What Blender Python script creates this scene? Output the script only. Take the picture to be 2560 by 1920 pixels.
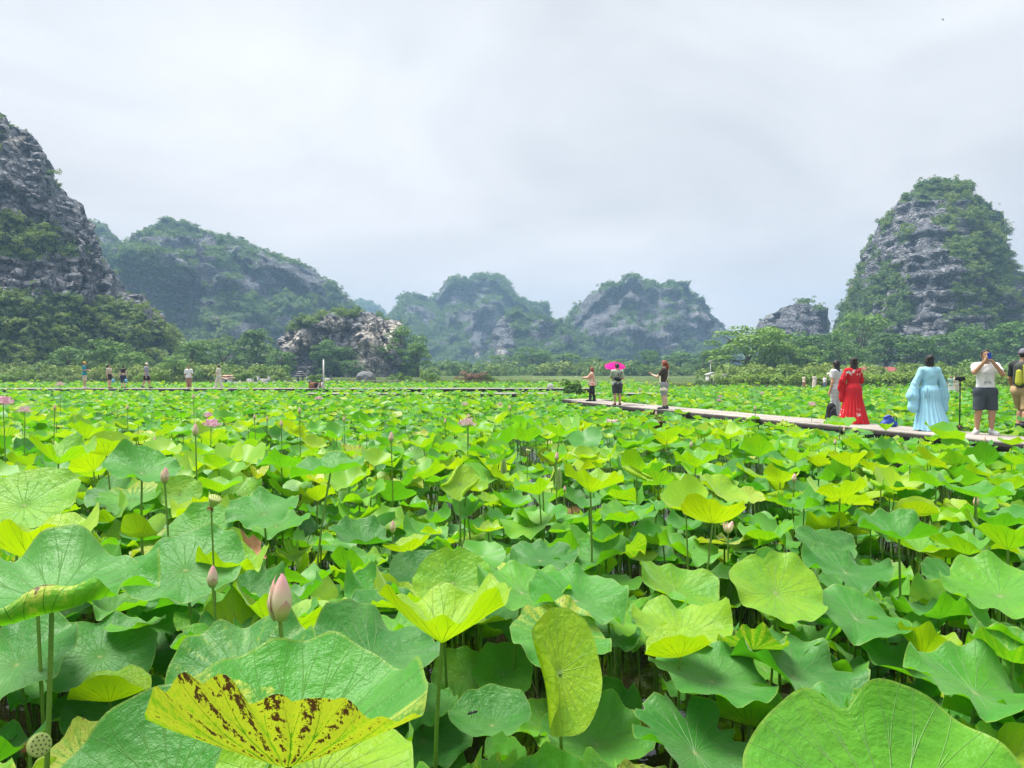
import bpy, bmesh, math, random
import numpy as np
from mathutils import Vector, Matrix

for _o in list(bpy.data.objects):
    bpy.data.objects.remove(_o, do_unlink=True)
R = math.radians
SC = bpy.context.scene
COL = SC.collection
random.seed(7)
RNG = np.random.default_rng(11)

# ------------------------------------------------------------------ camera
FPX, CX, CY = 1900.0, 1280.0, 960.0          # focal length and centre in photo pixels
HORIZON = 922.0
CAM_Z = 1.95
PITCH = math.atan((CY - HORIZON) / FPX)
cam_data = bpy.data.cameras.new('camera')
cam_data.sensor_width = 36.0
cam_data.lens = 36.0 * FPX / 2560.0
cam_data.clip_start = 0.05
cam_data.clip_end = 6000.0
cam = bpy.data.objects.new('camera', cam_data)
cam.location = (0, 0, CAM_Z)
cam.rotation_euler = (R(90) - PITCH, 0, 0)
COL.objects.link(cam)
SC.camera = cam

# ------------------------------------------------------------------ render / exposure
SC.view_settings.view_transform = 'Standard'
SC.view_settings.look = 'None'
SC.view_settings.gamma = 1.0
SC.view_settings.exposure = 2.44
SC.view_settings.use_curve_mapping = False
SC.render.engine = 'CYCLES'
SC.cycles.use_denoising = True
SC.cycles.use_adaptive_sampling = True
SC.cycles.adaptive_threshold = 0.03
SC.cycles.max_bounces = 4
SC.cycles.diffuse_bounces = 2
SC.cycles.glossy_bounces = 2
SC.cycles.transmission_bounces = 2
SC.cycles.volume_bounces = 0
SC.cycles.transparent_max_bounces = 6
SC.cycles.caustics_reflective = False
SC.cycles.caustics_refractive = False
SC.render.use_persistent_data = False

# ------------------------------------------------------------------ sun + overcast sky
SUN_EL, SUN_AZ = R(68), R(-62)               # azimuth from +Y (straight ahead) towards +X
sun_data = bpy.data.lights.new('sun', 'SUN')
sun_data.energy = 1.5
sun_data.angle = R(28)
sun_data.color = (1.0, 0.965, 0.90)
sun = bpy.data.objects.new('sun', sun_data)
_sd = Vector((math.sin(SUN_AZ) * math.cos(SUN_EL), math.cos(SUN_AZ) * math.cos(SUN_EL), math.sin(SUN_EL)))
sun.rotation_euler = _sd.to_track_quat('Z', 'Y').to_euler()
COL.objects.link(sun)

world = bpy.data.worlds.new('World')
SC.world = world
world.use_nodes = True


class NT:
    """tiny node-tree helper"""
    def __init__(s, tree):
        s.t = tree
        s.n = tree.nodes
        s.l = tree.links

    def new(s, kind, **kw):
        nd = s.n.new(kind)
        for k, v in kw.items():
            setattr(nd, k, v)
        return nd

    def put(s, sock, val):
        if hasattr(val, 'is_output') or isinstance(val, bpy.types.NodeSocket):
            s.l.new(val, sock)
        else:
            sock.default_value = val

    def math(s, op, a, b=0.0, c=0.0, clamp=False):
        nd = s.new('ShaderNodeMath', operation=op, use_clamp=clamp)
        s.put(nd.inputs[0], a); s.put(nd.inputs[1], b); s.put(nd.inputs[2], c)
        return nd.outputs[0]

    def vmath(s, op, a, b=(0, 0, 0)):
        nd = s.new('ShaderNodeVectorMath', operation=op)
        s.put(nd.inputs[0], a)
        if op == 'SCALE':
            s.put(nd.inputs['Scale'], b)
        else:
            s.put(nd.inputs[1], b)
        return nd.outputs['Value'] if op in ('LENGTH', 'DOT_PRODUCT') else nd.outputs[0]

    def mix(s, f, a, b, blend='MIX'):
        nd = s.new('ShaderNodeMix', data_type='RGBA', blend_type=blend)
        s.put(nd.inputs[0], f)
        s.put(nd.inputs[6], a if not isinstance(a, tuple) else tuple(a) + (1,) * (4 - len(a)))
        s.put(nd.inputs[7], b if not isinstance(b, tuple) else tuple(b) + (1,) * (4 - len(b)))
        return nd.outputs[2]

    def noise(s, vec, scale, detail=3.0, rough=0.55, out=0, dist=0.0):
        nd = s.new('ShaderNodeTexNoise')
        if vec is not None:
            s.put(nd.inputs['Vector'], vec)
        nd.inputs['Scale'].default_value = scale
        nd.inputs['Detail'].default_value = detail
        nd.inputs['Roughness'].default_value = rough
        nd.inputs['Distortion'].default_value = dist
        return nd.outputs[out]

    def voro(s, vec, scale, feature='F1', out='Distance'):
        nd = s.new('ShaderNodeTexVoronoi', feature=feature)
        s.put(nd.inputs['Vector'], vec)
        nd.inputs['Scale'].default_value = scale
        return nd.outputs[out]

    def ramp(s, fac, stops, interp='LINEAR'):
        nd = s.new('ShaderNodeValToRGB')
        nd.color_ramp.interpolation = interp
        els = nd.color_ramp.elements
        while len(els) < len(stops):
            els.new(0.5)
        for e, (p, c) in zip(els, stops):
            e.position = p
            e.color = (tuple(c) + (1,))[:4] if not isinstance(c, (int, float)) else (c, c, c, 1)
        s.put(nd.inputs[0], fac)
        return nd.outputs[0]

    def smooth(s, v, lo, hi):
        nd = s.new('ShaderNodeMapRange', interpolation_type='SMOOTHSTEP')
        s.put(nd.inputs[0], v)
        nd.inputs[1].default_value = lo
        nd.inputs[2].default_value = hi
        return nd.outputs[0]

    def sep(s, v):
        nd = s.new('ShaderNodeSeparateXYZ')
        s.put(nd.inputs[0], v)
        return nd.outputs

    def comb(s, x, y, z):
        nd = s.new('ShaderNodeCombineXYZ')
        s.put(nd.inputs[0], x); s.put(nd.inputs[1], y); s.put(nd.inputs[2], z)
        return nd.outputs[0]

    def bump(s, h, strength, dist):
        nd = s.new('ShaderNodeBump')
        nd.inputs['Strength'].default_value = strength
        nd.inputs['Distance'].default_value = dist
        s.put(nd.inputs['Height'], h)
        return nd.outputs[0]


def build_world():
    T = NT(world.node_tree)
    T.n.clear()
    out = T.new('ShaderNodeOutputWorld')
    bg = T.new('ShaderNodeBackground')
    bg.inputs['Strength'].default_value = 0.10
    T.l.new(bg.outputs[0], out.inputs['Surface'])
    sky = T.new('ShaderNodeTexSky', sky_type='NISHITA')
    sky.sun_disc = False
    sky.sun_elevation = SUN_EL
    sky.sun_rotation = SUN_AZ
    sky.air_density = 1.0
    sky.dust_density = 2.0
    tc = T.new('ShaderNodeTexCoord')
    d = tc.outputs['Generated']
    x, y, z = T.sep(d)
    zc = T.math('MAXIMUM', z, 0.0)
    # cloud layer coordinates: the direction carried to a flat layer far overhead
    k = T.math('DIVIDE', 1.0, T.math('ADD', zc, 0.30))
    pl = T.comb(T.math('MULTIPLY', x, k), T.math('MULTIPLY', y, k), 3.7)
    n1 = T.noise(pl, 0.75, 3.0, 0.45, dist=0.3)
    n2 = T.noise(T.vmath('ADD', pl, (7.3, 2.1, 0)), 1.5, 5.0, 0.55, dist=0.8)
    n3 = T.noise(T.vmath('ADD', pl, (1.3, 9.1, 4)), 0.30, 2.0, 0.5)
    c = T.math('ADD', T.math('MULTIPLY', n1, 0.6), T.math('MULTIPLY', n2, 0.28))
    c = T.math('ADD', c, T.math('MULTIPLY', n3, 0.35))
    c = T.smooth(c, 0.42, 0.80)
    # overcast luminance grows from the horizon to the zenith
    grad = T.math('ADD', 0.80, T.math('MULTIPLY', zc, 0.52))
    lum = T.math('MULTIPLY', grad, T.math('ADD', 0.74, T.math('MULTIPLY', c, 0.48)))
    tone = T.mix(c, (0.96, 0.965, 0.98), (1.03, 1.0, 0.965))
    # a warmer, slightly pink band low over the horizon
    tone = T.mix(T.smooth(zc, 0.36, 0.02), tone, (1.11, 0.985, 0.925))
    cloud = T.vmath('SCALE', tone, T.math('MULTIPLY', lum, 1.88))
    col = T.mix(0.93, T.vmath('SCALE', sky.outputs[0], 0.5), cloud)
    T.l.new(col, bg.inputs['Color'])


build_world()

# ------------------------------------------------------------------ photo <-> scene
_F = np.array([0, math.cos(PITCH), -math.sin(PITCH)])
_U = np.array([0, math.sin(PITCH), math.cos(PITCH)])
_X = np.array([1.0, 0, 0])
_C = np.array([0, 0, CAM_Z])


def at(px, py, d):
    """the point that the photo shows at (px, py), d metres ahead"""
    return _C + d * (_F + (px - CX) / FPX * _X - (py - CY) / FPX * _U)


def at_z(px, py, z):
    v = _F + (px - CX) / FPX * _X - (py - CY) / FPX * _U
    return _C + (z - CAM_Z) / v[2] * v


def proj(P):
    P = np.asarray(P, float) - _C
    d = P @ _F
    return CX + FPX * (P @ _X) / d, CY - FPX * (P @ _U) / d, d


# ------------------------------------------------------------------ object helpers
def tag(o, label=None, cat=None, group=None, kind=None):
    if label: o['label'] = label
    if cat: o['category'] = cat
    if group: o['group'] = group
    if kind: o['kind'] = kind
    return o


def empty(name, loc=(0, 0, 0), rz=0.0):
    o = bpy.data.objects.new(name, None)
    o.empty_display_size = 0.1
    o.location = loc
    o.rotation_euler = (0, 0, rz)
    COL.objects.link(o)
    return o


def mesh_np(name, V, Fc, smooth=True):
    """mesh from numpy: V (n,3), Fc (m,k) or list of such arrays"""
    me = bpy.data.meshes.new(name)
    V = np.asarray(V, np.float32)
    fl = Fc if isinstance(Fc, list) else [Fc]
    fl = [np.asarray(f, np.int32) for f in fl if len(f)]
    me.vertices.add(len(V))
    me.vertices.foreach_set('co', V.ravel())
    nl = sum(f.size for f in fl)
    npoly = sum(len(f) for f in fl)
    me.loops.add(nl)
    me.polygons.add(npoly)
    me.loops.foreach_set('vertex_index', np.concatenate([f.ravel() for f in fl]))
    starts, o = [], 0
    for f in fl:
        starts.append(o + np.arange(len(f)) * f.shape[1])
        o += f.size
    me.polygons.foreach_set('loop_start', np.concatenate(starts).astype(np.int32))
    if smooth:
        me.polygons.foreach_set('use_smooth', np.ones(npoly, bool))
    me.update(calc_edges=True)
    return me


def add_attr(me, name, kind, data):
    a = me.attributes.new(name, kind, 'POINT')
    data = np.ascontiguousarray(data, np.float32)
    a.data.foreach_set('vector' if kind == 'FLOAT_VECTOR' else 'value', data.ravel())


def obj(name, me, mat=None, parent=None, loc=None):
    o = bpy.data.objects.new(name, me)
    if mat is not None and not len(me.materials):
        me.materials.append(mat)
    COL.objects.link(o)
    if parent is not None:
        o.parent = parent
    if loc is not None:
        o.location = loc
    return o


class MB:
    """collects boxes, tubes, cones into one mesh"""
    def __init__(s):
        s.V, s.Q, s.T, s.n = [], [], [], 0

    def add(s, V, Q=(), T=()):
        V = np.asarray(V, float)
        s.V.append(V)
        if len(Q): s.Q.append(np.asarray(Q) + s.n)
        if len(T): s.T.append(np.asarray(T) + s.n)
        s.n += len(V)
        return s

    def box(s, c, size, rz=0.0, M=None, taper=1.0):
        hx, hy, hz = [v / 2 for v in size]
        V = np.array([[x * (taper if z > 0 else 1), y * (taper if z > 0 else 1), z] for z in (-hz, hz) for x, y in ((-hx, -hy), (hx, -hy), (hx, hy), (-hx, hy))])
        if rz:
            cc, ss = math.cos(rz), math.sin(rz)
            V = V @ np.array([[cc, ss, 0], [-ss, cc, 0], [0, 0, 1]])
        if M is not None:
            V = V @ np.asarray(M).T
        return s.add(V + np.asarray(c), [[3, 2, 1, 0], [4, 5, 6, 7], [0, 1, 5, 4], [1, 2, 6, 5], [2, 3, 7, 6], [3, 0, 4, 7]])

    def tube(s, pts, rad, n=8, caps=True):
        pts = np.asarray(pts, float)
        m = len(pts)
        rad = np.broadcast_to(rad, (m,))
        tan = np.gradient(pts, axis=0)
        tan /= np.linalg.norm(tan, axis=1)[:, None] + 1e-12
        ref = np.array([0, 0, 1.0]) if abs(tan[0][2]) < 0.9 else np.array([1.0, 0, 0])
        a = np.arange(n) * 2 * math.pi / n
        V = []
        for i in range(m):
            u = np.cross(ref, tan[i]); u /= np.linalg.norm(u) + 1e-12
            w = np.cross(tan[i], u)
            ref = np.cross(u, tan[i]) * -1 if False else ref
            V.append(pts[i] + rad[i] * (np.cos(a)[:, None] * u + np.sin(a)[:, None] * w))
        V = np.concatenate(V)
        Q = [[i * n + j, i * n + (j + 1) % n, (i + 1) * n + (j + 1) % n, (i + 1) * n + j] for i in range(m - 1) for j in range(n)]
        Tn = []
        if caps:
            V = np.concatenate([V, pts[:1], pts[-1:]])
            Tn = [[m * n, (j + 1) % n, j] for j in range(n)] + [[m * n + 1, (m - 1) * n + j, (m - 1) * n + (j + 1) % n] for j in range(n)]
        return s.add(V, Q, Tn)

    def lathe(s, prof, n=16, c=(0, 0, 0), sx=1.0, sy=1.0):
        prof = np.asarray(prof, float)
        a = np.arange(n) * 2 * math.pi / n
        V = np.concatenate([np.stack([r * np.cos(a) * sx, r * np.sin(a) * sy, np.full(n, z)], 1) for r, z in prof]) + np.asarray(c)
        m = len(prof)
        Q = [[i * n + j, i * n + (j + 1) % n, (i + 1) * n + (j + 1) % n, (i + 1) * n + j] for i in range(m - 1) for j in range(n)]
        return s.add(V, Q)

    def mesh(s, name, smooth=True):
        fl = []
        if s.Q: fl.append(np.concatenate(s.Q))
        if s.T: fl.append(np.concatenate(s.T))
        return mesh_np(name, np.concatenate(s.V), fl, smooth)

    def build(s, name, mat, parent=None, smooth=True, loc=None):
        return obj(name, s.mesh(name, smooth), mat, parent, loc)


# ------------------------------------------------------------------ numpy noise
def _h(ix, iy, iz, seed):
    h = (ix.astype(np.int64) * 374761393 + iy.astype(np.int64) * 668265263 + iz.astype(np.int64) * 2147483647 + seed * 974634777) & 0xFFFFFFFF
    h = ((h ^ (h >> 13)) * 1274126177) & 0xFFFFFFFF
    h = ((h ^ (h >> 16)) * 2246822519) & 0xFFFFFFFF
    return ((h ^ (h >> 15)) & 0xFFFFFF) / float(0xFFFFFF)


def vnoise(P, seed=0):
    P = np.asarray(P, float)
    i = np.floor(P).astype(np.int64)
    f = P - i
    f = f * f * f * (f * (f * 6 - 15) + 10)
    o = 0
    for dx in (0, 1):
        for dy in (0, 1):
            for dz in (0, 1):
                w = (f[:, 0] if dx else 1 - f[:, 0]) * (f[:, 1] if dy else 1 - f[:, 1]) * (f[:, 2] if dz else 1 - f[:, 2])
                o = o + w * _h(i[:, 0] + dx, i[:, 1] + dy, i[:, 2] + dz, seed)
    return o * 2 - 1


def fbm(P, octv=4, seed=0, gain=0.5):
    P = np.asarray(P, float)
    o, a, t = 0, 1.0, 0
    for k in range(octv):
        o = o + a * vnoise(P * 2.03 ** k + 17.1 * k, seed + k)
        t += a
        a *= gain
    return o / t


def worley(P, seed=0):
    P = np.asarray(P, float)
    i = np.floor(P).astype(np.int64)
    best = np.full(len(P), 9.0)
    sec = np.full(len(P), 9.0)
    cid = np.zeros(len(P))
    for dx in (-1, 0, 1):
        for dy in (-1, 0, 1):
            for dz in (-1, 0, 1):
                a, b, c = i[:, 0] + dx, i[:, 1] + dy, i[:, 2] + dz
                q = np.stack([a + _h(a, b, c, seed), b + _h(a, b, c, seed + 1), c + _h(a, b, c, seed + 2)], 1)
                d = np.linalg.norm(P - q, axis=1)
                v = _h(a, b, c, seed + 3)
                nb = d < best
                sec = np.where(nb, best, np.minimum(sec, d))
                cid = np.where(nb, v, cid)
                best = np.where(nb, d, best)
    return best, sec, cid


# ------------------------------------------------------------------ simple materials
MATS = {}


def mat_new(name):
    m = bpy.data.materials.new(name)
    m.use_nodes = True
    T = NT(m.node_tree)
    T.n.clear()
    out = T.new('ShaderNodeOutputMaterial')
    b = T.new('ShaderNodeBsdfPrincipled')
    T.l.new(b.outputs[0], out.inputs['Surface'])
    return m, T, b, out


def plain(name, col, rough=0.7, var=0.12, scale=6.0, bump=0.0, metal=0.0, spec=0.4):
    """flat-coloured thing with slight mottling"""
    if name in MATS:
        return MATS[name]
    m, T, b, out = mat_new(name)
    tc = T.new('ShaderNodeTexCoord').outputs['Object']
    n = T.noise(tc, scale, 4.0, 0.6)
    f = T.math('ADD', 1.0 - var, T.math('MULTIPLY', n, 2 * var))
    c = T.vmath('SCALE', tuple(col[:3]), f)
    T.put(b.inputs['Base Color'], c)
    b.inputs['Roughness'].default_value = rough
    b.inputs['Metallic'].default_value = metal
    b.inputs['Specular IOR Level'].default_value = spec
    if bump:
        T.put(b.inputs['Normal'], T.bump(T.noise(tc, scale * 3, 3.0), 0.6, bump))
    MATS[name] = m
    return m

# ================================================================== SETTING: hills
def mat_rock():
    m, T, b, out = mat_new('limestone')
    P = T.new('ShaderNodeNewGeometry').outputs['Position']
    px, py, pz = T.sep(P)
    at_veg = T.new('ShaderNodeAttribute', attribute_name='veg').outputs['Fac']
    at_cream = T.new('ShaderNodeAttribute', attribute_name='cream').outputs['Fac']
    big = T.noise(P, 0.10, 4.0, 0.6)
    mid = T.noise(P, 0.75, 5.0, 0.65)
    streak = T.noise(T.comb(T.math('MULTIPLY', px, 1.0), T.math('MULTIPLY', py, 1.0), T.math('MULTIPLY', pz, 0.10)), 0.8, 5.0, 0.65)
    strata = T.noise(T.comb(T.math('MULTIPLY', px, 0.14), T.math('MULTIPLY', py, 0.14), T.math('MULTIPLY', pz, 1.4)), 1.0, 4.0, 0.6)
    base = T.mix(T.smooth(big, 0.3, 0.7), (0.140, 0.150, 0.178), (0.255, 0.262, 0.285))
    base = T.mix(T.math('MULTIPLY', T.smooth(streak, 0.50, 0.66), 0.55), base, (0.25, 0.245, 0.245))
    base = T.mix(T.math('MULTIPLY', T.smooth(streak, 0.50, 0.34), 0.60), base, (0.060, 0.062, 0.072))
    base = T.mix(T.math('MULTIPLY', T.smooth(strata, 0.47, 0.36), 0.55), base, (0.045, 0.046, 0.052))
    base = T.mix(T.math('MULTIPLY', T.smooth(mid, 0.52, 0.70), 0.35), base, (0.20, 0.20, 0.205))
    # joints cutting the beds into blocks, the shade of the cracks painted into the colour
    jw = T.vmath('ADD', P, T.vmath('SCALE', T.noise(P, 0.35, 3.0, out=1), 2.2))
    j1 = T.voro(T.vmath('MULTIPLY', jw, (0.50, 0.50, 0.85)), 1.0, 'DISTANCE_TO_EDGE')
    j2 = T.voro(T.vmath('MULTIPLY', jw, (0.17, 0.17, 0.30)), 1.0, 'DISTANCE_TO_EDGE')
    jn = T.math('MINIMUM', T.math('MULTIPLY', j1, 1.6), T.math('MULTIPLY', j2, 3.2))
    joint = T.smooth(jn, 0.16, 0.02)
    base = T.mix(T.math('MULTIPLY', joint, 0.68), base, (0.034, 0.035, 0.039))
    warm = T.mix(T.smooth(streak, 0.38, 0.62), (0.34, 0.28, 0.21), (0.62, 0.585, 0.52))
    warm = T.mix(T.math('MULTIPLY', T.smooth(mid, 0.50, 0.36), 0.85), warm, (0.11, 0.10, 0.10))
    base = T.mix(T.math('MULTIPLY', at_cream, T.smooth(streak, 0.36, 0.50)), base, warm)
    green = T.mix(mid, (0.040, 0.075, 0.022), (0.080, 0.140, 0.034))
    vegf = T.smooth(T.math('ADD', at_veg, T.math('MULTIPLY', T.math('SUBTRACT', mid, 0.5), 0.5)), 0.42, 0.58)
    col = T.mix(vegf, base, green)
    T.put(b.inputs['Base Color'], col)
    b.inputs['Roughness'].default_value = 0.9
    b.inputs['Specular IOR Level'].default_value = 0.2
    h = T.math('ADD', T.math('MULTIPLY', mid, 0.6), T.math('MULTIPLY', strata, 0.8))
    h = T.math('ADD', h, T.math('MULTIPLY', streak, 0.6))
    h = T.math('ADD', h, T.math('MULTIPLY', T.smooth(jn, 0.0, 0.30), 1.6))
    T.put(b.inputs['Normal'], T.bump(h, 0.9, 0.45))
    return m


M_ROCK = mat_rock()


def mat_foliage(name, dark, light, yellow, attr='tint', kind='INSTANCER', trans=0.22):
    m, T, b, out = mat_new(name)
    a = T.new('ShaderNodeAttribute', attribute_name=attr, attribute_type=kind).outputs['Fac']
    P = T.new('ShaderNodeNewGeometry').outputs['Position']
    n = T.noise(P, 0.9, 3.0, 0.6)
    f = T.math('ADD', T.math('MULTIPLY', a, 0.75), T.math('MULTIPLY', n, 0.35))
    col = T.ramp(f, [(0.05, dark), (0.55, light), (1.0, yellow)])
    T.put(b.inputs['Base Color'], col)
    b.inputs['Roughness'].default_value = 0.65
    b.inputs['Specular IOR Level'].default_value = 0.3
    tr = T.new('ShaderNodeBsdfTranslucent')
    T.put(tr.inputs[0], T.vmath('MULTIPLY', col, (1.3, 1.3, 0.7)))
    mx = T.new('ShaderNodeMixShader')
    mx.inputs[0].default_value = trans
    T.l.new(b.outputs[0], mx.inputs[1])
    T.l.new(tr.outputs[0], mx.inputs[2])
    T.l.new(mx.outputs[0], out.inputs['Surface'])
    return m


M_FOL = mat_foliage('hill_foliage', (0.046, 0.095, 0.027), (0.112, 0.212, 0.044), (0.225, 0.300, 0.055))
M_BARK = plain('bark', (0.10, 0.075, 0.05), 0.9, 0.3, 5.0)


def leaf_cloud(centers, rads, n, size, rng, flat=0.8):
    """n leaf-spray quads on the outer shells of several lobes (numpy V, Q)"""
    k = rng.integers(0, len(centers), n)
    d = rng.normal(size=(n, 3))
    d /= np.linalg.norm(d, axis=1)[:, None]
    d[:, 2] = np.where(d[:, 2] < -0.35, -d[:, 2], d[:, 2])
    rr = rads[k] * (1 - 0.45 * rng.random(n) ** 2)
    p = centers[k] + d * rr[:, None] * np.array([1, 1, flat])
    nrm = d * 0.7 + np.array([0, 0, 0.55]) + rng.normal(size=(n, 3)) * 0.45
    nrm /= np.linalg.norm(nrm, axis=1)[:, None]
    t = np.cross(nrm, rng.normal(size=(n, 3)))
    t /= np.linalg.norm(t, axis=1)[:, None]
    b = np.cross(nrm, t)
    s = size * (0.6 + 0.8 * rng.random(n))[:, None]
    asp = (0.45 + 0.3 * rng.random(n))[:, None]
    droop = -np.abs(rng.normal(size=n))[:, None] * 0.25 * s * np.array([0, 0, 1.0])
    V = np.stack([p - t * s + droop, p - b * s * asp, p + t * s + droop, p + b * s * asp], 1).reshape(-1, 3)
    Q = np.arange(4 * n).reshape(-1, 4)
    return V, Q


# clump shapes that the hillside growth is made of (kept out of the scene collection: only drawn by the growth objects)
CLUMPS = bpy.data.collections.new('clump_shapes')
_rng = np.random.default_rng(5)
for _k in range(6):
    nl = 6
    c = _rng.normal(size=(nl, 3)) * np.array([0.42, 0.42, 0.26]) + np.array([0, 0, 0.25])
    r = 0.34 + 0.24 * _rng.random(nl)
    V, Q = leaf_cloud(c, r, 260, 0.125, _rng)
    me = mesh_np('clump_%s' % 'abcdef'[_k], V, Q, False)
    me.materials.append(M_FOL)
    CLUMPS.objects.link(bpy.data.objects.new('clump_%s' % 'abcdef'[_k], me))


def gn_scatter(name, pts, scl, tint, idx, coll, label, cat='plants'):
    me = bpy.data.meshes.new(name)
    me.vertices.add(len(pts))
    me.vertices.foreach_set('co', np.asarray(pts, np.float32).ravel())
    add_attr(me, 'scl', 'FLOAT_VECTOR', scl)
    n = len(pts)
    rot = np.stack([RNG.normal(size=n) * 0.15, RNG.normal(size=n) * 0.15, RNG.random(n) * 6.283], 1)
    add_attr(me, 'rot', 'FLOAT_VECTOR', rot)
    add_attr(me, 'tint', 'FLOAT', tint)
    add_attr(me, 'pick', 'FLOAT', idx)
    o = obj(name, me)
    g = bpy.data.node_groups.new(name, 'GeometryNodeTree')
    g.interface.new_socket('Geometry', in_out='INPUT', socket_type='NodeSocketGeometry')
    g.interface.new_socket('Geometry', in_out='OUTPUT', socket_type='NodeSocketGeometry')
    N, L = g.nodes, g.links
    gi, go = N.new('NodeGroupInput'), N.new('NodeGroupOutput')
    ci = N.new('GeometryNodeCollectionInfo')
    ci.inputs['Collection'].default_value = coll
    ci.inputs['Separate Children'].default_value = True
    ci.inputs['Reset Children'].default_value = True
    ip = N.new('GeometryNodeInstanceOnPoints')
    ip.inputs['Pick Instance'].default_value = True

    def na(nm, ty):
        a = N.new('GeometryNodeInputNamedAttribute')
        a.data_type = ty
        a.inputs['Name'].default_value = nm
        return a.outputs[0]
    L.new(gi.outputs[0], ip.inputs['Points'])
    L.new(ci.outputs[0], ip.inputs['Instance'])
    L.new(na('pick', 'FLOAT'), ip.inputs['Instance Index'])
    L.new(na('rot', 'FLOAT_VECTOR'), ip.inputs['Rotation'])
    L.new(na('scl', 'FLOAT_VECTOR'), ip.inputs['Scale'])
    L.new(ip.outputs[0], go.inputs[0])
    md = o.modifiers.new('scatter', 'NODES')
    md.node_group = g
    tag(o, label, cat, kind='stuff')
    return o


def grid_quads(nu, nv):
    i = np.arange(nu - 1)[:, None] * nv + np.arange(nv - 1)[None, :]
    return np.stack([i, i + nv, i + nv + 1, i + 1], -1).reshape(-1, 4)


def sm(x, a, b):
    t = np.clip((x - a) / (b - a), 0, 1)
    return t * t * (3 - 2 * t)


def hill(name, sil, D, depth, res, seed, p=1.8, block=(3.0, 2.0), amp=1.6, veg0=0.0, rocks=(), creams=(), greens=(),
         clump=2.4, dens=0.05, tint=0.5, label='', crest=0.5, big=0.16, ledge=0.30):
    sil = np.array(sil, float)
    x0, x1 = sil[0, 0], sil[-1, 0]
    nu = max(40, int((x1 - x0) / FPX * D / res))
    px = np.linspace(x0, x1, nu)
    H = np.array([at(a, b, D)[2] for a, b in zip(px, np.interp(px, sil[:, 0], sil[:, 1]))])
    H = H - 0.32 * clump * sm(H, 0, 12)
    X = (px - CX) / FPX * D
    # the skyline breaks in ledges
    stp = 2.6 * block[1]
    zj = H / stp + 0.9 * vnoise(np.stack([X / (block[0] * 3), 0 * X, 0 * X + seed], 1), seed + 90)
    H = np.where(H > 3, H + ledge * stp * (np.floor(zj) + sm(zj - np.floor(zj), 0.55, 1.0) - zj), H)
    Hm = H.max()
    nrow = int(max(36, (Hm + 1) / res))
    zrow = np.linspace(-1.0, Hm, nrow)
    nbk = max(8, nrow // 8)
    Zf = np.minimum(zrow[None, :], H[:, None])                     # level rows up to each column's crest
    tf = -np.clip(1 - (Zf + 1) / (H[:, None] + 1), 0, 1) ** (1 / p)
    tb = np.repeat(np.linspace(0, 0.6, nbk)[1:][None, :], nu, 0)
    T_ = np.concatenate([tf, tb], 1)
    nv = T_.shape[1]
    X_ = np.repeat(X[:, None], nv, 1)
    H_ = np.repeat(H[:, None], nv, 1)
    dep = depth * (0.35 + 0.65 * H_ / Hm)
    Y_ = D + T_ * dep
    Z_ = (H_ + 1.0) * (1 - np.abs(T_) ** p) - 1.0
    X_ = (px[:, None] - CX) / FPX * Y_                             # columns fan out along the camera's view rays
    P = np.stack([X_, Y_, Z_], -1).reshape(-1, 3)
    Hf = H_.ravel()
    keep = sm(np.abs(T_).ravel(), 0.0, 0.12)                       # leave the crest line where it stands
    # buttresses and gullies (big shapes, mostly vertical)
    s = Hm * 0.55
    but = fbm(P / np.array([s * 0.55, s, s * 1.3]) + seed, 4, seed)
    P[:, 1] -= big * depth * 2.2 * but * (0.3 + 0.7 * keep)
    # broken limestone: bedded layers cut by joints into blocks, each standing proud or set back
    bw, bh = block
    wp = fbm(P / (bw * 3.0), 3, seed + 3)
    zb = P[:, 2] / bh + 0.40 * wp + 0.03 * P[:, 0] / bw
    lay = np.floor(zb).astype(np.int64); lf = zb - lay
    zero = np.zeros_like(lay)
    xa = (P[:, 0] + 0.6 * P[:, 1]) / bw + 0.5 * wp
    hl = _h(lay, zero, zero, seed + 4)
    c1 = np.floor(xa / 3.2 + hl * 7).astype(np.int64)
    xb = xa + hl * 13 + 0.25 * fbm(P / (bw * 0.8), 2, seed + 6)
    c2 = np.floor(xb).astype(np.int64); xf = xb - c2
    o1 = _h(lay, c1, zero, seed + 11); o2 = _h(lay, c2, zero + 1, seed + 12)
    big_l = np.floor(zb / 4.3 + 0.5 * wp).astype(np.int64); o3 = _h(big_l, np.floor(xa / 6.0 + big_l * 0.37).astype(np.int64), zero, seed + 13)
    crev = np.maximum((np.abs(lf - 0.5) * 2) ** 5, 0.8 * (np.abs(xf - 0.5) * 2) ** 6)
    f1, f2, cidb = worley(np.stack([P[:, 0] / bw, P[:, 1] / bw, P[:, 2] / (bh * 2.2)], 1) * 0.30 + 3.1 + 0.3 * wp[:, None], seed + 21)
    off = amp * (0.75 * (o1 - 0.5) + 0.85 * (o2 - 0.5) + 1.5 * (o3 - 0.5) + 1.3 * (cidb - 0.5) - 0.95 * crev + 0.5 * fbm(P / (bw * 0.7), 3, seed + 15))
    zz = np.clip(P[:, 2] / (0.12 * Hm + 1), 0, 1)
    P[:, 1] -= off * zz
    sx = np.sign(np.gradient(H, X))[:, None].repeat(nv, 1).ravel()
    P[:, 0] += (0.45 * amp * fbm(P / (bw * 0.9), 3, seed + 7) - 0.35 * sx * off) * zz
    P[:, 2] += (0.22 * amp * (o2 - 0.5) + 0.35 * amp * (cidb - 0.5) + 0.25 * amp * fbm(P / bw, 3, seed + 8)) * zz
    Q = grid_quads(nu, nv)
    # masks
    G = P.reshape(nu, nv, 3)
    du = np.gradient(G, axis=0); dv = np.gradient(G, axis=1)
    nrm = np.cross(du, dv)
    nrm /= np.linalg.norm(nrm, axis=2)[:, :, None] + 1e-9
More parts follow.
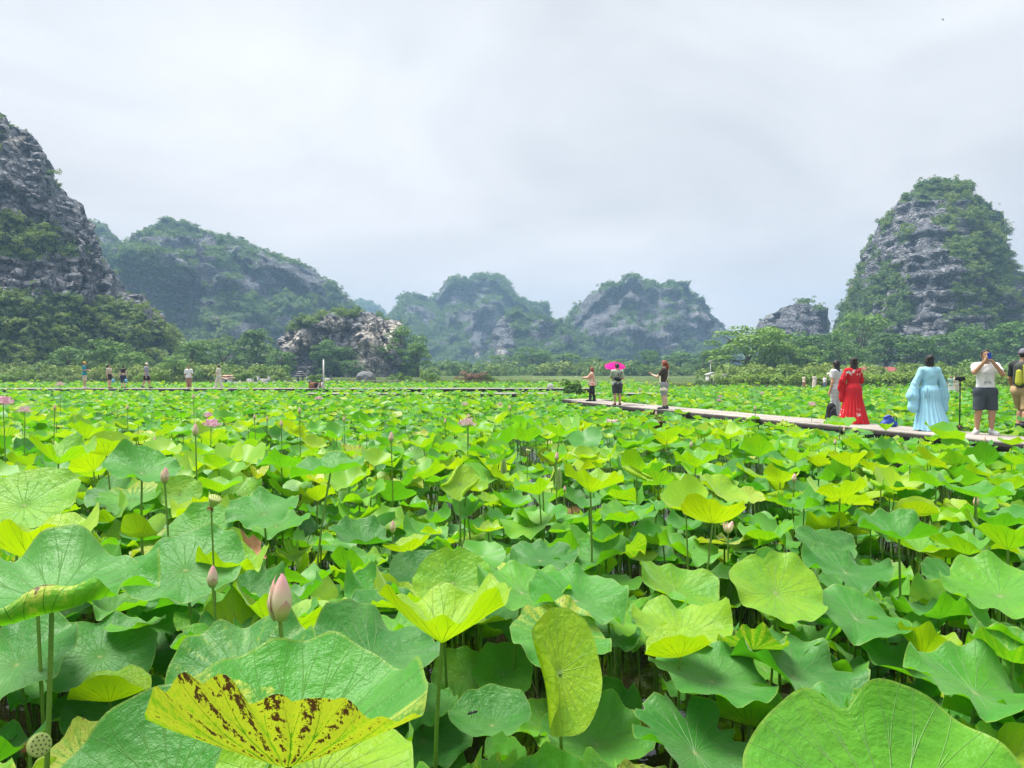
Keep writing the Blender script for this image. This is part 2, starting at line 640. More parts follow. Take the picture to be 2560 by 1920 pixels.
    nz = np.abs(nrm[:, :, 2]).ravel()
    ppx, ppy, pd = proj(P)
    veg = 0.50 + veg0 + 0.55 * (nz - 0.45) + 0.50 * fbm(P / np.array([s * .30, s * .30, s * .22]), 4, seed + 31) + 0.80 * fbm(P / (clump * np.array([2.2, 2.2, 1.2])), 3, seed + 33) + 0.25 * np.exp(-P[:, 2] / (0.10 * Hm)) + 0.15 * sm(P[:, 2] / Hf.clip(1), 0.85, 1.0)
    for (cx, cy, rx, ry, w) in rocks:
        veg -= 1.05 * w * np.exp(-(((ppx - cx) / rx) ** 2 + ((ppy - cy) / ry) ** 2) ** 1.5)
    for (cx, cy, rx, ry, w) in greens:
        veg += w * np.exp(-(((ppx - cx) / rx) ** 2 + ((ppy - cy) / ry) ** 2) ** 1.5)
    cream = np.zeros(len(P))
    for (cx, cy, rx, ry, w) in creams:
        e = w * np.exp(-(((ppx - cx) / rx) ** 2 + ((ppy - cy) / ry) ** 2) ** 2)
        cream += e
        veg -= e * 1.2
    e1 = P[Q[:, 2]] - P[Q[:, 0]]; e2 = P[Q[:, 3]] - P[Q[:, 1]]
    Q = Q[np.linalg.norm(np.cross(e1, e2), axis=1) > 1e-4]
    me = mesh_np(name, P, Q, False)
    add_attr(me, 'veg', 'FLOAT', np.clip(veg, 0, 1))
    add_attr(me, 'cream', 'FLOAT', np.clip(cream, 0, 1))
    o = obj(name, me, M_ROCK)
    tag(o, label, 'hill', kind='structure')
    # growth: clumps where the mask is green and on the crest
    rng = np.random.default_rng(seed + 77)
    A = G[:-1, :-1]; B = G[1:, :-1]; Cc = G[:-1, 1:]
    area = np.linalg.norm(np.cross(B - A, Cc - A), axis=2).ravel()
    fv = veg.reshape(nu, nv)[:-1, :-1].ravel()
    onc = (np.abs(T_)[:-1, :-1] < 0.10).ravel()
    tt = T_[:-1, :-1].ravel()
    w = area * dens * 3.4 * np.where(tt > 0.25, 0.0, 1.0) * (sm(fv, 0.45, 0.62) + onc * crest * 0.6)
    n = rng.poisson(w)
    ids = np.repeat(np.arange(len(n)), n)
    uv = rng.random((len(ids), 2))
    pts = A.reshape(-1, 3)[ids] + uv[:, :1] * (B - A).reshape(-1, 3)[ids] + uv[:, 1:] * (Cc - A).reshape(-1, 3)[ids]
    sc = 0.48 * clump * (0.45 + 0.9 * rng.random(len(ids)) ** 1.6)
    sc = np.where(onc[ids], sc * 0.62, sc)
    sc3 = np.stack([sc, sc, sc * (0.7 + 0.5 * rng.random(len(ids)))], 1)
    ti = np.clip(tint + 0.10 + 0.55 * fbm(pts / (clump * 5), 3, seed + 50) + rng.normal(size=len(ids)) * 0.16, 0, 1)
    return o, (pts, sc3, ti)


def growth(name, parts, label):
    pts = np.concatenate([p[0] for p in parts]); sc = np.concatenate([p[1] for p in parts]); ti = np.concatenate([p[2] for p in parts])
    return gn_scatter(name, pts, sc, ti, RNG.integers(0, 6, len(pts)), CLUMPS, label)


B0 = 962
# tall crag that rises out of the left edge
h1, g1 = hill('hill', [(-420, 240), (-200, 225), (-60, 255), (0, 277), (40, 300), (72, 320), (95, 375), (120, 418), (122, 448), (165, 462), (190, 500), (214, 540), (205, 560), (232, 585), (245, 640), (262, 650), (300, 690), (335, 712), (372, 735), (402, 762), (425, 800), (450, 850), (470, 905), (500, B0)][0:24],
        150, 46, 0.36, 3, p=1.7, block=(2.6, 1.7), amp=1.7, veg0=-0.05, big=0.10,
        rocks=[(60, 400, 110, 95, .7), (170, 520, 55, 60, .6), (60, 520, 90, 50, .35), (110, 690, 90, 50, .55), (40, 690, 60, 45, .5), (310, 705, 95, 60, .9), (230, 580, 50, 40, .5), (400, 780, 40, 60, .9), (250, 640, 50, 30, .4)],
        greens=[(120, 455, 55, 35, .45), (60, 590, 110, 55, .75), (230, 610, 40, 25, .4), (200, 850, 330, 90, .9), (60, 780, 120, 60, .6), (300, 850, 120, 50, .5)],
        creams=[(40, 355, 22, 18, .6), (375, 728, 9, 10, .9), (455, 815, 9, 20, .7)],
        clump=2.1, dens=0.105, tint=0.76, ledge=0.8, label='tall limestone crag with ledges of green growth at the left edge')
h1b, g1b = hill('hill', [(180, 600), (225, 548), (265, 556), (290, 585), (315, 620), (345, 632), (400, 700), (480, 800)], 420, 60, 1.6, 4, p=1.8, block=(7, 5), amp=3.0, veg0=0.22,
        clump=4.5, dens=0.02, tint=0.35, label='bluish peak just behind the left crag')
h2, g2 = hill('hill', [(260, 700), (318, 640), (335, 605), (352, 588), (400, 573), (455, 568), (490, 562), (520, 572), (560, 588), (590, 602), (640, 612), (670, 632), (740, 652), (790, 672), (820, 700), (860, 722), (890, 750), (925, 785), (960, 850), (1010, 930)],
        430, 150, 1.2, 5, p=1.55, block=(8, 5), amp=3.6, veg0=0.06,
        rocks=[(500, 610, 90, 30, .45), (690, 700, 110, 40, .65), (480, 690, 60, 40, .4), (770, 690, 50, 30, .4), (620, 830, 60, 40, .5), (740, 800, 60, 25, .55)],
        creams=[(505, 702, 14, 8, .9), (470, 692, 9, 5, .8), (540, 796, 14, 7, .8), (410, 700, 14, 7, .8)], greens=[(700, 770, 160, 30, .45), (600, 800, 120, 30, .4)],
        clump=4.0, dens=0.030, tint=0.40, label='long blue green ridge sloping down behind the left crag')
h3, g3 = hill('hill', [(850, 800), (890, 742), (915, 737), (940, 748), (960, 775), (990, 830)], 950, 90, 3.5, 6, veg0=0.3, block=(16, 12), amp=4, clump=8, dens=0.008, tint=0.4, label='tiny faint dome in the gap beside the central peak')
# rock outcrop with cream cliff
h4, g4 = hill('hill', [(660, 950), (705, 880), (712, 842), (740, 806), (790, 788), (830, 772), (880, 776), (930, 775), (955, 800), (980, 792), (1003, 800), (1010, 850), (1012, 900), (1040, B0)], 165, 16, 0.36, 8, p=3.4, block=(1.5, 5.5), amp=1.5, veg0=-0.36, big=0.12,
        rocks=[(940, 860, 60, 70, .7), (850, 820, 60, 30, .3), (750, 880, 50, 50, .5)], creams=[(935, 870, 50, 75, 1.0), (990, 830, 22, 45, .9), (745, 855, 42, 28, .8), (830, 812, 32, 22, .6), (905, 935, 45, 26, 1.0)],
        greens=[(770, 800, 50, 22, .7), (870, 795, 40, 30, .8), (960, 800, 30, 26, .6), (830, 900, 55, 50, .85), (890, 868, 25, 30, .5), (1030, 930, 50, 40, .9), (700, 930, 50, 40, .5)],
        clump=2.3, dens=0.10, tint=0.45, ledge=0.0, label='squat rock outcrop with cream cliff face and trees on its top')
h4b, g4b = hill('hill', [(440, 900), (500, 850), (560, 842), (640, 850), (690, 868), (730, 900), (760, 950)], 185, 22, 0.6, 9, p=2.0, block=(2.5, 1.6), amp=1.5, veg0=0.14,
        rocks=[(560, 880, 60, 25, .5)], clump=2.3, dens=0.09, tint=0.5, label='low rocky mound between the left crag and the cream outcrop')
# central peak and its darker spur
h5, g5 = hill('hill', [(940, 850), (980, 772), (1000, 745), (1022, 728), (1045, 722), (1062, 724), (1075, 730), (1095, 720), (1120, 702), (1140, 697), (1160, 702), (1172, 700), (1180, 688), (1200, 679), (1225, 680), (1250, 688), (1268, 708), (1285, 735), (1300, 752), (1318, 752), (1342, 746), (1352, 752), (1365, 746), (1374, 775), (1382, 800), (1420, 860), (1460, 930)],
        640, 190, 2.0, 12, p=1.6, block=(11, 9), amp=4.2, veg0=0.10, rocks=[(1150, 740, 90, 40, .3), (1200, 800, 40, 70, .5), (1230, 890, 40, 40, .4), (1060, 800, 20, 20, .4)], creams=[(1195, 880, 16, 14, .8), (1150, 930, 30, 8, .7), (1175, 937, 9, 12, .8), (1070, 790, 5, 8, .7)],
        clump=5.2, dens=0.020, tint=0.36, label='central blue hazy peak with a knobbly double summit')
h5b, g5b = hill('hill', [(1190, 935), (1228, 845), (1248, 790), (1285, 766), (1310, 776), (1340, 786), (1380, 788), (1420, 796), (1450, 815), (1500, 870), (1560, 935)], 430, 70, 1.4, 14, p=1.7, block=(7, 6), amp=3.4, veg0=0.08,
        rocks=[(1255, 850, 25, 60, .7), (1340, 830, 30, 30, .3)], creams=[(1252, 880, 10, 18, .7)], clump=4.4, dens=0.028, tint=0.32, label='dark wooded spur in front of the central peak')
# broad dome right of centre
h6, g6 = hill('hill', [(1380, 900), (1415, 802), (1425, 780), (1442, 752), (1465, 730), (1500, 716), (1530, 708), (1560, 700), (1582, 690), (1592, 694), (1598, 689), (1605, 704), (1625, 708), (1650, 706), (1690, 708), (1715, 722), (1725, 738), (1745, 740), (1768, 755), (1782, 780), (1810, 800), (1838, 826), (1856, 850), (1880, 890), (1920, 935)],
        520, 120, 1.6, 17, p=2.3, block=(7.5, 7), amp=4.0, veg0=-0.02, rocks=[(1600, 740, 120, 40, .25), (1490, 790, 45, 55, .75), (1640, 830, 130, 45, .35), (1760, 800, 40, 45, .4), (1700, 930, 120, 20, .5)],
        creams=[(1755, 780, 9, 16, .6), (1665, 850, 6, 18, .5), (1780, 810, 6, 12, .5), (1585, 935, 12, 8, .4)], greens=[(1540, 900, 60, 45, .8), (1750, 880, 70, 25, .6)],
        clump=4.4, dens=0.026, tint=0.34, label='broad rounded karst dome right of the centre')
h6b, g6b = hill('hill', [(1830, 900), (1870, 855), (1885, 845), (1910, 850), (1960, 900)], 900, 60, 3.5, 18, veg0=0.3, block=(16, 12), amp=4, clump=8, dens=0.008, tint=0.4, label='faint far hill in the gap beside the dark crag')
# small dark crag
h7, g7 = hill('hill', [(1850, 930), (1886, 865), (1892, 808), (1900, 790), (1925, 772), (1950, 760), (1965, 752), (1990, 748), (2008, 752), (2022, 765), (2030, 760), (2053, 762), (2050, 800), (2056, 830), (2090, 880), (2140, 940)], 270, 34, 0.75, 21, p=3.0, block=(4.0, 3.2), amp=2.2, veg0=-0.20,
        rocks=[(1970, 800, 70, 50, .8)], creams=[(1925, 830, 9, 14, .4), (1960, 850, 7, 10, .4)], greens=[(1960, 880, 110, 30, .7)], clump=3.0, dens=0.05, tint=0.28, label='small dark blocky crag with notched top beside the right tower')
# right tower
h8, g8 = hill('hill', [(1990, 945), (2050, 880), (2078, 836), (2100, 790), (2118, 745), (2140, 715), (2160, 660), (2185, 590), (2205, 562), (2228, 518), (2252, 490), (2288, 462), (2325, 448), (2360, 444), (2398, 460), (2428, 480), (2455, 500), (2485, 510), (2498, 540), (2492, 565), (2510, 600), (2522, 650), (2545, 672), (2580, 690), (2640, 740), (2720, 830), (2800, B0)],
        225, 52, 0.52, 25, p=1.75, block=(3.4, 2.6), amp=2.3, veg0=-0.02, big=0.12,
        rocks=[(2290, 520, 50, 40, .6), (2320, 620, 50, 90, .55), (2340, 740, 45, 100, .6), (2310, 860, 70, 40, .8), (2220, 620, 40, 40, .35), (2540, 730, 40, 50, .7), (2430, 830, 40, 50, .45), (2190, 690, 20, 25, .4)],
        creams=[(2390, 880, 30, 22, .55), (2300, 860, 20, 30, .2)], greens=[(2380, 470, 110, 30, .6), (2210, 730, 60, 50, .5), (2150, 790, 60, 60, .4), (2470, 620, 50, 90, .5), (2450, 900, 110, 40, .6), (2480, 780, 40, 60, .4)],
        clump=2.8, dens=0.070, tint=0.52, ledge=0.45, label='steep karst tower rising at the right edge')

def ground_growth(specs, sc, tint, seed):
    rng = np.random.default_rng(seed)
    P = []
    for (px0, px1, d0, d1, n) in specs:
        d = rng.uniform(d0, d1, n); x = (rng.uniform(px0, px1, n) - CX) / FPX * d
        P.append(np.stack([x, d, np.full(n, 0.2)], 1))
    P = np.concatenate(P); n = len(P)
    s_ = sc * (0.5 + 0.9 * rng.random(n) ** 1.5)
    return P, np.stack([s_, s_, s_ * (0.8 + 0.5 * rng.random(n))], 1), np.clip(tint + 0.5 * fbm(P / 9.0, 3, seed) + rng.normal(size=n) * 0.15, 0, 1)


growth('undergrowth', [ground_growth([(-200, 700, 98, 128, 900), (-150, 560, 100, 118, 420)], 1.35, 0.85, 61)], 'tangled undergrowth along the foot of the left crag and outcrop')
growth('undergrowth', [ground_growth([(1800, 2750, 84, 130, 1200)], 1.4, 0.80, 62)], 'tangled undergrowth under the trees of the right bank')
growth('undergrowth', [ground_growth([(1050, 1800, 175, 235, 520)], 2.2, 0.66, 63)], 'low scrub at the foot of the central peaks')
growth('hillside_growth', [g1], 'green growth covering the left limestone crag')
growth('hillside_growth', [g1b, g2, g3, g4b], 'woods covering the long blue green ridge')
growth('hillside_growth', [g4], 'trees and creepers growing on the squat cream outcrop')
growth('hillside_growth', [g5, g5b], 'woods covering the central hazy peak and its spur')
growth('hillside_growth', [g6, g6b], 'woods covering the broad rounded dome')
growth('hillside_growth', [g7], 'scrub growing on the small dark crag')
growth('hillside_growth', [g8], 'green growth covering the steep right tower')

# ================================================================== SETTING: ground and water
def mat_ground():
    m, T, b, out = mat_new('bank_grass')
    P = T.new('ShaderNodeNewGeometry').outputs['Position']
    n1 = T.noise(P, 0.06, 4.0)
    n2 = T.noise(P, 0.9, 4.0, 0.65)
    c = T.ramp(T.math('ADD', T.math('MULTIPLY', n1, 0.6), T.math('MULTIPLY', n2, 0.4)), [(0.3, (0.05, 0.085, 0.02)), (0.5, (0.10, 0.165, 0.035)), (0.68, (0.20, 0.21, 0.07))])
    T.put(b.inputs['Base Color'], c)
    b.inputs['Roughness'].default_value = 0.95
    T.put(b.inputs['Normal'], T.bump(n2, 1.0, 0.3))
    return m


def mat_water():
    m, T, b, out = mat_new('pond_water')
    P = T.new('ShaderNodeNewGeometry').outputs['Position']
    n1 = T.noise(P, 1.3, 4.0, 0.6)
    scum = T.noise(T.vmath('ADD', P, (4, 9, 0)), 2.2, 6.0, 0.7)
    c = T.mix(n1, (0.009, 0.007, 0.004), (0.022, 0.017, 0.009))
    sf = T.smooth(scum, 0.57, 0.66)
    c = T.mix(T.math('MULTIPLY', sf, 0.35), c, (0.06, 0.075, 0.022))
    T.put(b.inputs['Base Color'], c)
    T.put(b.inputs['Roughness'], T.math('ADD', 0.04, T.math('MULTIPLY', sf, 0.45)))
    b.inputs['Specular IOR Level'].default_value = 0.5
    rip = T.noise(P, 7.0, 3.0, 0.5)
    T.put(b.inputs['Normal'], T.bump(rip, 0.12, 0.03))
    return m


gm = MB()
bound = [(-900, 79), (-40, 79), (-8, 84), (6, 88), (11, 86), (13.5, 65.5), (40, 62), (900, 60)]
nb = len(bound)
Vg = [(x, y, 0.30) for x, y in bound] + [(x, y, -0.6) for x, y in bound] + [(x * 4, 4000, 0.30) for x, y in bound]
Qg = [[i, i + nb, i + nb + 1, i + 1] for i in range(nb - 1)] + [[i, i + 1, i + 1 + 2 * nb, i + 2 * nb] for i in range(nb - 1)]
gm.add(Vg, Qg)
tag(gm.build('ground', mat_ground(), smooth=False), kind='structure')
wm = MB()
wm.add([(-900, -30, 0), (900, -30, 0), (900, 100, 0), (-900, 100, 0)], [[0, 1, 2, 3]])
tag(wm.build('water', mat_water()), kind='structure')

# ================================================================== air
def haze():
    m = bpy.data.materials.new('haze_air')
    m.use_nodes = True
    T = NT(m.node_tree)
    T.n.clear()
    out = T.new('ShaderNodeOutputMaterial')
    v = T.new('ShaderNodeVolumePrincipled')
    v.inputs['Color'].default_value = (0.42, 0.69, 1.0, 1)
    v.inputs['Density'].default_value = 0.00075
    v.inputs['Anisotropy'].default_value = 0.0
    T.l.new(v.outputs[0], out.inputs['Volume'])
    m.cycles.homogeneous_volume = True
    b = MB()
    b.box((0, 560, 59.2), (2600, 1300, 121.6))
    o = b.build('haze', m, smooth=False)
    tag(o, 'thin blue haze hanging over the whole valley', 'haze', kind='stuff')


haze()

# ================================================================== LOTUS: materials
def mat_leaf(name='lotus_blade', simple=False):
    m, T, b, out = mat_new(name)
    A = T.new('ShaderNodeAttribute', attribute_name='leafco').outputs['Vector']
    brown = T.new('ShaderNodeAttribute', attribute_name='brown').outputs['Fac']
    u, v, tint = T.sep(A)
    uv = T.comb(u, v, 0.0)
    seedv = T.comb(u, v, T.math('MULTIPLY', tint, 37.0))
    P = T.new('ShaderNodeNewGeometry')
    back = P.outputs['Backfacing']
    r = T.vmath('LENGTH', uv)
    th = T.math('ARCTAN2', v, u)
    blot = T.noise(seedv, 1.6, 4.0, 0.6)
    tf = T.math('ADD', tint, T.math('MULTIPLY', T.math('SUBTRACT', blot, 0.5), 0.55))
    top = T.ramp(tf, [(0.0, (0.030, 0.190, 0.024)), (0.30, (0.054, 0.280, 0.022)), (0.62, (0.125, 0.390, 0.022)), (1.0, (0.34, 0.52, 0.010))])
    und = T.ramp(tf, [(0.0, (0.055, 0.260, 0.016)), (0.40, (0.135, 0.410, 0.008)), (1.0, (0.40, 0.55, 0.005))])
    # radial veins that fork towards the rim
    NV = 21.0
    fr = T.math('ABSOLUTE', T.math('SUBTRACT', T.math('FRACT', T.math('ADD', T.math('MULTIPLY', th, NV / (2 * math.pi)), 40.0)), 0.5))
    wd = T.math('MULTIPLY_ADD', r, -0.020, 0.034)
    v1 = T.math('SUBTRACT', 1.0, T.math('DIVIDE', T.math('MULTIPLY', fr, r), wd), clamp=True)
    v1 = T.math('MULTIPLY', v1, T.smooth(r, 0.78, 0.50))
    off = T.math('MULTIPLY', T.math('MAXIMUM', T.math('SUBTRACT', r, 0.48), 0.0), 0.62)
    d2 = T.math('MULTIPLY', T.math('ABSOLUTE', T.math('SUBTRACT', fr, off)), r)
    v2 = T.math('SUBTRACT', 1.0, T.math('DIVIDE', d2, T.math('MULTIPLY', wd, 0.75)), clamp=True)
    v2 = T.math('MULTIPLY', v2, T.smooth(r, 0.48, 0.56))
    vein = T.math('MAXIMUM', v1, v2)
    fine = T.voro(uv, 13.0, 'DISTANCE_TO_EDGE')
    finef = T.smooth(fine, 0.10, 0.0)
    centre = T.smooth(r, 0.050, 0.030)
    rim = T.smooth(r, 0.968, 0.992)
    top = T.mix(T.math('MULTIPLY', vein, 0.60), top, (0.27, 0.50, 0.14))
    top = T.mix(T.math('MULTIPLY', finef, 0.05), top, (0.20, 0.42, 0.08))
    top = T.mix(T.math('MULTIPLY', centre, 0.8), top, (0.42, 0.50, 0.18))
    top = T.mix(T.math('MULTIPLY', rim, 0.55), top, (0.30, 0.42, 0.06))
    vfat = T.math('MAXIMUM', T.math('MULTIPLY', T.math('SUBTRACT', 1.0, T.math('DIVIDE', T.math('MULTIPLY', fr, r), T.math('MULTIPLY', wd, 1.5)), clamp=True), T.smooth(r, 0.78, 0.50)), T.math('MULTIPLY', T.math('SUBTRACT', 1.0, T.math('DIVIDE', d2, T.math('MULTIPLY', wd, 1.1)), clamp=True), T.smooth(r, 0.48, 0.56)))
    vsel = T.smooth(T.math('SINE', T.math('MULTIPLY', T.math('FLOOR', T.math('MULTIPLY', th, NV / (2 * math.pi))), 2.4)), -0.9, -0.2)
    vfat = T.math('MULTIPLY', vfat, T.math('MULTIPLY_ADD', vsel, 0.6, 0.4))
    und = T.mix(T.math('MULTIPLY', vfat, 0.85), und, (0.030, 0.150, 0.006))
    und = T.mix(T.math('MULTIPLY', finef, 0.20), und, (0.085, 0.26, 0.012))
    col = T.mix(back, top, und)
    # withered stains between the veins
    bn = T.noise(T.comb(T.math('MULTIPLY', u, 17.0), T.math('MULTIPLY', v, 9.0), T.math('MULTIPLY', tint, 9.0)), 1.5, 6.0, 0.70)
    bm = T.math('ADD', bn, T.math('MULTIPLY', fr, 0.40))
    bm = T.math('SUBTRACT', bm, T.math('MULTIPLY', vein, 0.25))
    bm = T.math('ADD', bm, T.math('MULTIPLY_ADD', brown, 0.62, -0.62))
    bm = T.math('ADD', bm, T.math('MULTIPLY', T.smooth(r, 0.72, 1.0), T.math('MULTIPLY', brown, 0.05)))
    stain = T.math('MULTIPLY', T.smooth(bm, 0.505, 0.565), T.smooth(brown, 0.02, 0.15))
    pale = T.math('MULTIPLY', T.smooth(bm, 0.12, 0.46), T.smooth(brown, 0.02, 0.3))
    col = T.mix(T.math('MULTIPLY', pale, 0.85), col, (0.54, 0.58, 0.075))
    stc = T.mix(T.noise(seedv, 9.0, 3.0), (0.060, 0.030, 0.014), (0.27, 0.145, 0.075))
    col = T.mix(stain, col, stc)
    # dusty wax bloom and specks on the upper side
    dust = T.noise(uv, 26.0, 4.0, 0.7)
    bloom = T.math('MULTIPLY', T.math('SUBTRACT', 1.0, back), T.smooth(T.noise(seedv, 1.1, 3.0), 0.40, 0.68))
    col = T.mix(T.math('MULTIPLY', bloom, T.math('MULTIPLY', T.smooth(tint, 0.75, 0.15), 0.40)), col, (0.195, 0.420, 0.125))
    col = T.mix(T.math('MULTIPLY', T.smooth(dust, 0.56, 0.72), 0.10), col, (0.40, 0.48, 0.30))
    T.put(b.inputs['Base Color'], col)
    T.put(b.inputs['Roughness'], T.math('MULTIPLY_ADD', dust, 0.22, 0.34))
    b.inputs['Specular IOR Level'].default_value = 0.35
    T.put(b.inputs['Sheen Weight'], T.math('MULTIPLY', T.math('SUBTRACT', 1.0, back), 0.26))
    b.inputs['Sheen Roughness'].default_value = 0.45
    b.inputs['Sheen Tint'].default_value = (0.86, 1.0, 0.78, 1)
    if not simple:
        crump = T.noise(T.comb(T.math('MULTIPLY', u, 1.0), v, tint), 7.0, 4.0, 0.6)
        wrk = T.noise(T.comb(T.math('MULTIPLY', r, 9.0), T.math('MULTIPLY', th, 2.6), tint), 1.6, 3.0, 0.6)
        hgt = T.math('ADD', T.math('MULTIPLY', crump, 0.75), T.math('MULTIPLY', vein, 0.34))
        hgt = T.math('ADD', hgt, T.math('MULTIPLY', wrk, 0.40))
        hgt = T.math('ADD', hgt, T.math('MULTIPLY', finef, -0.012))
        T.put(b.inputs['Normal'], T.bump(hgt, 0.55, 0.022))
    tr = T.new('ShaderNodeBsdfTranslucent')
    trc = T.ramp(tf, [(0.0, (0.07, 0.34, 0.008)), (0.5, (0.19, 0.54, 0.005)), (1.0, (0.46, 0.66, 0.003))])
    trc = T.mix(T.math('MULTIPLY', vfat, 0.8), trc, (0.03, 0.15, 0.003))
    trc = T.mix(T.math('MULTIPLY', pale, 0.8), trc, (0.56, 0.62, 0.02))
    trc = T.mix(stain, trc, (0.05, 0.02, 0.005))
    T.put(tr.inputs[0], trc)
    mx = T.new('ShaderNodeMixShader')
    mx.inputs[0].default_value = 0.42
    T.l.new(b.outputs[0], mx.inputs[1])
    T.l.new(tr.outputs[0], mx.inputs[2])
    T.l.new(mx.outputs[0], out.inputs['Surface'])
    return m


M_LEAF = mat_leaf()
M_LEAF_FAR = mat_leaf('lotus_blade_far', True)
M_DRYLEAF = plain('dried_leaf', (0.40, 0.23, 0.12), 0.85, 0.45, 14.0, bump=0.01)


def mat_stalk():
    m, T, b, out = mat_new('lotus_stalk')
    P = T.new('ShaderNodeNewGeometry').outputs['Position']
    n = T.noise(P, 6.0, 3.0)
    pr = T.noise(P, 160.0, 2.0)
    c = T.mix(n, (0.085, 0.21, 0.022), (0.17, 0.30, 0.030))
    c = T.mix(T.math('MULTIPLY', T.smooth(pr, 0.60, 0.68), 0.6), c, (0.07, 0.07, 0.02))
    z = T.sep(P)[2]
    c = T.mix(T.math('MULTIPLY', T.smooth(z, 0.35, 0.02), 0.55), c, (0.06, 0.055, 0.02))   # darker and browner towards the foot
    T.put(b.inputs['Base Color'], c)
    b.inputs['Roughness'].default_value = 0.5
    T.put(b.inputs['Normal'], T.bump(pr, 0.4, 0.003))
    return m


M_STALK = mat_stalk()


def mat_petal(name, base, tip, mid=None):
    m, T, b, out = mat_new(name)
    a = T.new('ShaderNodeAttribute', attribute_name='along').outputs['Fac']
    g = T.new('ShaderNodeTexCoord').outputs['Object']
    n = T.noise(T.vmath('MULTIPLY', g, (60, 60, 8)), 1.0, 3.0)
    f = T.math('ADD', a, T.math('MULTIPLY', T.math('SUBTRACT', n, 0.5), 0.22))
    c = T.ramp(f, [(0.0, base), (0.5, mid or tuple((x + y) / 2 for x, y in zip(base, tip))), (1.0, tip)])
    T.put(b.inputs['Base Color'], c)
    b.inputs['Roughness'].default_value = 0.55
    b.inputs['Sheen Weight'].default_value = 0.15
    tr = T.new('ShaderNodeBsdfTranslucent')
    T.put(tr.inputs[0], c)
    mx = T.new('ShaderNodeMixShader')
    mx.inputs[0].default_value = 0.28
    T.l.new(b.outputs[0], mx.inputs[1]); T.l.new(tr.outputs[0], mx.inputs[2])
    T.l.new(mx.outputs[0], out.inputs['Surface'])
    return m


M_BUD = mat_petal('bud_petal', (0.52, 0.60, 0.20), (0.80, 0.36, 0.42), (0.80, 0.68, 0.48))
M_BUDG = mat_petal('bud_petal_green', (0.22, 0.38, 0.08), (0.60, 0.30, 0.30), (0.52, 0.50, 0.20))
M_PETAL = mat_petal('flower_petal', (0.78, 0.70, 0.60), (0.76, 0.38, 0.54), (0.80, 0.60, 0.66))
M_PETALW = mat_petal('pale_petal', (0.72, 0.66, 0.48), (0.74, 0.50, 0.52), (0.76, 0.66, 0.60))
M_STAMEN = plain('stamen', (0.62, 0.42, 0.06), 0.7, 0.3, 60)
M_POD = plain('seed_pod', (0.36, 0.44, 0.13), 0.6, 0.15, 30)
M_PODDARK = plain('seed', (0.09, 0.10, 0.03), 0.6, 0.2, 30)
M_WITHER = plain('withered', (0.26, 0.10, 0.03), 0.9, 0.4, 60)


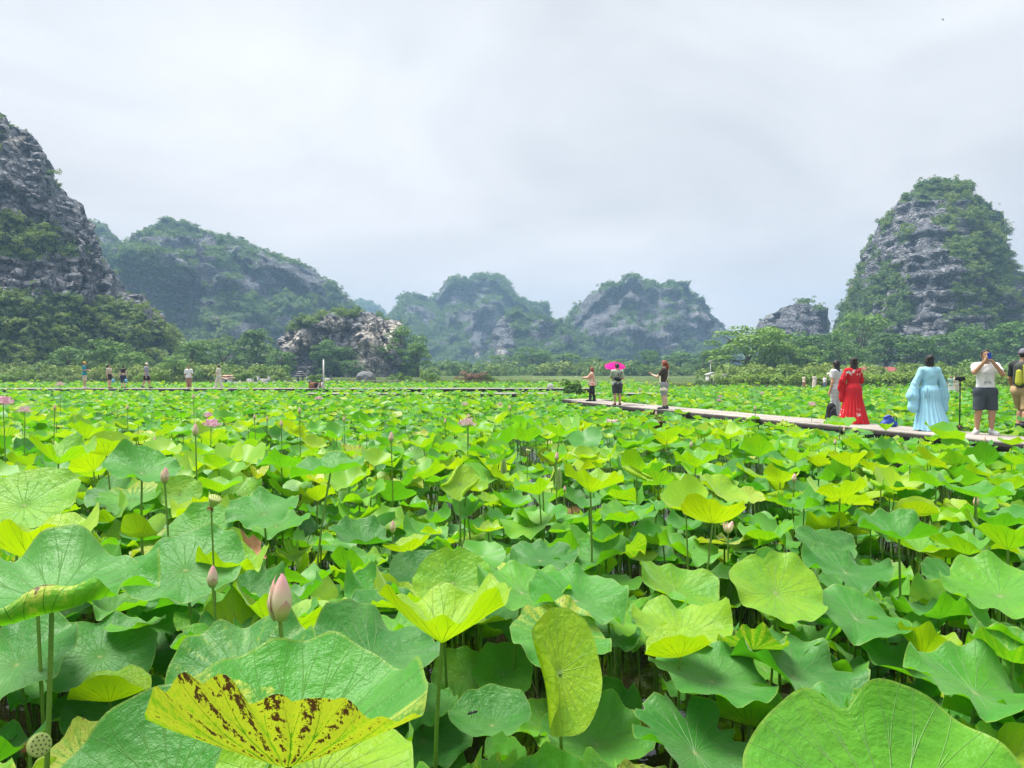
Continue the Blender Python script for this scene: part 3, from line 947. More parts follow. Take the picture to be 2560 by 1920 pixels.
# ================================================================== LOTUS: blade geometry
def blade_np(p, nr, ns, rng):
    """one lotus blade in its own frame; returns V, leafco, brown, faces"""
    Rr = p['R']
    rr = np.linspace(0, 1, nr + 1)[1:] ** 0.85
    th = np.arange(ns) * 2 * math.pi / ns
    r_, t_ = np.meshgrid(rr, th, indexing='ij')
    r_ = np.concatenate([[0.0], r_.ravel()]); t_ = np.concatenate([[0.0], t_.ravel()])
    ph = p['ph']
    # outline: two shallow notches, slight irregularity
    dn = np.angle(np.exp(1j * (t_ - p['notch'])))
    dn2 = np.angle(np.exp(1j * (t_ - p['notch'] - math.pi)))
    ol = 1 + 0.035 * np.sin(2 * t_ + ph[0]) + 0.03 * np.sin(3 * t_ + ph[1]) + 0.015 * np.sin(7 * t_ + ph[2])
    ol = ol - p['nd'] * np.exp(-(dn / 0.16) ** 2) * (1 - 0.2 * np.cos(dn)) - 0.4 * p['nd'] * np.exp(-(dn2 / 0.16) ** 2)
    if p.get('torn'):
        ol = ol - p['torn'] * np.clip(np.sin(11 * t_ + ph[3] * 3) * np.sin(5 * t_ + ph[4]), 0, 1) * 0.5
    rho = r_ * (1 + (ol - 1) * r_ ** 2)
    u, v = rho * np.cos(t_), rho * np.sin(t_)
    w = p['wave']
    z = p['cup'] * rho ** p['pw']
    z = z + w * rho ** 2.6 * (0.45 * np.sin(2 * t_ + ph[3]) + 0.42 * np.sin(3 * t_ + ph[4]) + 0.34 * np.sin(5 * t_ + ph[5]) + 0.30 * np.sin(8 * t_ + ph[6]) * rho + 0.20 * np.sin(13 * t_ + ph[7]) * rho ** 3)
    z = z - 0.55 * p['dip'] * np.exp(-(rho / 0.10) ** 2)
    if p.get('ribs'):
        z = z + p['ribs'] * np.clip(-v * 2, 0, 1) * rho * np.abs(np.cos(t_ * 10.5)) * (1 + 0.5 * np.sin(t_ * 3)) + 0.05 * np.clip(-v * 2, 0, 1) * rho ** 6 * np.sin(17 * t_)
    x, y = u.copy(), v.copy()
    sl = 1 / np.sqrt(1 + (p['cup'] * p['pw'] * 0.75 * rho ** (p['pw'] - 1)) ** 2)
    x *= sl; y *= sl
    if p.get('sx'):
        x = x * p['sx']
    if p.get('flop'):
        fd = p['flopdir']
        s = x * math.cos(fd) + y * math.sin(fd)
        e = np.clip(s - 0.25, 0, None)
        z = z - p['flop'] * e ** 1.7
        x = x - 0.25 * p['flop'] * e * math.cos(fd); y = y - 0.25 * p['flop'] * e * math.sin(fd)
    if p.get('fold'):
        fa, fb = p['fold']                       # angles of the two halves about an axis at angle 'fax'
        ax = p.get('fax', 0.0)
        c, s_ = math.cos(ax), math.sin(ax)
        a = x * c + y * s_
        q = -x * s_ + y * c
        sf = p.get('soft', 0.012)
        soft = np.sqrt(q * q + sf) - math.sqrt(sf)
        ang = np.where(q < 0, fa, fb)
        ang = ang * sm(np.abs(q), 0.0, 0.25)
        z = z * np.cos(ang) * 0.8 + soft * np.sin(ang)
        q = q * (1 - (1 - np.cos(ang)) * np.clip(np.abs(q) / 0.15, 0, 1))
        x = a * c - q * s_; y = a * s_ + q * c
    if p.get('roll'):
        s0, rc, side = p['roll']                 # flat half width, curl radius, which sides (-1, 1 or 0 = both)
        ax = p.get('fax', 0.0)
        c, s_ = math.cos(ax), math.sin(ax)
        a = x * c + y * s_
        q = -x * s_ + y * c
        aq = np.abs(q)
        ex = np.clip(aq - s0 * (1 + 0.15 * np.sin(a * 4 + ph[0])), 0, None)
        do = (ex > 0) & ((side == 0) | (np.sign(q) == side))
        an = ex / rc
        rad = rc * (1 - 0.06 * an)
        qn = np.where(do, np.minimum(aq, aq - ex) + rad * np.sin(an), aq)
        z = np.where(do, z * 0.6 + rad * (1 - np.cos(an)), z)
        q = np.sign(q) * qn
        x = a * c - q * s_; y = a * s_ + q * c
    V = np.stack([x, y, z], 1) * Rr
    co = np.stack([r_ * np.cos(t_), r_ * np.sin(t_), np.full(len(r_), p['tint'])], 1)
    br = np.full(len(r_), float(p.get('brown', 0.0)))
    if 'brownfn' in p:
        br = p['brownfn'](co[:, 0], co[:, 1])
    return V, co, br


_FACES = {}


def blade_faces(nr, ns):
    if (nr, ns) not in _FACES:
        j = np.arange(ns)
        tri = np.stack([np.zeros(ns, int), 1 + j, 1 + (j + 1) % ns], 1)
        q = []
        for i in range(nr - 1):
            a = 1 + i * ns
            q.append(np.stack([a + j, a + ns + j, a + ns + (j + 1) % ns, a + (j + 1) % ns], 1))
        _FACES[(nr, ns)] = (tri, np.concatenate(q) if q else np.zeros((0, 4), int))
    return _FACES[(nr, ns)]


def rot_np(yaw, pitch, roll):
    """yaw the blade about its stalk, then tip: pitch lifts the far side, roll lowers the right side"""
    return np.array(Matrix.Rotation(pitch, 3, 'X') @ Matrix.Rotation(roll, 3, 'Y') @ Matrix.Rotation(yaw, 3, 'Z'))


def rnd_leaf(rng, **kw):
    p = dict(R=0.25, cup=float(rng.uniform(0.10, 0.55)), pw=float(rng.uniform(1.25, 2.0)), wave=float(rng.uniform(0.14, 0.36)),
             ph=rng.uniform(0, 6.283, 8), notch=float(rng.uniform(0, 6.283)), nd=float(rng.choice([0.02, 0.05, 0.10, 0.16])), dip=0.06,
             yaw=0.0, pitch=float(rng.normal() * 0.20), roll=float(rng.normal() * 0.20), tint=float(np.clip(rng.beta(1.6, 2.0), 0, 1)))
    q = rng.random()
    if q < 0.22:
        p['flop'] = float(rng.uniform(0.3, 0.9)); p['flopdir'] = float(rng.uniform(0, 6.283))
    elif q < 0.30:
        a = float(rng.uniform(0.4, 0.9)); p['fold'] = (a, a * float(rng.uniform(0.5, 1.0))); p['fax'] = float(rng.uniform(0, 3.14)); p['tint'] = min(1, p['tint'] + 0.3)
    elif q < 0.345:
        p['roll_'] = 1; p['roll'] = p['roll']; p['rollp'] = (float(rng.uniform(0.15, 0.5)), 0.16, int(rng.choice([-1, 0, 0, 1])))
        p['fax'] = float(rng.uniform(0, 3.14)); p['tint'] = float(rng.uniform(0.55, 1.0))
    if rng.random() < 0.10:
        p['brown'] = float(rng.uniform(0.2, 0.75))
    if rng.random() < 0.08:
        p['torn'] = float(rng.uniform(0.3, 0.7))
    p.update(kw)
    return p


def blade_world(p, nr, ns, rng):
    pp = dict(p)
    tip_roll = pp['roll']
    pp['roll'] = pp.get('rollp')
    V, co, br = blade_np(pp, nr, ns, rng)
    M = rot_np(p['yaw'], p['pitch'], tip_roll)
    return V @ M.T, co, br


def stalk_np(top, foot, r0, r1, segs, n, sway, rng, tan=None):
    t = np.linspace(0, 1, segs + 1)[:, None]
    top, foot = np.asarray(top, float), np.asarray(foot, float)
    mid = (top + foot) / 2 + np.array([sway[0], sway[1], 0])
    P = (1 - t) ** 2 * foot + 2 * t * (1 - t) * mid + t ** 2 * top
    rad = r0 + (r1 - r0) * t[:, 0]
    a = np.arange(n) * 2 * math.pi / n
    ring = np.stack([np.cos(a), np.sin(a), np.zeros(n)], 1)
    V = (P[:, None, :] + rad[:, None, None] * ring[None]).reshape(-1, 3)
    j = np.arange(n)
    Q = np.concatenate([np.stack([i * n + j, i * n + (j + 1) % n, (i + 1) * n + (j + 1) % n, (i + 1) * n + j], 1) for i in range(segs)])
    return V, Q


LEAVES = []          # every individual leaf: dict with photo position, for labels


def make_leaf(c, p, label, rng, nr=9, ns=56, foot=None, group=None, name='lotus_leaf', dry=False):
    c = np.asarray(c, float)
    V, co, br = blade_world(p, nr, ns, rng)
    tri, q = blade_faces(nr, ns)
    root = empty(name, (float(c[0]), float(c[1]), 0.0))
    me = mesh_np('blade', V, [tri, q])
    add_attr(me, 'leafco', 'FLOAT_VECTOR', co)
    add_attr(me, 'brown', 'FLOAT', br)
    obj('blade', me, M_DRYLEAF if dry else M_LEAF, root, (0, 0, float(c[2])))
    if foot is None:
        foot = (rng.normal() * 0.05 * c[2], rng.normal() * 0.05 * c[2])
    rs = 0.0055 + 0.011 * p['R']
    tv, tq = stalk_np((0, 0, c[2] - 0.03 * p['R']), (foot[0], foot[1], -0.08), rs * 1.1, rs * 0.8, 7, 7, (rng.normal() * 0.03, rng.normal() * 0.03), rng)
    obj('stalk', mesh_np('stalk', tv, tq), M_STALK, root)
    x, y, d = proj(c)
    tag(root, label, 'lotus leaf', group)
    LEAVES.append(dict(o=root, x=float(x), y=float(y), d=float(d), p=p, label=label, c=c))
    return root


# ------------------------------------------------------------------ hand-placed leaves, as the photo shows them
hr = np.random.default_rng(42)


def H(px, py, w, Rm, label, nr=12, ns=72, dz=0, **kw):
    d = FPX * 2 * Rm * 0.95 / w
    c = at(px, py, d)
    base = dict(R=Rm, flop=0, torn=0, brown=0, wave=0.14)
    base.update(kw)
    base['wave'] *= 1.45
    p = rnd_leaf(hr, **base)
    if 'flop' not in kw: p['flop'] = 0
    if 'fold' not in kw: p.pop('fold', None)
    if 'rollp' not in kw: p.pop('rollp', None)
    if c[2] < 0.06:
        c[2] = 0.06
    HERO.append((px, py, w, d))
    return make_leaf(c, p, label, hr, nr, ns)


HERO = []
D2 = math.pi / 180
# foreground
H(722, 1905, 690, 0.33, 'big lotus leaf folded up with yellow, brown-blotched underside in front', 26, 130, cup=0.50, pw=1.2, wave=0.11, pitch=2 * D2, roll=0.02, fold=(50 * D2, 14 * D2), soft=0.06, fax=0.03, tint=0.30, nd=0.04, ribs=0.10,
  ph=np.array([0.4, 1.7, 3.0, 1.0, 2.0, 0.5, 4.0, 1.2]), brownfn=lambda u, v: np.where(v < 0, 0.71 + 0.08 * np.clip(-v * 1.3, 0, 1) - 0.30 * np.clip(np.abs(u) - 0.35, 0, 1), np.where((u < -0.25) & (v < 0.55), 0.42, 0.0)))
H(420, 1985, 560, 0.31, 'large smooth mid-green leaf cut off by the bottom edge below the brown-blotched leaf', 14, 80, cup=0.20, pitch=30 * D2, roll=-4 * D2, wave=0.07, tint=0.16, nd=0.03)
H(790, 1950, 500, 0.27, 'bright lime leaf showing beneath the brown-blotched folded leaf', 12, 72, cup=0.15, pitch=12 * D2, roll=6 * D2, wave=0.10, tint=0.86, dz=-.1)
H(2250, 2075, 745, 0.33, 'giant pale-veined green leaf filling the bottom right corner', 20, 110, cup=0.20, pitch=32 * D2, roll=3 * D2, wave=0.075, tint=0.56, nd=0.22, notch=100 * D2, yaw=0)
H(130, 1500, 500, 0.33, 'broad green leaf at the left edge with curled brown front lip', 18, 96, cup=0.20, pitch=6 * D2, roll=-5 * D2, wave=0.16, tint=0.28, rollp=(0.62, 0.10, -1), fax=0.25, brownfn=lambda u, v: np.clip((-v - 0.5) * 2.2, 0, 1) * np.clip(u * 2.5, 0, 1))
H(463, 1424, 275, 0.28, 'round veined green leaf facing up beside the small pink bud on the left', cup=0.14, pitch=24 * D2, roll=4 * D2, tint=0.22, wave=0.10)
H(275, 1752, 190, 0.17, 'small lime leaf folded like a boat over dark water at lower left', cup=0.2, fold=(50 * D2, 42 * D2), fax=0.0, tint=0.85, wave=0.10, pitch=-6 * D2)
H(1105, 1602, 365, 0.27, 'big yellow-green goblet-shaped leaf with dark forked veins in the foreground middle', 16, 90, cup=0.62, pw=1.25, pitch=-8 * D2, roll=2 * D2, wave=0.16, tint=0.88, nd=0.12, notch=80 * D2)
H(1132, 1458, 190, 0.22, 'heart-shaped lime leaf facing the viewer behind the big goblet leaf', cup=0.22, pitch=42 * D2, wave=0.07, tint=0.74, nd=0.2, notch=92 * D2)
H(1400, 1680, 290, 0.215, 'upright lime leaf with its left edge rolled into a pale tube', 18, 90, cup=0.10, pitch=58 * D2, roll=0.10, yaw=0.0, tint=0.88, rollp=(0.22, 0.13, 1), fax=100 * D2, wave=0.03, nd=0.03, sx=0.70)
H(1157, 1692, 150, 0.17, 'small green leaf with pale centre dot left of the upright rolled leaf', cup=0.2, pitch=34 * D2, tint=0.62, wave=0.12, nd=0.12, notch=70 * D2)
H(1258, 1684, 160, 0.18, 'green leaf with pale centre dot tucked against the upright rolled leaf', cup=0.22, pitch=30 * D2, tint=0.48, wave=0.12)
H(1230, 1812, 215, 0.20, 'deep green cupped leaf carrying a dark insect, below the upright rolled leaf', cup=0.35, pitch=10 * D2, roll=-4 * D2, tint=0.12, wave=0.06)
H(1492, 1858, 285, 0.26, 'wide pale green leaf with wavy rim near the bottom middle', cup=0.26, pitch=10 * D2, roll=5 * D2, tint=0.45, wave=0.15)
H(1060, 1850, 230, 0.22, 'dusty grey-green leaf right of the brown-blotched folded leaf', cup=0.18, pitch=14 * D2, roll=12 * D2, tint=0.10, wave=0.13)
H(1690, 1482, 205, 0.26, 'tilted lime leaf with crimped far rim left of the round yellow-green leaf', cup=0.30, pitch=16 * D2, roll=14 * D2, tint=0.70, wave=0.12)
H(1940, 1482, 235, 0.26, 'round yellow-green leaf with a deep notch at its top, facing the viewer', 14, 80, cup=0.20, pitch=30 * D2, roll=8 * D2, tint=0.78, wave=0.09, nd=0.22, notch=98 * D2)
H(1880, 1812, 195, 0.18, 'pale leaf rolled shut like a clam near the bottom, with crinkled underside', 14, 80, cup=0.3, fold=(78 * D2, 62 * D2), fax=-0.35, tint=0.62, wave=0.10)
H(1985, 1690, 310, 0.30, 'long bluish green leaf sloping down to the right above the giant corner leaf', 14, 80, cup=0.22, pitch=8 * D2, roll=16 * D2, tint=0.08, wave=0.18)
H(2245, 1668, 205, 0.22, 'smooth green leaf with upturned lime front edge above the giant corner leaf', cup=0.28, pitch=8 * D2, roll=10 * D2, tint=0.30, wave=0.10)
H(2310, 1632, 175, 0.19, 'yellow-lime cupped leaf half hidden behind a smooth green leaf at right', cup=0.55, pitch=-12 * D2, roll=18 * D2, tint=0.92, wave=0.10)
H(1780, 1700, 300, 0.28, 'dull green leaf lying low behind the clam-shaped pale leaf', cup=0.15, pitch=5 * D2, tint=0.22, wave=0.12)
H(1740, 1880, 330, 0.28, 'torn bluish leaf with ragged holes at the bottom right of centre', 14, 90, cup=0.18, pitch=14 * D2, roll=18 * D2, tint=0.06, wave=0.14, torn=0.7)
H(2440, 1730, 330, 0.28, 'pale leaf with frilled rim spreading out of the right edge', cup=0.2, pitch=6 * D2, roll=12 * D2, tint=0.36, wave=0.18)
H(600, 1690, 380, 0.30, 'grey-dusted leaf speckled with brown behind the big pink bud', 14, 80, cup=0.20, pitch=14 * D2, roll=-4 * D2, tint=0.10, wave=0.16, brownfn=lambda u, v: np.full(len(u), 0.20))
H(930, 1640, 330, 0.28, 'silvery wavy-edged leaf right of the big pink bud', cup=0.2, pitch=10 * D2, roll=12 * D2, tint=0.05, wave=0.15)
H(1400, 1600, 250, 0.24, 'pale leaf with yellowing, browned patch right of the upright rolled leaf', cup=0.16, pitch=14 * D2, roll=8 * D2, tint=0.36, wave=0.12, brownfn=lambda u, v: np.clip(0.2 + v * 0.5, 0, 0.6))
H(1440, 1500, 245, 0.26, 'pale green leaf with wavy rim right of the goblet leaf', cup=0.18, pitch=12 * D2, roll=8 * D2, tint=0.30, wave=0.15)
H(1700, 1640, 180, 0.17, 'yellow leaf folded like an open mouth right of centre', cup=0.25, fold=(52 * D2, 24 * D2), fax=-0.05, tint=0.90, wave=0.10, pitch=0)
H(40, 1660, 300, 0.27, 'dark green leaf hanging low at the left edge', cup=0.14, pitch=20 * D2, roll=-10 * D2, tint=0.12, wave=0.14)
H(250, 1640, 260, 0.25, 'dark leaf in the shade beneath the broad left leaf', cup=0.12, pitch=22 * D2, roll=8 * D2, tint=0.12, wave=0.13)
H(300, 1790, 260, 0.24, 'soft green leaf low over the water right of the tilted seed pod', cup=0.15, pitch=12 * D2, tint=0.18, wave=0.13)
# middle distance, left
H(88, 1402, 310, 0.27, 'bright lime goblet-shaped leaf with dark forked veins at the left edge', 14, 84, cup=0.58, pw=1.3, pitch=-6 * D2, tint=0.95, wave=0.13)
H(60, 1262, 250, 0.27, 'plain lime leaf tipped up at the left edge', cup=0.2, pitch=26 * D2, roll=6 * D2, tint=0.74, wave=0.08)
H(355, 1345, 140, 0.19, 'lime leaf folded in half on twin stalks at left', cup=0.3, fold=(66 * D2, 40 * D2), fax=-0.45, tint=0.84, wave=0.09)
H(266, 1138, 125, 0.21, 'young yellow-lime leaf folded like a clam on a tall stalk', cup=0.3, fold=(70 * D2, 40 * D2), fax=0.30, tint=0.90, wave=0.06)
H(355, 1182, 185, 0.25, 'broad mid-green leaf facing up behind the clam-folded lime leaf', cup=0.24, pitch=14 * D2, tint=0.26, wave=0.12)
H(146, 1158, 165, 0.25, 'tall lime goblet leaf seen from below with dark veins, left', cup=0.60, pw=1.3, pitch=-4 * D2, tint=0.72, wave=0.18)
H(216, 1096, 120, 0.25, 'wide lime leaf seen from below beyond the clam-folded one', cup=0.55, pw=1.3, pitch=-8 * D2, tint=0.76, wave=0.13)
H(660, 1285, 180, 0.26, 'wide green leaf with finely waved rim left of centre', cup=0.20, pitch=16 * D2, tint=0.24, wave=0.13)
H(450, 1235, 105, 0.17, 'small lime leaf facing the viewer beside a pale pink bud', cup=0.2, pitch=45 * D2, roll=14 * D2, tint=0.72, wave=0.07)
H(580, 1448, 190, 0.20, 'lime cupped leaf holding a withered brown leaf', 14, 80, cup=0.62, pw=1.25, pitch=-4 * D2, tint=0.80, wave=0.20)
H(500, 1330, 170, 0.24, 'rounded green leaf turned to the viewer below a seed pod', cup=0.2, pitch=30 * D2, roll=-5 * D2, tint=0.44, wave=0.08)
H(330, 1250, 150, 0.24, 'ragged pale leaf with chewed brown spots, left', cup=0.2, pitch=20 * D2, tint=0.48, wave=0.10, brownfn=lambda u, v: np.clip(v * 0.8, 0, 0.6), torn=0.4)
H(735, 1392, 105, 0.16, 'tattered yellow-green leaf eaten to lace left of centre', cup=0.4, pitch=14 * D2, tint=0.72, wave=0.3, torn=1.6, brown=0.4)
H(280, 1235, 130, 0.22, 'shaded green leaf facing up below the clam-folded lime leaf', cup=0.25, pitch=34 * D2, tint=0.14, wave=0.08)
# middle distance, centre
H(826, 1180, 190, 0.27, 'large flat-topped green leaf on a dark tall stalk left of centre', cup=0.26, pitch=4 * D2, tint=0.30, wave=0.12)
H(690, 1315, 0.5 + 165, 0.26, 'pale broad leaf with upturned far rim left of centre', cup=0.22, pitch=12 * D2, tint=0.40, wave=0.10)
H(900, 1355, 165, 0.25, 'silvery pale leaf with scalloped rim left of the thin pink bud', cup=0.34, pw=1.6, pitch=6 * D2, tint=0.06, wave=0.12)
H(1022, 1378, 135, 0.20, 'smooth yellow-lime leaf behind the thin pink bud', cup=0.42, pitch=-6 * D2, roll=-12 * D2, tint=0.92, wave=0.06)
H(1150, 1210, 115, 0.19, 'lime leaf with both edges rolled, standing tall at centre', 14, 80, cup=0.15, pitch=40 * D2, tint=0.86, rollp=(0.42, 0.10, 0), fax=62 * D2, wave=0.05)
H(1476, 1228, 170, 0.24, 'lime goblet leaf seen from below on a long stalk right of centre', 14, 80, cup=0.55, pw=1.3, pitch=-6 * D2, roll=10 * D2, tint=0.84, wave=0.14)
H(1348, 1236, 120, 0.20, 'dull lime leaf with crinkled right side on a long stalk', cup=0.60, pw=1.3, pitch=-6 * D2, tint=0.66, wave=0.12, brownfn=lambda u, v: np.clip(u * 0.8 - 0.1, 0, 0.7))
H(1592, 1190, 80, 0.16, 'small lime leaf with rolled edges beside the tall goblet leaf', cup=0.2, pitch=12 * D2, roll=20 * D2, tint=0.85, rollp=(0.4, 0.12, 0), fax=-35 * D2, wave=0.04)
H(1782, 1305, 175, 0.24, 'bright yellow backlit leaf behind a pink bud right of centre', 14, 80, cup=0.40, pitch=-26 * D2, roll=6 * D2, tint=1.0, wave=0.08, nd=0.14, notch=90 * D2)
H(1800, 1235, 130, 0.22, 'lime leaf right behind the bright yellow backlit leaf', cup=0.30, pitch=20 * D2, roll=20 * D2, tint=0.90, wave=0.08)
H(1566, 1305, 145, 0.24, 'green funnel leaf on a long stalk below the tall goblet leaf', cup=0.40, pitch=-3 * D2, tint=0.56, wave=0.16)
H(1716, 1388, 160, 0.24, 'pale wavy leaf with folded middle below the pink bud', cup=0.30, pitch=4 * D2, tint=0.50, wave=0.20)
H(1740, 1168, 120, 0.24, 'green goblet leaf seen from below right of centre', cup=0.55, pw=1.3, pitch=-2 * D2, tint=0.66, wave=0.16)
H(1350, 1400, 180, 0.26, 'bluish leaf drooping over its stalk at centre', cup=0.12, pitch=6 * D2, tint=0.04, wave=0.20, flop=0.5, flopdir=3.6)
H(1500, 1395, 175, 0.25, 'pale green leaf with cupped rim right of the heart-shaped leaf', cup=0.3, pitch=10 * D2, tint=0.36, wave=0.16)
H(1305, 1480, 240, 0.27, 'wide leaf with lime near edge beside the goblet leaf', cup=0.22, pitch=10 * D2, roll=6 * D2, tint=0.52, wave=0.15)
H(1400, 1090, 105, 0.25, 'green funnel leaf on a stalk at centre of the field', cup=0.5, pw=1.3, pitch=0, tint=0.62, wave=0.16)
# middle distance, right
H(2248, 1345, 200, 0.26, 'wide silver-topped leaf on a straight stalk at right', 14, 80, cup=0.36, pitch=2 * D2, roll=4 * D2, tint=0.20, wave=0.15)
H(2300, 1378, 150, 0.23, 'green boat-shaped leaf just behind a straight stalk at right', cup=0.36, pitch=-2 * D2, tint=0.66, wave=0.14)
H(2500, 1488, 270, 0.28, 'large pale lime leaf with wavy rim at the right edge', 14, 80, cup=0.28, pitch=8 * D2, tint=0.58, wave=0.13)
H(2400, 1455, 170, 0.24, 'silver-green leaf with wavy edge left of a large pale lime leaf', cup=0.32, pitch=6 * D2, tint=0.12, wave=0.16)
H(2100, 1245, 155, 0.25, 'yellow-lime leaf seen from below with wavy top rim, right', cup=0.46, pitch=-10 * D2, tint=0.92, wave=0.14)
H(2125, 1166, 100, 0.22, 'upright yellow goblet leaf on a tall stalk, right', cup=0.60, pw=1.3, pitch=-14 * D2, tint=0.97, wave=0.08)
H(2185, 1178, 75, 0.18, 'small yellow funnel leaf beside the upright yellow goblet leaf', cup=0.5, pitch=-6 * D2, tint=0.94, wave=0.08)
H(2292, 1290, 105, 0.19, 'yellow leaf folded shut like a clam, right', cup=0.30, fold=(64 * D2, 48 * D2), fax=-0.4, tint=0.94, wave=0.06)
H(2062, 1365, 150, 0.23, 'very dark green leaf with small bite marks, right', cup=0.16, pitch=20 * D2, roll=8 * D2, tint=0.0, wave=0.09)
H(2115, 1430, 205, 0.26, 'grey-green leaf with crisp wavy rim, right', cup=0.2, pitch=12 * D2, roll=6 * D2, tint=0.10, wave=0.16)
H(2120, 1480, 150, 0.21, 'pale scalloped leaf right of the round yellow-green leaf', cup=0.28, pitch=8 * D2, tint=0.30, wave=0.14)
H(2140, 1545, 240, 0.27, 'pale green leaf with smooth slope behind the yellow cupped leaf', cup=0.16, pitch=12 * D2, roll=12 * D2, tint=0.24, wave=0.12)
H(2420, 1385, 190, 0.25, 'green leaf seen from below leaning to the right edge', cup=0.5, pitch=-8 * D2, tint=0.60, wave=0.16)
H(2520, 1372, 210, 0.26, 'green goblet leaf with dark veins cut by the right edge', cup=0.55, pw=1.3, pitch=-8 * D2, tint=0.62, wave=0.12)
H(2440, 1240, 170, 0.26, 'broad green leaf facing up near the right edge', cup=0.30, pitch=0 * D2, tint=0.40, wave=0.12)
H(2530, 1225, 110, 0.22, 'green goblet leaf touching the right edge', cup=0.55, pitch=-4 * D2, tint=0.66, wave=0.12)
H(2340, 1215, 120, 0.23, 'green boat-shaped leaf with wide wings, right', cup=0.42, pitch=-2 * D2, tint=0.56, wave=0.15)
H(1950, 1205, 95, 0.20, 'yellow-lime leaf behind a pink bud, right', cup=0.5, pitch=-14 * D2, tint=0.92, wave=0.10)
H(2010, 1270, 130, 0.22, 'ribbed pale leaf with pinched middle, right', cup=0.40, pitch=-2 * D2, tint=0.40, wave=0.24)
# around the boardwalk
H(1930 + 170, 1062, 75, 0.30, 'lime leaf leaning on the boardwalk below the red dress', cup=0.3, pitch=8 * D2, tint=0.66, wave=0.14)
H(2215, 1075, 42, 0.18, 'small cupped leaf against the boardwalk below the blue bag', cup=0.7, pw=1.3, pitch=-4 * D2, tint=0.72, wave=0.06)
H(2530, 1112, 70, 0.24, 'lime leaf at the boardwalk edge below the striding man', cup=0.4, pitch=-4 * D2, tint=0.80, wave=0.10)
H(1508, 1022, 26, 0.17, 'dark goblet leaf against the boardwalk left of the umbrella man', cup=0.5, pitch=-4 * D2, tint=0.30, wave=0.1, nr=6, ns=36)
H(1515, 1018 + 8, 24, 0.16, 'lime leaf against the boardwalk below the umbrella man', cup=0.3, pitch=20 * D2, roll=-14 * D2, tint=0.85, wave=0.08, nr=6, ns=36)
N_HERO = len(LEAVES)

# ------------------------------------------------------------------ boardwalk footprints (kept clear of leaves)
WALK_Z = 0.55
W_A, W_B = np.array([10.35, 12.2]), np.array([2.55, 33.2])          # near edge line of the right boardwalk
_wd = (W_B - W_A) / np.linalg.norm(W_B - W_A)
_wn = np.array([_wd[1], -_wd[0]])                                    # towards +x side
WALK_W = 1.45


def on_walk(x, y, pad=0.12):
    q = np.stack([x, y], -1) - W_A
    s, t = q @ _wd, q @ _wn
    L = np.linalg.norm(W_B - W_A)
    a = (s > -1) & (s < L + 1.6) & (t > -pad) & (t < WALK_W + pad)
    b = (y > 49.6 - pad) & (y < 51.4 + pad) & (x < 5.2)
    c = (y > 43.9 - pad) & (y < 45.6 + pad) & (x > -12) & (x < 9.2)
    e = (y > 56.8) & (y < 59.2) & (x > 19.5) & (x < 31)
    return a | b | c | e


# ------------------------------------------------------------------ scattered leaves
fr_ = np.random.default_rng(101)


def scatter_xy(d0, d1, dens):
    w = lambda d: 2 * (0.72 * d + 2.0)
    n = int((w(d0) + w(d1)) / 2 * (d1 - d0) * dens)
    y = d0 + (d1 - d0) * np.sqrt(fr_.random(n)) if d0 < 0.3 * d1 else fr_.uniform(d0, d1, n)
    x = (fr_.random(n) * 2 - 1) * (0.72 * y + 2.0)
    # thin leaves that crowd one another
    keep = ~on_walk(x, y)
    return x[keep], y[keep]


def field_z(x, y, n):
    """canopy height: patches of tall and low growth"""
    P = np.stack([x / 3.2, y / 3.2, np.zeros(n)], 1)
    k = 0.5 + 0.5 * fbm(P, 3, 300)
    return k


CAND = []
for (d0, d1, dens) in [(1.6, 4.0, 30.0), (4.0, 8.0, 27.0), (8.0, 14, 15.0), (14, 26, 11.5), (26, 50, 8.0), (50, 79, 5.5)]:
    x, y = scatter_xy(d0, d1, dens)
    k = field_z(x, y, len(x))
    for i in range(len(x)):
        if y[i] > 62 and x[i] > 12.5:
            continue
        if y[i] > 76 and x[i] < 5 or y[i] > 78.5:
            continue
        far = y[i] > 14
        zt = 0.16 + 0.72 * fr_.beta(1.7, 1.5) * (0.65 + 0.7 * k[i]) + (0.22 if fr_.random() < 0.16 else 0)
        if y[i] < 3.2:
            zt = min(zt, 0.50)
        elif y[i] < 5.5:
            zt = min(zt, 0.72)
        if y[i] > 9:
            zt *= 1 - 0.30 * min(1, (y[i] - 9) / 14)
        # growth is low where it meets the boardwalks
        q_ = np.array([x[i], y[i]]) - W_A
        s_, t_ = q_ @ _wd, q_ @ _wn
        if -2 < s_ < 24 and -5.0 < t_ < 0.2:
            zt = min(zt, 0.30 + 0.24 * (-t_) / 5 + 0.24 * fr_.random() ** 3)
        if 36 < y[i] < 49.8 and x[i] < 6:
            zt = min(zt, 0.60)
        Rm = float(np.clip(fr_.normal(0.182, 0.045) * (0.78 + 0.32 * min(zt, 1.0)), 0.08, 0.30))
        if far: Rm *= 0.92
        if y[i] < 8 and zt < 0.5: Rm *= 1.15
        tint = None
        p = rnd_leaf(fr_, R=Rm, yaw=float(fr_.uniform(0, 6.283)))
        hi = zt > 0.72
        if hi and fr_.random() < 0.55:
            p['cup'] = float(fr_.uniform(0.4, 0.68)); p['pw'] = 1.3; p['tint'] = float(np.clip(fr_.normal(0.72, 0.18), 0, 1))
        if zt < 0.4:
            p['tint'] *= 0.75
        if fr_.random() < 0.06 and zt < 0.35:                      # pads that float flat on the pond
            zt = 0.012 + 0.01 * fr_.random(); p.update(cup=0.02, wave=0.01, pitch=0.0, roll=0.0, dip=0.0); p.pop('rollp', None); p.pop('fold', None); p['flop'] = 0
        CAND.append([x[i], y[i], zt, p])

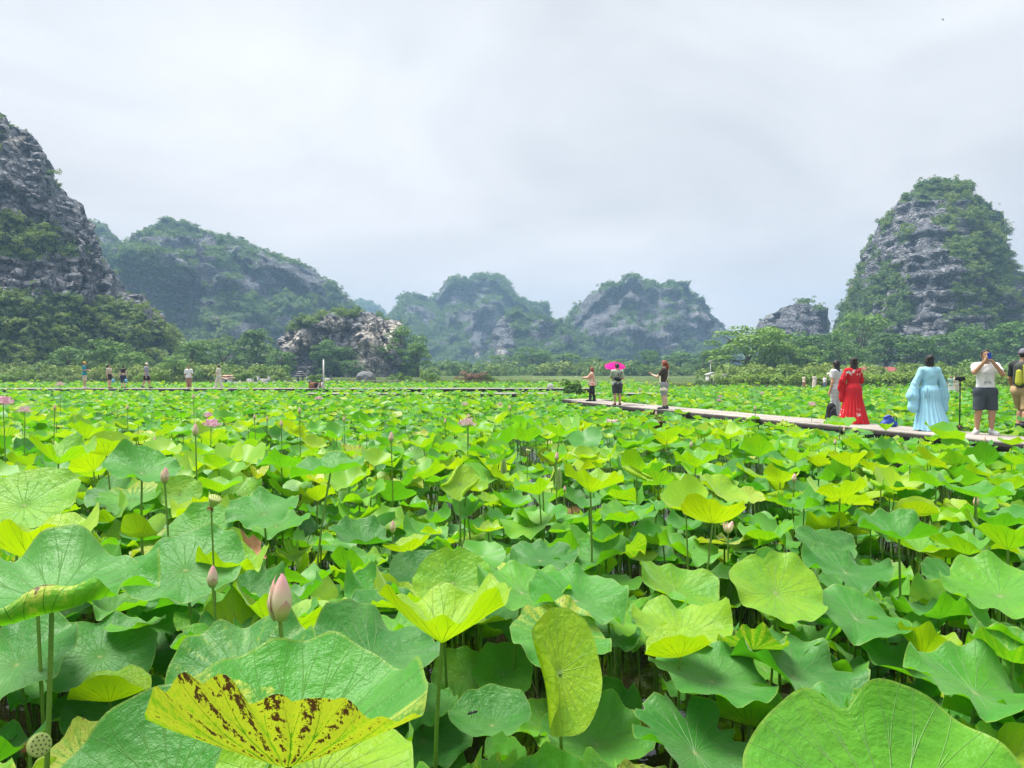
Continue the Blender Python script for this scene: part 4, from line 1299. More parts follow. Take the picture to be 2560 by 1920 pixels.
_hx = np.array([h[0] for h in HERO]); _hy = np.array([h[1] for h in HERO]); _hw = np.array([h[2] for h in HERO]); _hd = np.array([h[3] for h in HERO])
near, farl = [], []
for (x, y, z, p) in CAND:
    X, Y, d = proj((x, y, z))
    wpx = FPX * 2 * p['R'] / d
    if d < 14:
        dx = np.abs(X - _hx) / (_hw * 0.5 + wpx * 0.40); dy = (Y - _hy)
        # keep hand-placed leaves in view: nothing in front of them, nothing grown through them
        block = (d < _hd + 0.02) & (dx < 1) & (dy > -_hw * 0.55 - wpx * 0.3) & (dy < wpx * 0.30 + 8)
        hxw = (_hx - CX) / FPX * _hd
        clash = (np.abs(d - _hd) < 0.24) & (np.abs(hxw - x) < 0.24) & (np.abs(Y - _hy) < 0.22 * FPX / d * 0.4)
        if block.any() or clash.any():
            if not (z < 0.25 and not block.any()):
                continue
    inview = -wpx < X < 2560 + wpx and Y < 1920 + wpx
    (near if inview else farl).append((wpx * (0.6 if not (0 < X < 2560) else 1), x, y, z, p, X, Y, d))
near.sort(key=lambda t: -t[0])
N_IND = 300 - N_HERO
indiv = near[:N_IND]
farl += near[N_IND:]


# ------------------------------------------------------------------ labels for the scattered leaves: look + nearest landmark
def shade(p):
    t = p['tint']
    return 'bluish green' if t < 0.12 else 'deep green' if t < 0.26 else 'mid-green' if t < 0.42 else 'fresh green' if t < 0.60 else 'lime green' if t < 0.80 else 'yellow-lime'


def form(p, z):
    if z < 0.05: return 'flat floating leaf'
    if p.get('rollp'): return 'leaf with rolled edges'
    if p.get('fold'): return 'folded leaf'
    if p.get('torn'): return 'ragged leaf'
    if p.get('brown', 0) > 0.3: return 'brown-spotted leaf'
    if p['cup'] > 0.42: return 'funnel-shaped leaf'
    if p.get('flop', 0) > 0.3: return 'drooping leaf'
    return 'spread leaf' if p['cup'] < 0.22 else 'cupped leaf'


LM = [(722, 1720, 'the brown-blotched folded leaf'), (2225, 1830, 'the giant corner leaf'), (130, 1500, 'the broad left-edge leaf'), (275, 1735, 'the boat-shaped lime leaf'), (1105, 1540, 'the goblet leaf'),
      (1395, 1640, 'the upright rolled leaf'), (1940, 1470, 'the notched yellow-green leaf'), (1880, 1785, 'the clam-shaped pale leaf'), (1985, 1660, 'the long bluish leaf'), (700, 1490, 'the big pink bud'),
      (100, 1850, 'the tilted seed pod'), (266, 1110, 'the clam-folded lime leaf'), (580, 1410, 'the withered brown leaf'), (1790, 1270, 'the bright yellow leaf'), (1476, 1195, 'the tall goblet leaf'),
      (980, 1330, 'the thin pink bud'), (2248, 1310, 'the silver-topped leaf'), (2125, 1145, 'the upright yellow goblet leaf'), (520, 1055, 'the open pink flower'), (826, 1150, 'the flat-topped leaf'),
      (1150, 1180, 'the centre rolled leaf'), (2230, 1400, 'the pale unopened leaf'), (2500, 1450, 'the large pale lime leaf'), (2062, 1340, 'the very dark leaf'), (88, 1350, 'the left-edge lime goblet'),
      (2260, 1120, 'the pale pink flower'), (1715, 1260, 'the bud before the yellow leaf'), (410, 1190, 'the pale bud at left'), (2200, 1050, 'the blue bag'), (1530, 1040, 'the umbrella man'), (1660, 1030, 'the brown-shirted woman')]
SEEN = {l['label'] for l in LEAVES}
ORD = ['', 'next ', 'third ', 'fourth ', 'fifth ', 'sixth ', 'seventh ', 'eighth ']


def auto_label(p, z, X, Y):
    sz = 'small ' if p['R'] < 0.19 else 'large ' if p['R'] > 0.27 else ''
    base = sz + shade(p) + ' ' + form(p, z)
    order = sorted(LM, key=lambda m: ((m[0] - X) / 1.6) ** 2 + (m[1] - Y) ** 2)
    for m in order[:4]:
        dx, dy = X - m[0], Y - m[1]
        far = math.hypot(dx, dy)
        rel = ('right of' if dx > 0 else 'left of') if abs(dx) > 1.3 * abs(dy) else ('below' if dy > 0 else 'beyond')
        if abs(dx) <= 1.3 * abs(dy) and abs(dx) > 0.45 * abs(dy):
            rel = rel + ' and ' + ('right of' if dx > 0 else 'left of')
        ad = 'close ' if far < 70 else '' if far < 150 else 'well ' if far < 260 else 'far '
        for nth in ORD:
            l = '%s, %s%s%s' % (base, nth + ('one ' if nth else ''), ad, rel + ' ' + m[2])
            if l not in SEEN:
                SEEN.add(l)
                return l
    return base


for (wpx, x, y, z, p, X, Y, d) in indiv:
    nr, ns = (10, 60) if wpx > 110 else (7, 40)
    make_leaf((x, y, z), p, auto_label(p, z, X, Y), fr_, nr, ns, group='lotus leaves of the near pond')

# ------------------------------------------------------------------ the rest of the leaf sea as one mass
Vs, Cs, Bs, Ts, Qs, off = [], [], [], [], [], 0
SV, SQ, soff = [], [], 0
for (wpx, x, y, z, p, X, Y, d) in farl:
    nr, ns = (5, 26) if d < 7 else (3, 18) if d < 13 else (2, 13) if d < 24 else (2, 9)
    V, co, br = blade_world(p, nr, ns, fr_)
    V = V + np.array([x, y, z])
    tri, q = blade_faces(nr, ns)
    Vs.append(V); Cs.append(co); Bs.append(br); Ts.append(tri + off); Qs.append(q + off)
    off += len(V)
    if d < 26 and z > 0.05:
        sv, sq = stalk_np((x, y, z - 0.01), (x + fr_.normal() * 0.05, y + fr_.normal() * 0.05, -0.05), 0.008, 0.006, 2 if d < 14 else 1, 4 if d < 14 else 3, (0, 0), fr_)
        SV.append(sv); SQ.append(sq + soff); soff += len(sv)
me = mesh_np('lotus_leaves', np.concatenate(Vs), [np.concatenate(Ts), np.concatenate(Qs)])
add_attr(me, 'leafco', 'FLOAT_VECTOR', np.concatenate(Cs))
add_attr(me, 'brown', 'FLOAT', np.concatenate(Bs))
lm = obj('lotus_leaves', me, M_LEAF_FAR)
tag(lm, 'sea of smaller lotus leaves filling the pond behind the near ones', 'lotus leaves', kind='stuff')
st = obj('stalks', mesh_np('stalks', np.concatenate(SV), np.concatenate(SQ)), M_STALK, lm)
tag(st, kind='stuff')

# bare stalks, bent and dead, standing in the open water between the leaves
SV, SQ, soff = [], [], 0
for i in range(320):
    d = fr_.uniform(1.8, 14)
    x = (fr_.random() * 2 - 1) * (0.7 * d + 0.5)
    if on_walk(np.array([x]), np.array([d]))[0]:
        continue
    h = fr_.uniform(0.1, 0.5)
    sv, sq = stalk_np((x + fr_.normal() * 0.12, d + fr_.normal() * 0.12, h), (x, d, -0.05), 0.005, 0.0035, 3, 4, (fr_.normal() * 0.05, fr_.normal() * 0.05), fr_)
    SV.append(sv); SQ.append(sq + soff); soff += len(sv)
o = obj('bare_stalks', mesh_np('bare_stalks', np.concatenate(SV), np.concatenate(SQ)), plain('dead_stalk', (0.12, 0.12, 0.04), 0.8, 0.4, 8))
tag(o, 'thin bare stalks standing in the dark water', 'stalks', kind='stuff')

# ------------------------------------------------------------------ buds, flowers, pods, unopened leaves, dry leaves
def petal_mesh(prof, half, name, nu=7, nv=12, off=0.0, tipsharp=1.0):
    """a petal lying on a surface of revolution: prof(t)->(radius, z), half angle half"""
    V, al = [], []
    for j in range(nv):
        t = j / (nv - 1)
        r, z = prof(t)
        wv = half * (math.sin(math.pi * min(1, t * 0.62 + 0.30)) ** 0.8) * (1 - t ** 4) ** 0.8
        for i in range(nu):
            s = (i / (nu - 1) * 2 - 1)
            a = s * wv
            rr = r + off * (1 - abs(s) * 0.6)
            V.append((rr * math.sin(a), -rr * math.cos(a), z)); al.append(t)
    Q = [[j * nu + i, j * nu + i + 1, (j + 1) * nu + i + 1, (j + 1) * nu + i] for j in range(nv - 1) for i in range(nu - 1)]
    me = mesh_np(name, V, np.array(Q))
    add_attr(me, 'along', 'FLOAT', np.array(al))
    return me


bprof = lambda t: (0.245 * (math.sin(math.pi * (0.10 + 0.90 * t)) ** 0.72) * (1 - 0.30 * t) + 0.004, t)
BUD_OUT = petal_mesh(bprof, 1.05, 'petal', off=0.022)
BUD_IN = petal_mesh(bprof, 1.05, 'petal', off=0.010)
BUD_LOW = petal_mesh(lambda t: (bprof(t * 0.48)[0] * 1.0 + 0.004, t * 0.48), 0.9, 'petal', off=0.030)
_core = MB(); _core.lathe([bprof(t) for t in np.linspace(0, 1, 14)], 14)
BUD_CORE = _core.mesh('core'); add_attr(BUD_CORE, 'along', 'FLOAT', np.repeat(np.linspace(0, 1, 14), 14))
BUD_OUT.materials.append(M_BUD); BUD_IN.materials.append(M_BUD); BUD_LOW.materials.append(M_BUDG); BUD_CORE.materials.append(M_BUD)


def stem(root, top, sway=(0, 0), r=0.0065):
    v, q = stalk_np((0, 0, top), (hr.normal() * 0.03, hr.normal() * 0.03, -0.08), r * 1.15, r * 0.85, 6, 7, sway, hr)
    obj('stem', mesh_np('stem', v, q), M_STALK, root)


def bud(px, py0, py1, size, label, lean=0.0, group='lotus buds standing over the leaves'):
    """py0 tip, py1 base in photo pixels; size = real height"""
    d = FPX * size / (py1 - py0)
    b = at(px, py1, d)
    z = max(0.15, b[2])
    root = empty('lotus_bud', (b[0], b[1], 0))
    head = []
    for k, (me, rz) in enumerate([(BUD_CORE, 0), (BUD_OUT, 0.4), (BUD_OUT, 2.5), (BUD_IN, 4.4), (BUD_IN, 1.4), (BUD_LOW, 0.0), (BUD_LOW, 2.3), (BUD_LOW, 4.2)]):
        o = obj('bud_core' if k == 0 else 'petal', me, None, root, (0, 0, z))
        o.scale = (size, size, size)
        o.rotation_euler = (lean * 0.5, lean, rz + hr.random())
    stem(root, z + 0.02 * size, (hr.normal() * .02, 0))
    tag(root, label, 'lotus bud', group)
    return root


bud(700, 1433, 1550, 0.125, 'big pink-tipped lotus bud standing over the brown-blotched leaf', 0.05)
bud(532, 1413, 1468, 0.095, 'cream bud with pink tip on a short green stem at lower left')
bud(412, 1168, 1208, 0.095, 'pale pink bud on a thin stem left of centre', 0.08)
bud(489, 1058, 1090, 0.10, 'plump pink bud just left of the open pink flower')
bud(387, 1092, 1109, 0.08, 'small pink bud before the wide wavy leaves at left')
bud(978, 1079, 1106, 0.10, 'upright pink bud high over the middle of the field')
bud(982, 1301, 1331, 0.085, 'slim pink bud on a long stem before the yellow-lime leaf')
bud(1715, 1257, 1290, 0.09, 'pink bud in front of the bright yellow leaf')
bud(1820, 1300, 1332, 0.09, 'leaning pink bud right of the bright yellow leaf', 0.35)
bud(1412, 1214, 1230, 0.06, 'tiny cream bud on a thin stem below the rolled spears')
bud(1392, 1129, 1152, 0.085, 'pale bud left of the tall goblet leaf')
bud(1728, 1102, 1118, 0.07, 'little cream bud over lime leaves right of centre')
bud(2440, 1238, 1266, 0.09, 'pale pink bud near the right edge')
bud(1985, 1183, 1206, 0.08, 'pink bud before the yellow-lime leaf at right', 0.1)
bud(2088, 1097, 1112, 0.075, 'cream bud below the boardwalk at the red dress')
bud(2110, 1067, 1080, 0.08, 'small pink bud beside the lime leaf on the boardwalk edge')
bud(2358, 1092, 1106, 0.08, 'pink bud before the boardwalk under the tripod')
bud(2462, 1092, 1106, 0.085, 'pink bud overlapping the white trainers on the boardwalk')
bud(749, 1017, 1035, 0.10, 'tall pink bud over the far leaves left of centre')
bud(703, 1050, 1068, 0.09, 'pink bud over yellow leaves left of centre')
bud(636, 1035, 1050, 0.085, 'pink bud standing over lime leaves, left')
bud(1640, 1027, 1041, 0.11, 'open-tipped pink bud before the boardwalk edge, right of centre')
bud(1171, 1034, 1050, 0.085, 'pink bud right of the middle among yellow leaves')
bud(1113, 1046, 1060, 0.08, 'small pink bud at the middle of the field')
bud(137, 1011, 1026, 0.085, 'pink bud between the two pale flowers at left')
bud(319, 1012, 1025, 0.085, 'pink bud amid the distant leaves left of the clam-folded leaf')
bud(1888, 1014, 1026, 0.085, 'tiny pink bud over the far leaves at right', 0)
bud(860, 1041, 1055, 0.08, 'pink bud standing left of the yellow cup leaf')
bud(1275, 1012, 1026, 0.09, 'pink bud far out right of the middle')
bud(668, 1040, 1052, 0.07, 'tiny pink bud beside the yellow leaf pair')
bud(484, 985, 998, 0.10, 'distant pink bud above the leaf tops at left')

# open flowers ------------------------------------------------------
def flower_petal(name, L, W, curl, cup, mat):
    V, al = [], []
    nu, nv = 7, 9
    for j in range(nv):
        t = j / (nv - 1)
        w = W * (math.sin(math.pi * (0.12 + 0.88 * t) ** 0.9) ** 0.75) * (1 if t < 0.97 else 0.25)
        a = curl[0] + (curl[1] - curl[0]) * t
        for i in range(nu):
            s = i / (nu - 1) * 2 - 1
            V.append((s * w, 0, 0)); al.append(t)
    # integrate the centre line
    y = z = 0
    k = 0
    cl = []
    for j in range(nv):
        t = j / (nv - 1)
        a = curl[0] + (curl[1] - curl[0]) * t
        cl.append((y, z, a))
        y += L / (nv - 1) * math.cos(a); z += L / (nv - 1) * math.sin(a)
    V2 = []
    for j in range(nv):
        yy, zz, a = cl[j]
        for i in range(nu):
            s = i / (nu - 1) * 2 - 1
            lift = cup * s * s * W
            V2.append((V[j * nu + i][0], -(yy - lift * math.sin(a)), zz + lift * math.cos(a)))
    Q = [[j * nu + i, j * nu + i + 1, (j + 1) * nu + i + 1, (j + 1) * nu + i] for j in range(nv - 1) for i in range(nu - 1)]
    me = mesh_np(name, V2, np.array(Q))
    add_attr(me, 'along', 'FLOAT', np.array(al))
    me.materials.append(mat)
    return me


FP = {}
for key, mt in (('pink', M_PETAL), ('pale', M_PETALW)):
    FP[key] = [flower_petal('petal', 0.50, 0.20, (0.05, 0.55), 0.5, mt), flower_petal('petal', 0.46, 0.18, (0.55, 1.05), 0.6, mt), flower_petal('petal', 0.36, 0.15, (0.95, 1.45), 0.6, mt)]
_rc = MB(); _rc.lathe([(0.03, 0), (0.07, 0.06), (0.095, 0.12), (0.085, 0.135), (0.0, 0.137)], 14)
RECEPT = _rc.mesh('receptacle'); RECEPT.materials.append(M_POD)
_sm = MB()
for k in range(40):
    a = k * 2.4
    _sm.tube([(0.05 * math.cos(a), 0.05 * math.sin(a), 0.03), (0.13 * math.cos(a), 0.13 * math.sin(a), 0.12 + 0.02 * math.sin(k))], 0.007, 4, False)
STAM = _sm.mesh('stamens'); STAM.materials.append(M_STAMEN)


def flower(px, py, wpx, label, kind='pink', size=0.22, tip=(0, 0), full=True):
    d = FPX * size / wpx
    c = at(px, py, d)
    root = empty('lotus_flower', (c[0], c[1], 0))
    z = c[2]
    rows = [(7, 0, 0.0), (6, 1, 0.45), (5, 2, 0.2)] if full else [(5, 0, 0.1), (2, 1, 1.0)]
    for n, w, ph0 in rows:
        for k in range(n):
            o = obj('petal', FP[kind][w], None, root, (0, 0, z + 0.004 * w))
            o.scale = (size,) * 3
            o.rotation_euler = (tip[0] + hr.normal() * 0.10, tip[1] + hr.normal() * 0.10, ph0 + k * 6.283 / n + hr.normal() * 0.10)
    for nm, me in (('receptacle', RECEPT), ('stamens', STAM)):
        o = obj(nm, me, None, root, (0, 0, z)); o.scale = (size,) * 3
        if nm == 'stamens': tag(o, kind='stuff')
    stem(root, z)
    tag(root, label, 'lotus flower', 'open lotus flowers')


flower(528, 1068, 52, 'open pink lotus flower with spread petals left of centre', size=0.25)
flower(519, 1043, 30, 'pink lotus flower just behind the open pink one', size=0.22)
flower(8, 1012, 56, 'large pink lotus flower at the left edge', size=0.26)
flower(62, 1032, 40, 'whitish lotus flower fading near the left edge', 'pale', 0.24)
flower(150, 964, 24, 'whitish flower far off at the left', 'pale', 0.24)
flower(797, 1000, 26, 'pale pink flower far off left of the middle', 'pale', 0.24)
flower(1168, 1066, 54, 'pale flower spread over a lime leaf right of the middle', 'pale', 0.26)
flower(1530, 1055, 34, 'pale pink falling flower before the umbrella man', 'pale', 0.24, (0.3, 0), False)
flower(1162, 1014, 22, 'pale flower far off near the middle', 'pale', 0.24)
flower(1250, 1012, 16, 'pinkish flower far off right of the middle', 'pale', 0.22)
flower(1797, 1003, 15, 'pink flower far off beyond the boardwalk', size=0.24)
flower(1800, 993, 12, 'small pink flower behind another beyond the boardwalk', size=0.22)
flower(2256, 1130, 28, 'pale pink half-open flower below the blue dress', 'pale', 0.20)
flower(2030, 1014, 24, 'white lotus flower beside the black backpack', 'pale', 0.25)
flower(2225, 1027, 15, 'pink flower behind the blue bag', size=0.2)
flower(2408, 1015, 12, 'pink flower on a tall stem behind the tripod', size=0.2)
flower(1600, 976, 12, 'pale flower far off between the umbrella man and the brown-shirted woman', 'pale', 0.25)
flower(1905, 985, 14, 'pale flower far off beyond the boardwalk, right', 'pale', 0.25)
flower(1840, 996, 13, 'pinkish white flower far off beyond the boardwalk', 'pale', 0.25)


# seed pods ---------------------------------------------------------
def pod(px, py, wpx, label, lean, size=0.07):
    d = FPX * size / wpx
    c = at(px, py, d)
    root = empty('seed_pod', (c[0], c[1], 0))
    M = Matrix.Rotation(lean[1], 4, 'Y') @ Matrix.Rotation(lean[0], 4, 'X')
    m = MB()
    n = 20
    prof = [(0.10, 0.0), (0.20, 0.12), (0.34, 0.38), (0.46, 0.66), (0.50, 0.82), (0.48, 0.90), (0.40, 0.925), (0.0, 0.93)]
    m.lathe(prof, n)
    me = m.mesh('cup')
    for v in me.vertices:                      # ribs
        a = math.atan2(v.co.y, v.co.x); r = math.hypot(v.co.x, v.co.y)
        if v.co.z < 0.88:
            k = 1 + 0.05 * math.sin(a * 10)
            v.co.x *= k; v.co.y *= k
    o = obj('cup', me, M_POD, root, (0, 0, c[2])); o.scale = (size,) * 3; o.rotation_euler = M.to_euler()
    sd = MB()
    for (r, k, ph) in ((0.0, 1, 0), (0.20, 6, 0), (0.36, 11, 0.3)):
        for i in range(k):
            a = ph + i * 6.283 / k
            sd.lathe([(0.0, -0.02), (0.042, -0.01), (0.045, 0.01), (0.025, 0.035), (0.0, 0.04)], 7, (r * math.cos(a), r * math.sin(a), 0.925))
    o = sd.build('seeds', M_PODDARK, root, loc=(0, 0, c[2])); o.scale = (size,) * 3; o.rotation_euler = M.to_euler()
    w = MB()
    for k in range(16):
        a = k * 2.4
        w.tube([(0.08 * math.cos(a), 0.08 * math.sin(a), 0.0), (0.22 * math.cos(a), 0.22 * math.sin(a), -0.12), (0.28 * math.cos(a + .3), 0.28 * math.sin(a + .3), -0.30 - 0.1 * math.sin(k))], (0.03, 0.025, 0.01), 4)
    o = w.build('withered_collar', M_WITHER, root, loc=(0, 0, c[2])); o.scale = (size,) * 3; o.rotation_euler = M.to_euler()
    stem(root, c[2] + 0.004, r=0.005)
    tag(root, label, 'seed pod', 'green lotus seed pods')


pod(75, 1868, 58, 'green seed pod tipped sideways with brown collar at lower left', (0.5, 1.15), 0.065)
pod(528, 1268, 32, 'small ribbed seed pod with red-brown collar left of centre', (0.2, 0.5), 0.06)
pod(1318, 1136, 14, 'seed pod with brown collar among leaves at centre', (0.1, 0.3), 0.06)


# unopened leaves: two pale rolls pressed together on a stalk ----------
def spear(px, py0, py1, label, L=0.30, lean=0.0):
    d = FPX * L / (py1 - py0)
    b = at(px, py1, d)
    root = empty('unopened_leaf', (b[0], b[1], 0))
    for s in (-1, 1):
        m = MB()
        ts = np.linspace(0, 1, 12)
        pts = [(s * 0.017 * math.sin(math.pi * min(1, t * 0.9 + 0.1)) + lean * t * L, 0, b[2] + t * L) for t in ts]
        rad = [0.003 + 0.016 * math.sin(math.pi * (0.06 + 0.90 * t)) ** 0.7 for t in ts]
        m.tube(pts, rad, 10)
        me = m.mesh('leaf_roll')
        n = len(me.vertices)
        add_attr(me, 'along', 'FLOAT', np.linspace(0, 1, n))
        obj('leaf_roll', me, M_SPEAR, root)
    stem(root, b[2] + 0.01)
    tag(root, label, 'unopened leaf', 'rolled young leaves')


M_SPEAR = plain('young_roll', (0.30, 0.40, 0.13), 0.6, 0.3, 40, bump=0.004)
spear(1259, 1141, 1212, 'pale pair of rolled leaf spears standing at centre', 0.30)
spear(1397, 1168, 1230, 'single pale rolled spear left of the tall goblet leaf', 0.26)
spear(2229, 1400, 1498, 'pale unopened leaf standing upright at right', 0.30)
spear(1862, 1290, 1340, 'lime rolled spear leaning beside the bright yellow leaf', 0.26, -0.35)
spear(1805, 1318, 1400, 'speckled thin rolled spear below the leaning pink bud', 0.30, -0.2)
spear(2360, 1162, 1195, 'small pair of rolled spears far right', 0.22)
spear(1745, 1690, 1745, 'pair of lime leaf rolls just above the clam-shaped leaf', 0.16)

# withered leaves -----------------------------------------------------
def dry(px, py, w, Rm, label, **kw):
    d = FPX * 2 * Rm / w
    c = at(px, py, d)
    p = rnd_leaf(hr, R=Rm, flop=0, torn=0.5, tint=0.5)
    p.pop('fold', None); p.pop('rollp', None)
    p.update(kw)
    make_leaf(c, p, label, hr, 12, 72, name='withered_leaf', dry=True)
    LEAVES[-1]['o']['category'] = 'withered leaf'


dry(625, 1405, 110, 0.14, 'crumpled brown withered leaf lying in the lime cupped leaf', cup=0.5, pitch=0.5, wave=0.5, roll=-0.3)
dry(978, 1215, 26, 0.09, 'withered brown leaf hanging on a stalk at centre', cup=1.2, pw=1.2, pitch=1.2, wave=0.4, fold=(1.2, 1.1), fax=1.5)
dry(690, 1140, 26, 0.10, 'brown shrivelled leaf left of the flat-topped leaf', cup=1.0, pitch=0.8, wave=0.4)
dry(1430, 1290, 70, 0.16, 'orange-brown leaf low behind the long stalks at centre', cup=0.1, pitch=0.5, wave=0.2)
dry(1515, 1400, 60, 0.14, 'orange-brown leaf floating on the dark water at centre', cup=0.05, pitch=0.1, wave=0.1)
dry(1088, 1122, 14, 0.08, 'tiny dark brown shrivelled leaf right of the middle', cup=1.0, pitch=0.6, wave=0.4)

# ================================================================== TREES AND SHRUBS ON THE BANK
def mat_tree():
    m, T, b, out = mat_new('tree_foliage')
    oi = T.new('ShaderNodeObjectInfo')
    a = T.sep(oi.outputs['Color'])[0]
    P = T.new('ShaderNodeNewGeometry').outputs['Position']
    n = T.noise(P, 0.8, 4.0, 0.65)
    f = T.math('ADD', T.math('MULTIPLY', a, 0.8), T.math('MULTIPLY', T.math('SUBTRACT', n, 0.2), 0.45))
    col = T.ramp(f, [(0.0, (0.036, 0.078, 0.025)), (0.40, (0.082, 0.180, 0.032)), (0.75, (0.150, 0.275, 0.040)), (1.0, (0.22, 0.33, 0.05))])
    T.put(b.inputs['Base Color'], col)
    b.inputs['Roughness'].default_value = 0.6
    b.inputs['Specular IOR Level'].default_value = 0.3
    tr = T.new('ShaderNodeBsdfTranslucent')
    T.put(tr.inputs[0], T.vmath('MULTIPLY', col, (1.4, 1.4, 0.6)))
    mx = T.new('ShaderNodeMixShader'); mx.inputs[0].default_value = 0.25
    T.l.new(b.outputs[0], mx.inputs[1]); T.l.new(tr.outputs[0], mx.inputs[2])
    T.l.new(mx.outputs[0], out.inputs['Surface'])
    return m


M_TREE = mat_tree()
M_DRYBUSH = plain('dry_twigs', (0.27, 0.16, 0.09), 0.9, 0.4, 4.0)
TREE_LIB = []
_tr = np.random.default_rng(9)
for k in range(4):
    nl = 34 + 4 * k
    zc = _tr.random(nl) ** 0.9
    rad = np.array([0.20, 0.34, 0.40, 0.36, 0.20])
    ra = np.interp(zc, [0, 0.25, 0.5, 0.75, 1.0], rad) * np.sqrt(_tr.random(nl)) * (0.8 + 0.1 * k)
    aa = _tr.random(nl) * 6.283
    c = np.stack([ra * np.cos(aa), ra * np.sin(aa), 0.10 + 0.80 * zc], 1)
    V, Q = leaf_cloud(c, 0.085 + 0.085 * _tr.random(nl), 3000, 0.024, _tr, 0.80)
    crown = mesh_np('crown', V, Q, False); crown.materials.append(M_TREE)
    t = MB()
    t.tube([(0, 0, -0.03), (0.015, 0.0, 0.2), (-0.01, 0.01, 0.42), (0.0, 0.0, 0.62)], (0.035, 0.028, 0.020, 0.008), 8)
    for j in range(7):
        q = c[_tr.integers(0, nl)]
        z0 = 0.22 + 0.05 * j
        t.tube([(0, 0, z0), (q[0] * 0.5, q[1] * 0.5, (z0 + q[2]) / 2 + 0.03), tuple(q)], (0.014, 0.009, 0.003), 5)
    trunk = t.mesh('trunk'); trunk.materials.append(M_BARK)
    TREE_LIB.append((crown, trunk))


def tree(px, py, d, w, h, label, tint=0.5, k=0, name='tree', cat='tree', group='trees along the far bank', z0=0.3):
    """px: trunk; py unused when z0 given; w, h in metres"""
    x = (px - CX) / FPX * d
    root = empty(name, (x, d, z0), float(_tr.uniform(0, 6.28)))
    root.scale = (w, w, h)
    cr, tk = TREE_LIB[k % 4]
    o = obj('crown', cr, None, root); o.color = (tint, 0, 0, 1); tag(o, kind='stuff')
    obj('trunk', tk, None, root)
    tag(root, label, cat, group)
    return root


tree(1868, 0, 118, 15.0, 8.4, 'big bright green spreading tree right of the white kiosk', 0.78, 2)
tree(1925, 0, 112, 9.0, 8.2, 'rounded green tree leaning on the big bright one', 0.74, 1)
tree(1985, 0, 140, 12, 8.6, 'green tree below the small dark crag', 0.40, 2)
tree(2055, 0, 135, 11, 8.0, 'deep green tree left of the striped woman', 0.28, 3)
tree(2020, 0, 110, 7, 5.2, 'small light green tree over the hedge by the far photographers', 0.58, 1)
tree(2150, 0, 150, 13, 12.8, 'bright round-topped tree against the right tower', 0.66, 3)
tree(2215, 0, 140, 11, 8.4, 'dark tree behind the red-roofed building', 0.22, 0)
tree(2290, 0, 135, 12, 8.0, 'dark leafy tree left of the blue-robed woman', 0.28, 1)
tree(2370, 0, 140, 12, 8.4, 'dark green tree behind the blue-robed woman', 0.24, 2)
tree(2440, 0, 145, 13, 9.6, 'leafy tree above the tripod', 0.32, 3)
tree(2520, 0, 150, 14, 11, 'tall green tree behind the man with the phone', 0.42, 0)
tree(2600, 0, 140, 13, 10, 'green tree running out of the right edge', 0.40, 2)
tree(2110, 0, 128, 8, 6.4, 'low dark tree behind the red-robed woman', 0.30, 2)
tree(822, 0, 150, 9.5, 7.6, 'dark spreading tree before the cream cliff', 0.34, 1)
tree(878, 0, 147, 5.5, 3.4, 'bushy tree at the foot of the cream cliff', 0.40, 3)
tree(1003, 0, 155, 12, 10.5, 'green tree at the right end of the cream outcrop', 0.44, 2)
tree(1045, 0, 150, 8.5, 6.8, 'bright green tree tapering off the cream outcrop', 0.60, 0)
tree(640, 0, 150, 11, 9.5, 'broad green tree between the low mound and the outcrop', 0.44, 0)
tree(560, 0, 145, 9, 6.8, 'green tree behind the tiled shrine', 0.46, 2)
tree(700, 0, 140, 7, 5.0, 'low green tree left of the stone tower shrine', 0.40, 3)
tree(438, 0, 100, 5.2, 3.6, 'pale sapling left of the man in white shirt', 0.74, 1)
tree(330, 0, 104, 6.0, 4.0, 'leafy young tree behind the woman in dark leggings', 0.62, 3)
tree(60, 0, 118, 9, 5.2, 'green tree at the foot of the left crag', 0.52, 0)
tree(170, 0, 112, 8, 5.0, 'green tree behind the man in teal shirt', 0.50, 2)
tree(270, 0, 112, 9, 6.2, 'green tree behind the two women at left', 0.50, 1)
tree(480, 0, 128, 9, 6.6, 'green tree at the right foot of the left crag', 0.46, 3)
tree(1330, 0, 215, 16, 8.0, 'wide low tree below the wooded spur', 0.46, 1)
tree(1250, 0, 220, 14, 5.8, 'low grey-green tree below the central peak', 0.44, 2)
tree(1410, 0, 210, 14, 6.0, 'low tree behind the woman with the selfie stick', 0.44, 3)
tree(1480, 0, 215, 12, 5.0, 'low tree between the selfie woman and the umbrella', 0.42, 0)
tree(1620, 0, 190, 9, 6.5, 'dark bushy tree left of the brown-shirted woman', 0.34, 2)
tree(1700, 0, 200, 15, 6.4, 'long low green tree left of the white kiosk', 0.40, 1)
tree(1760, 0, 150, 6, 5.4, 'dark tree close behind the white kiosk', 0.20, 3)
tree(1550, 0, 215, 12, 4.6, 'low grey-green tree behind the umbrella', 0.42, 1)
tree(1110, 0, 200, 12, 3.6, 'low scrubby tree left of the dry brown bush', 0.46, 2)


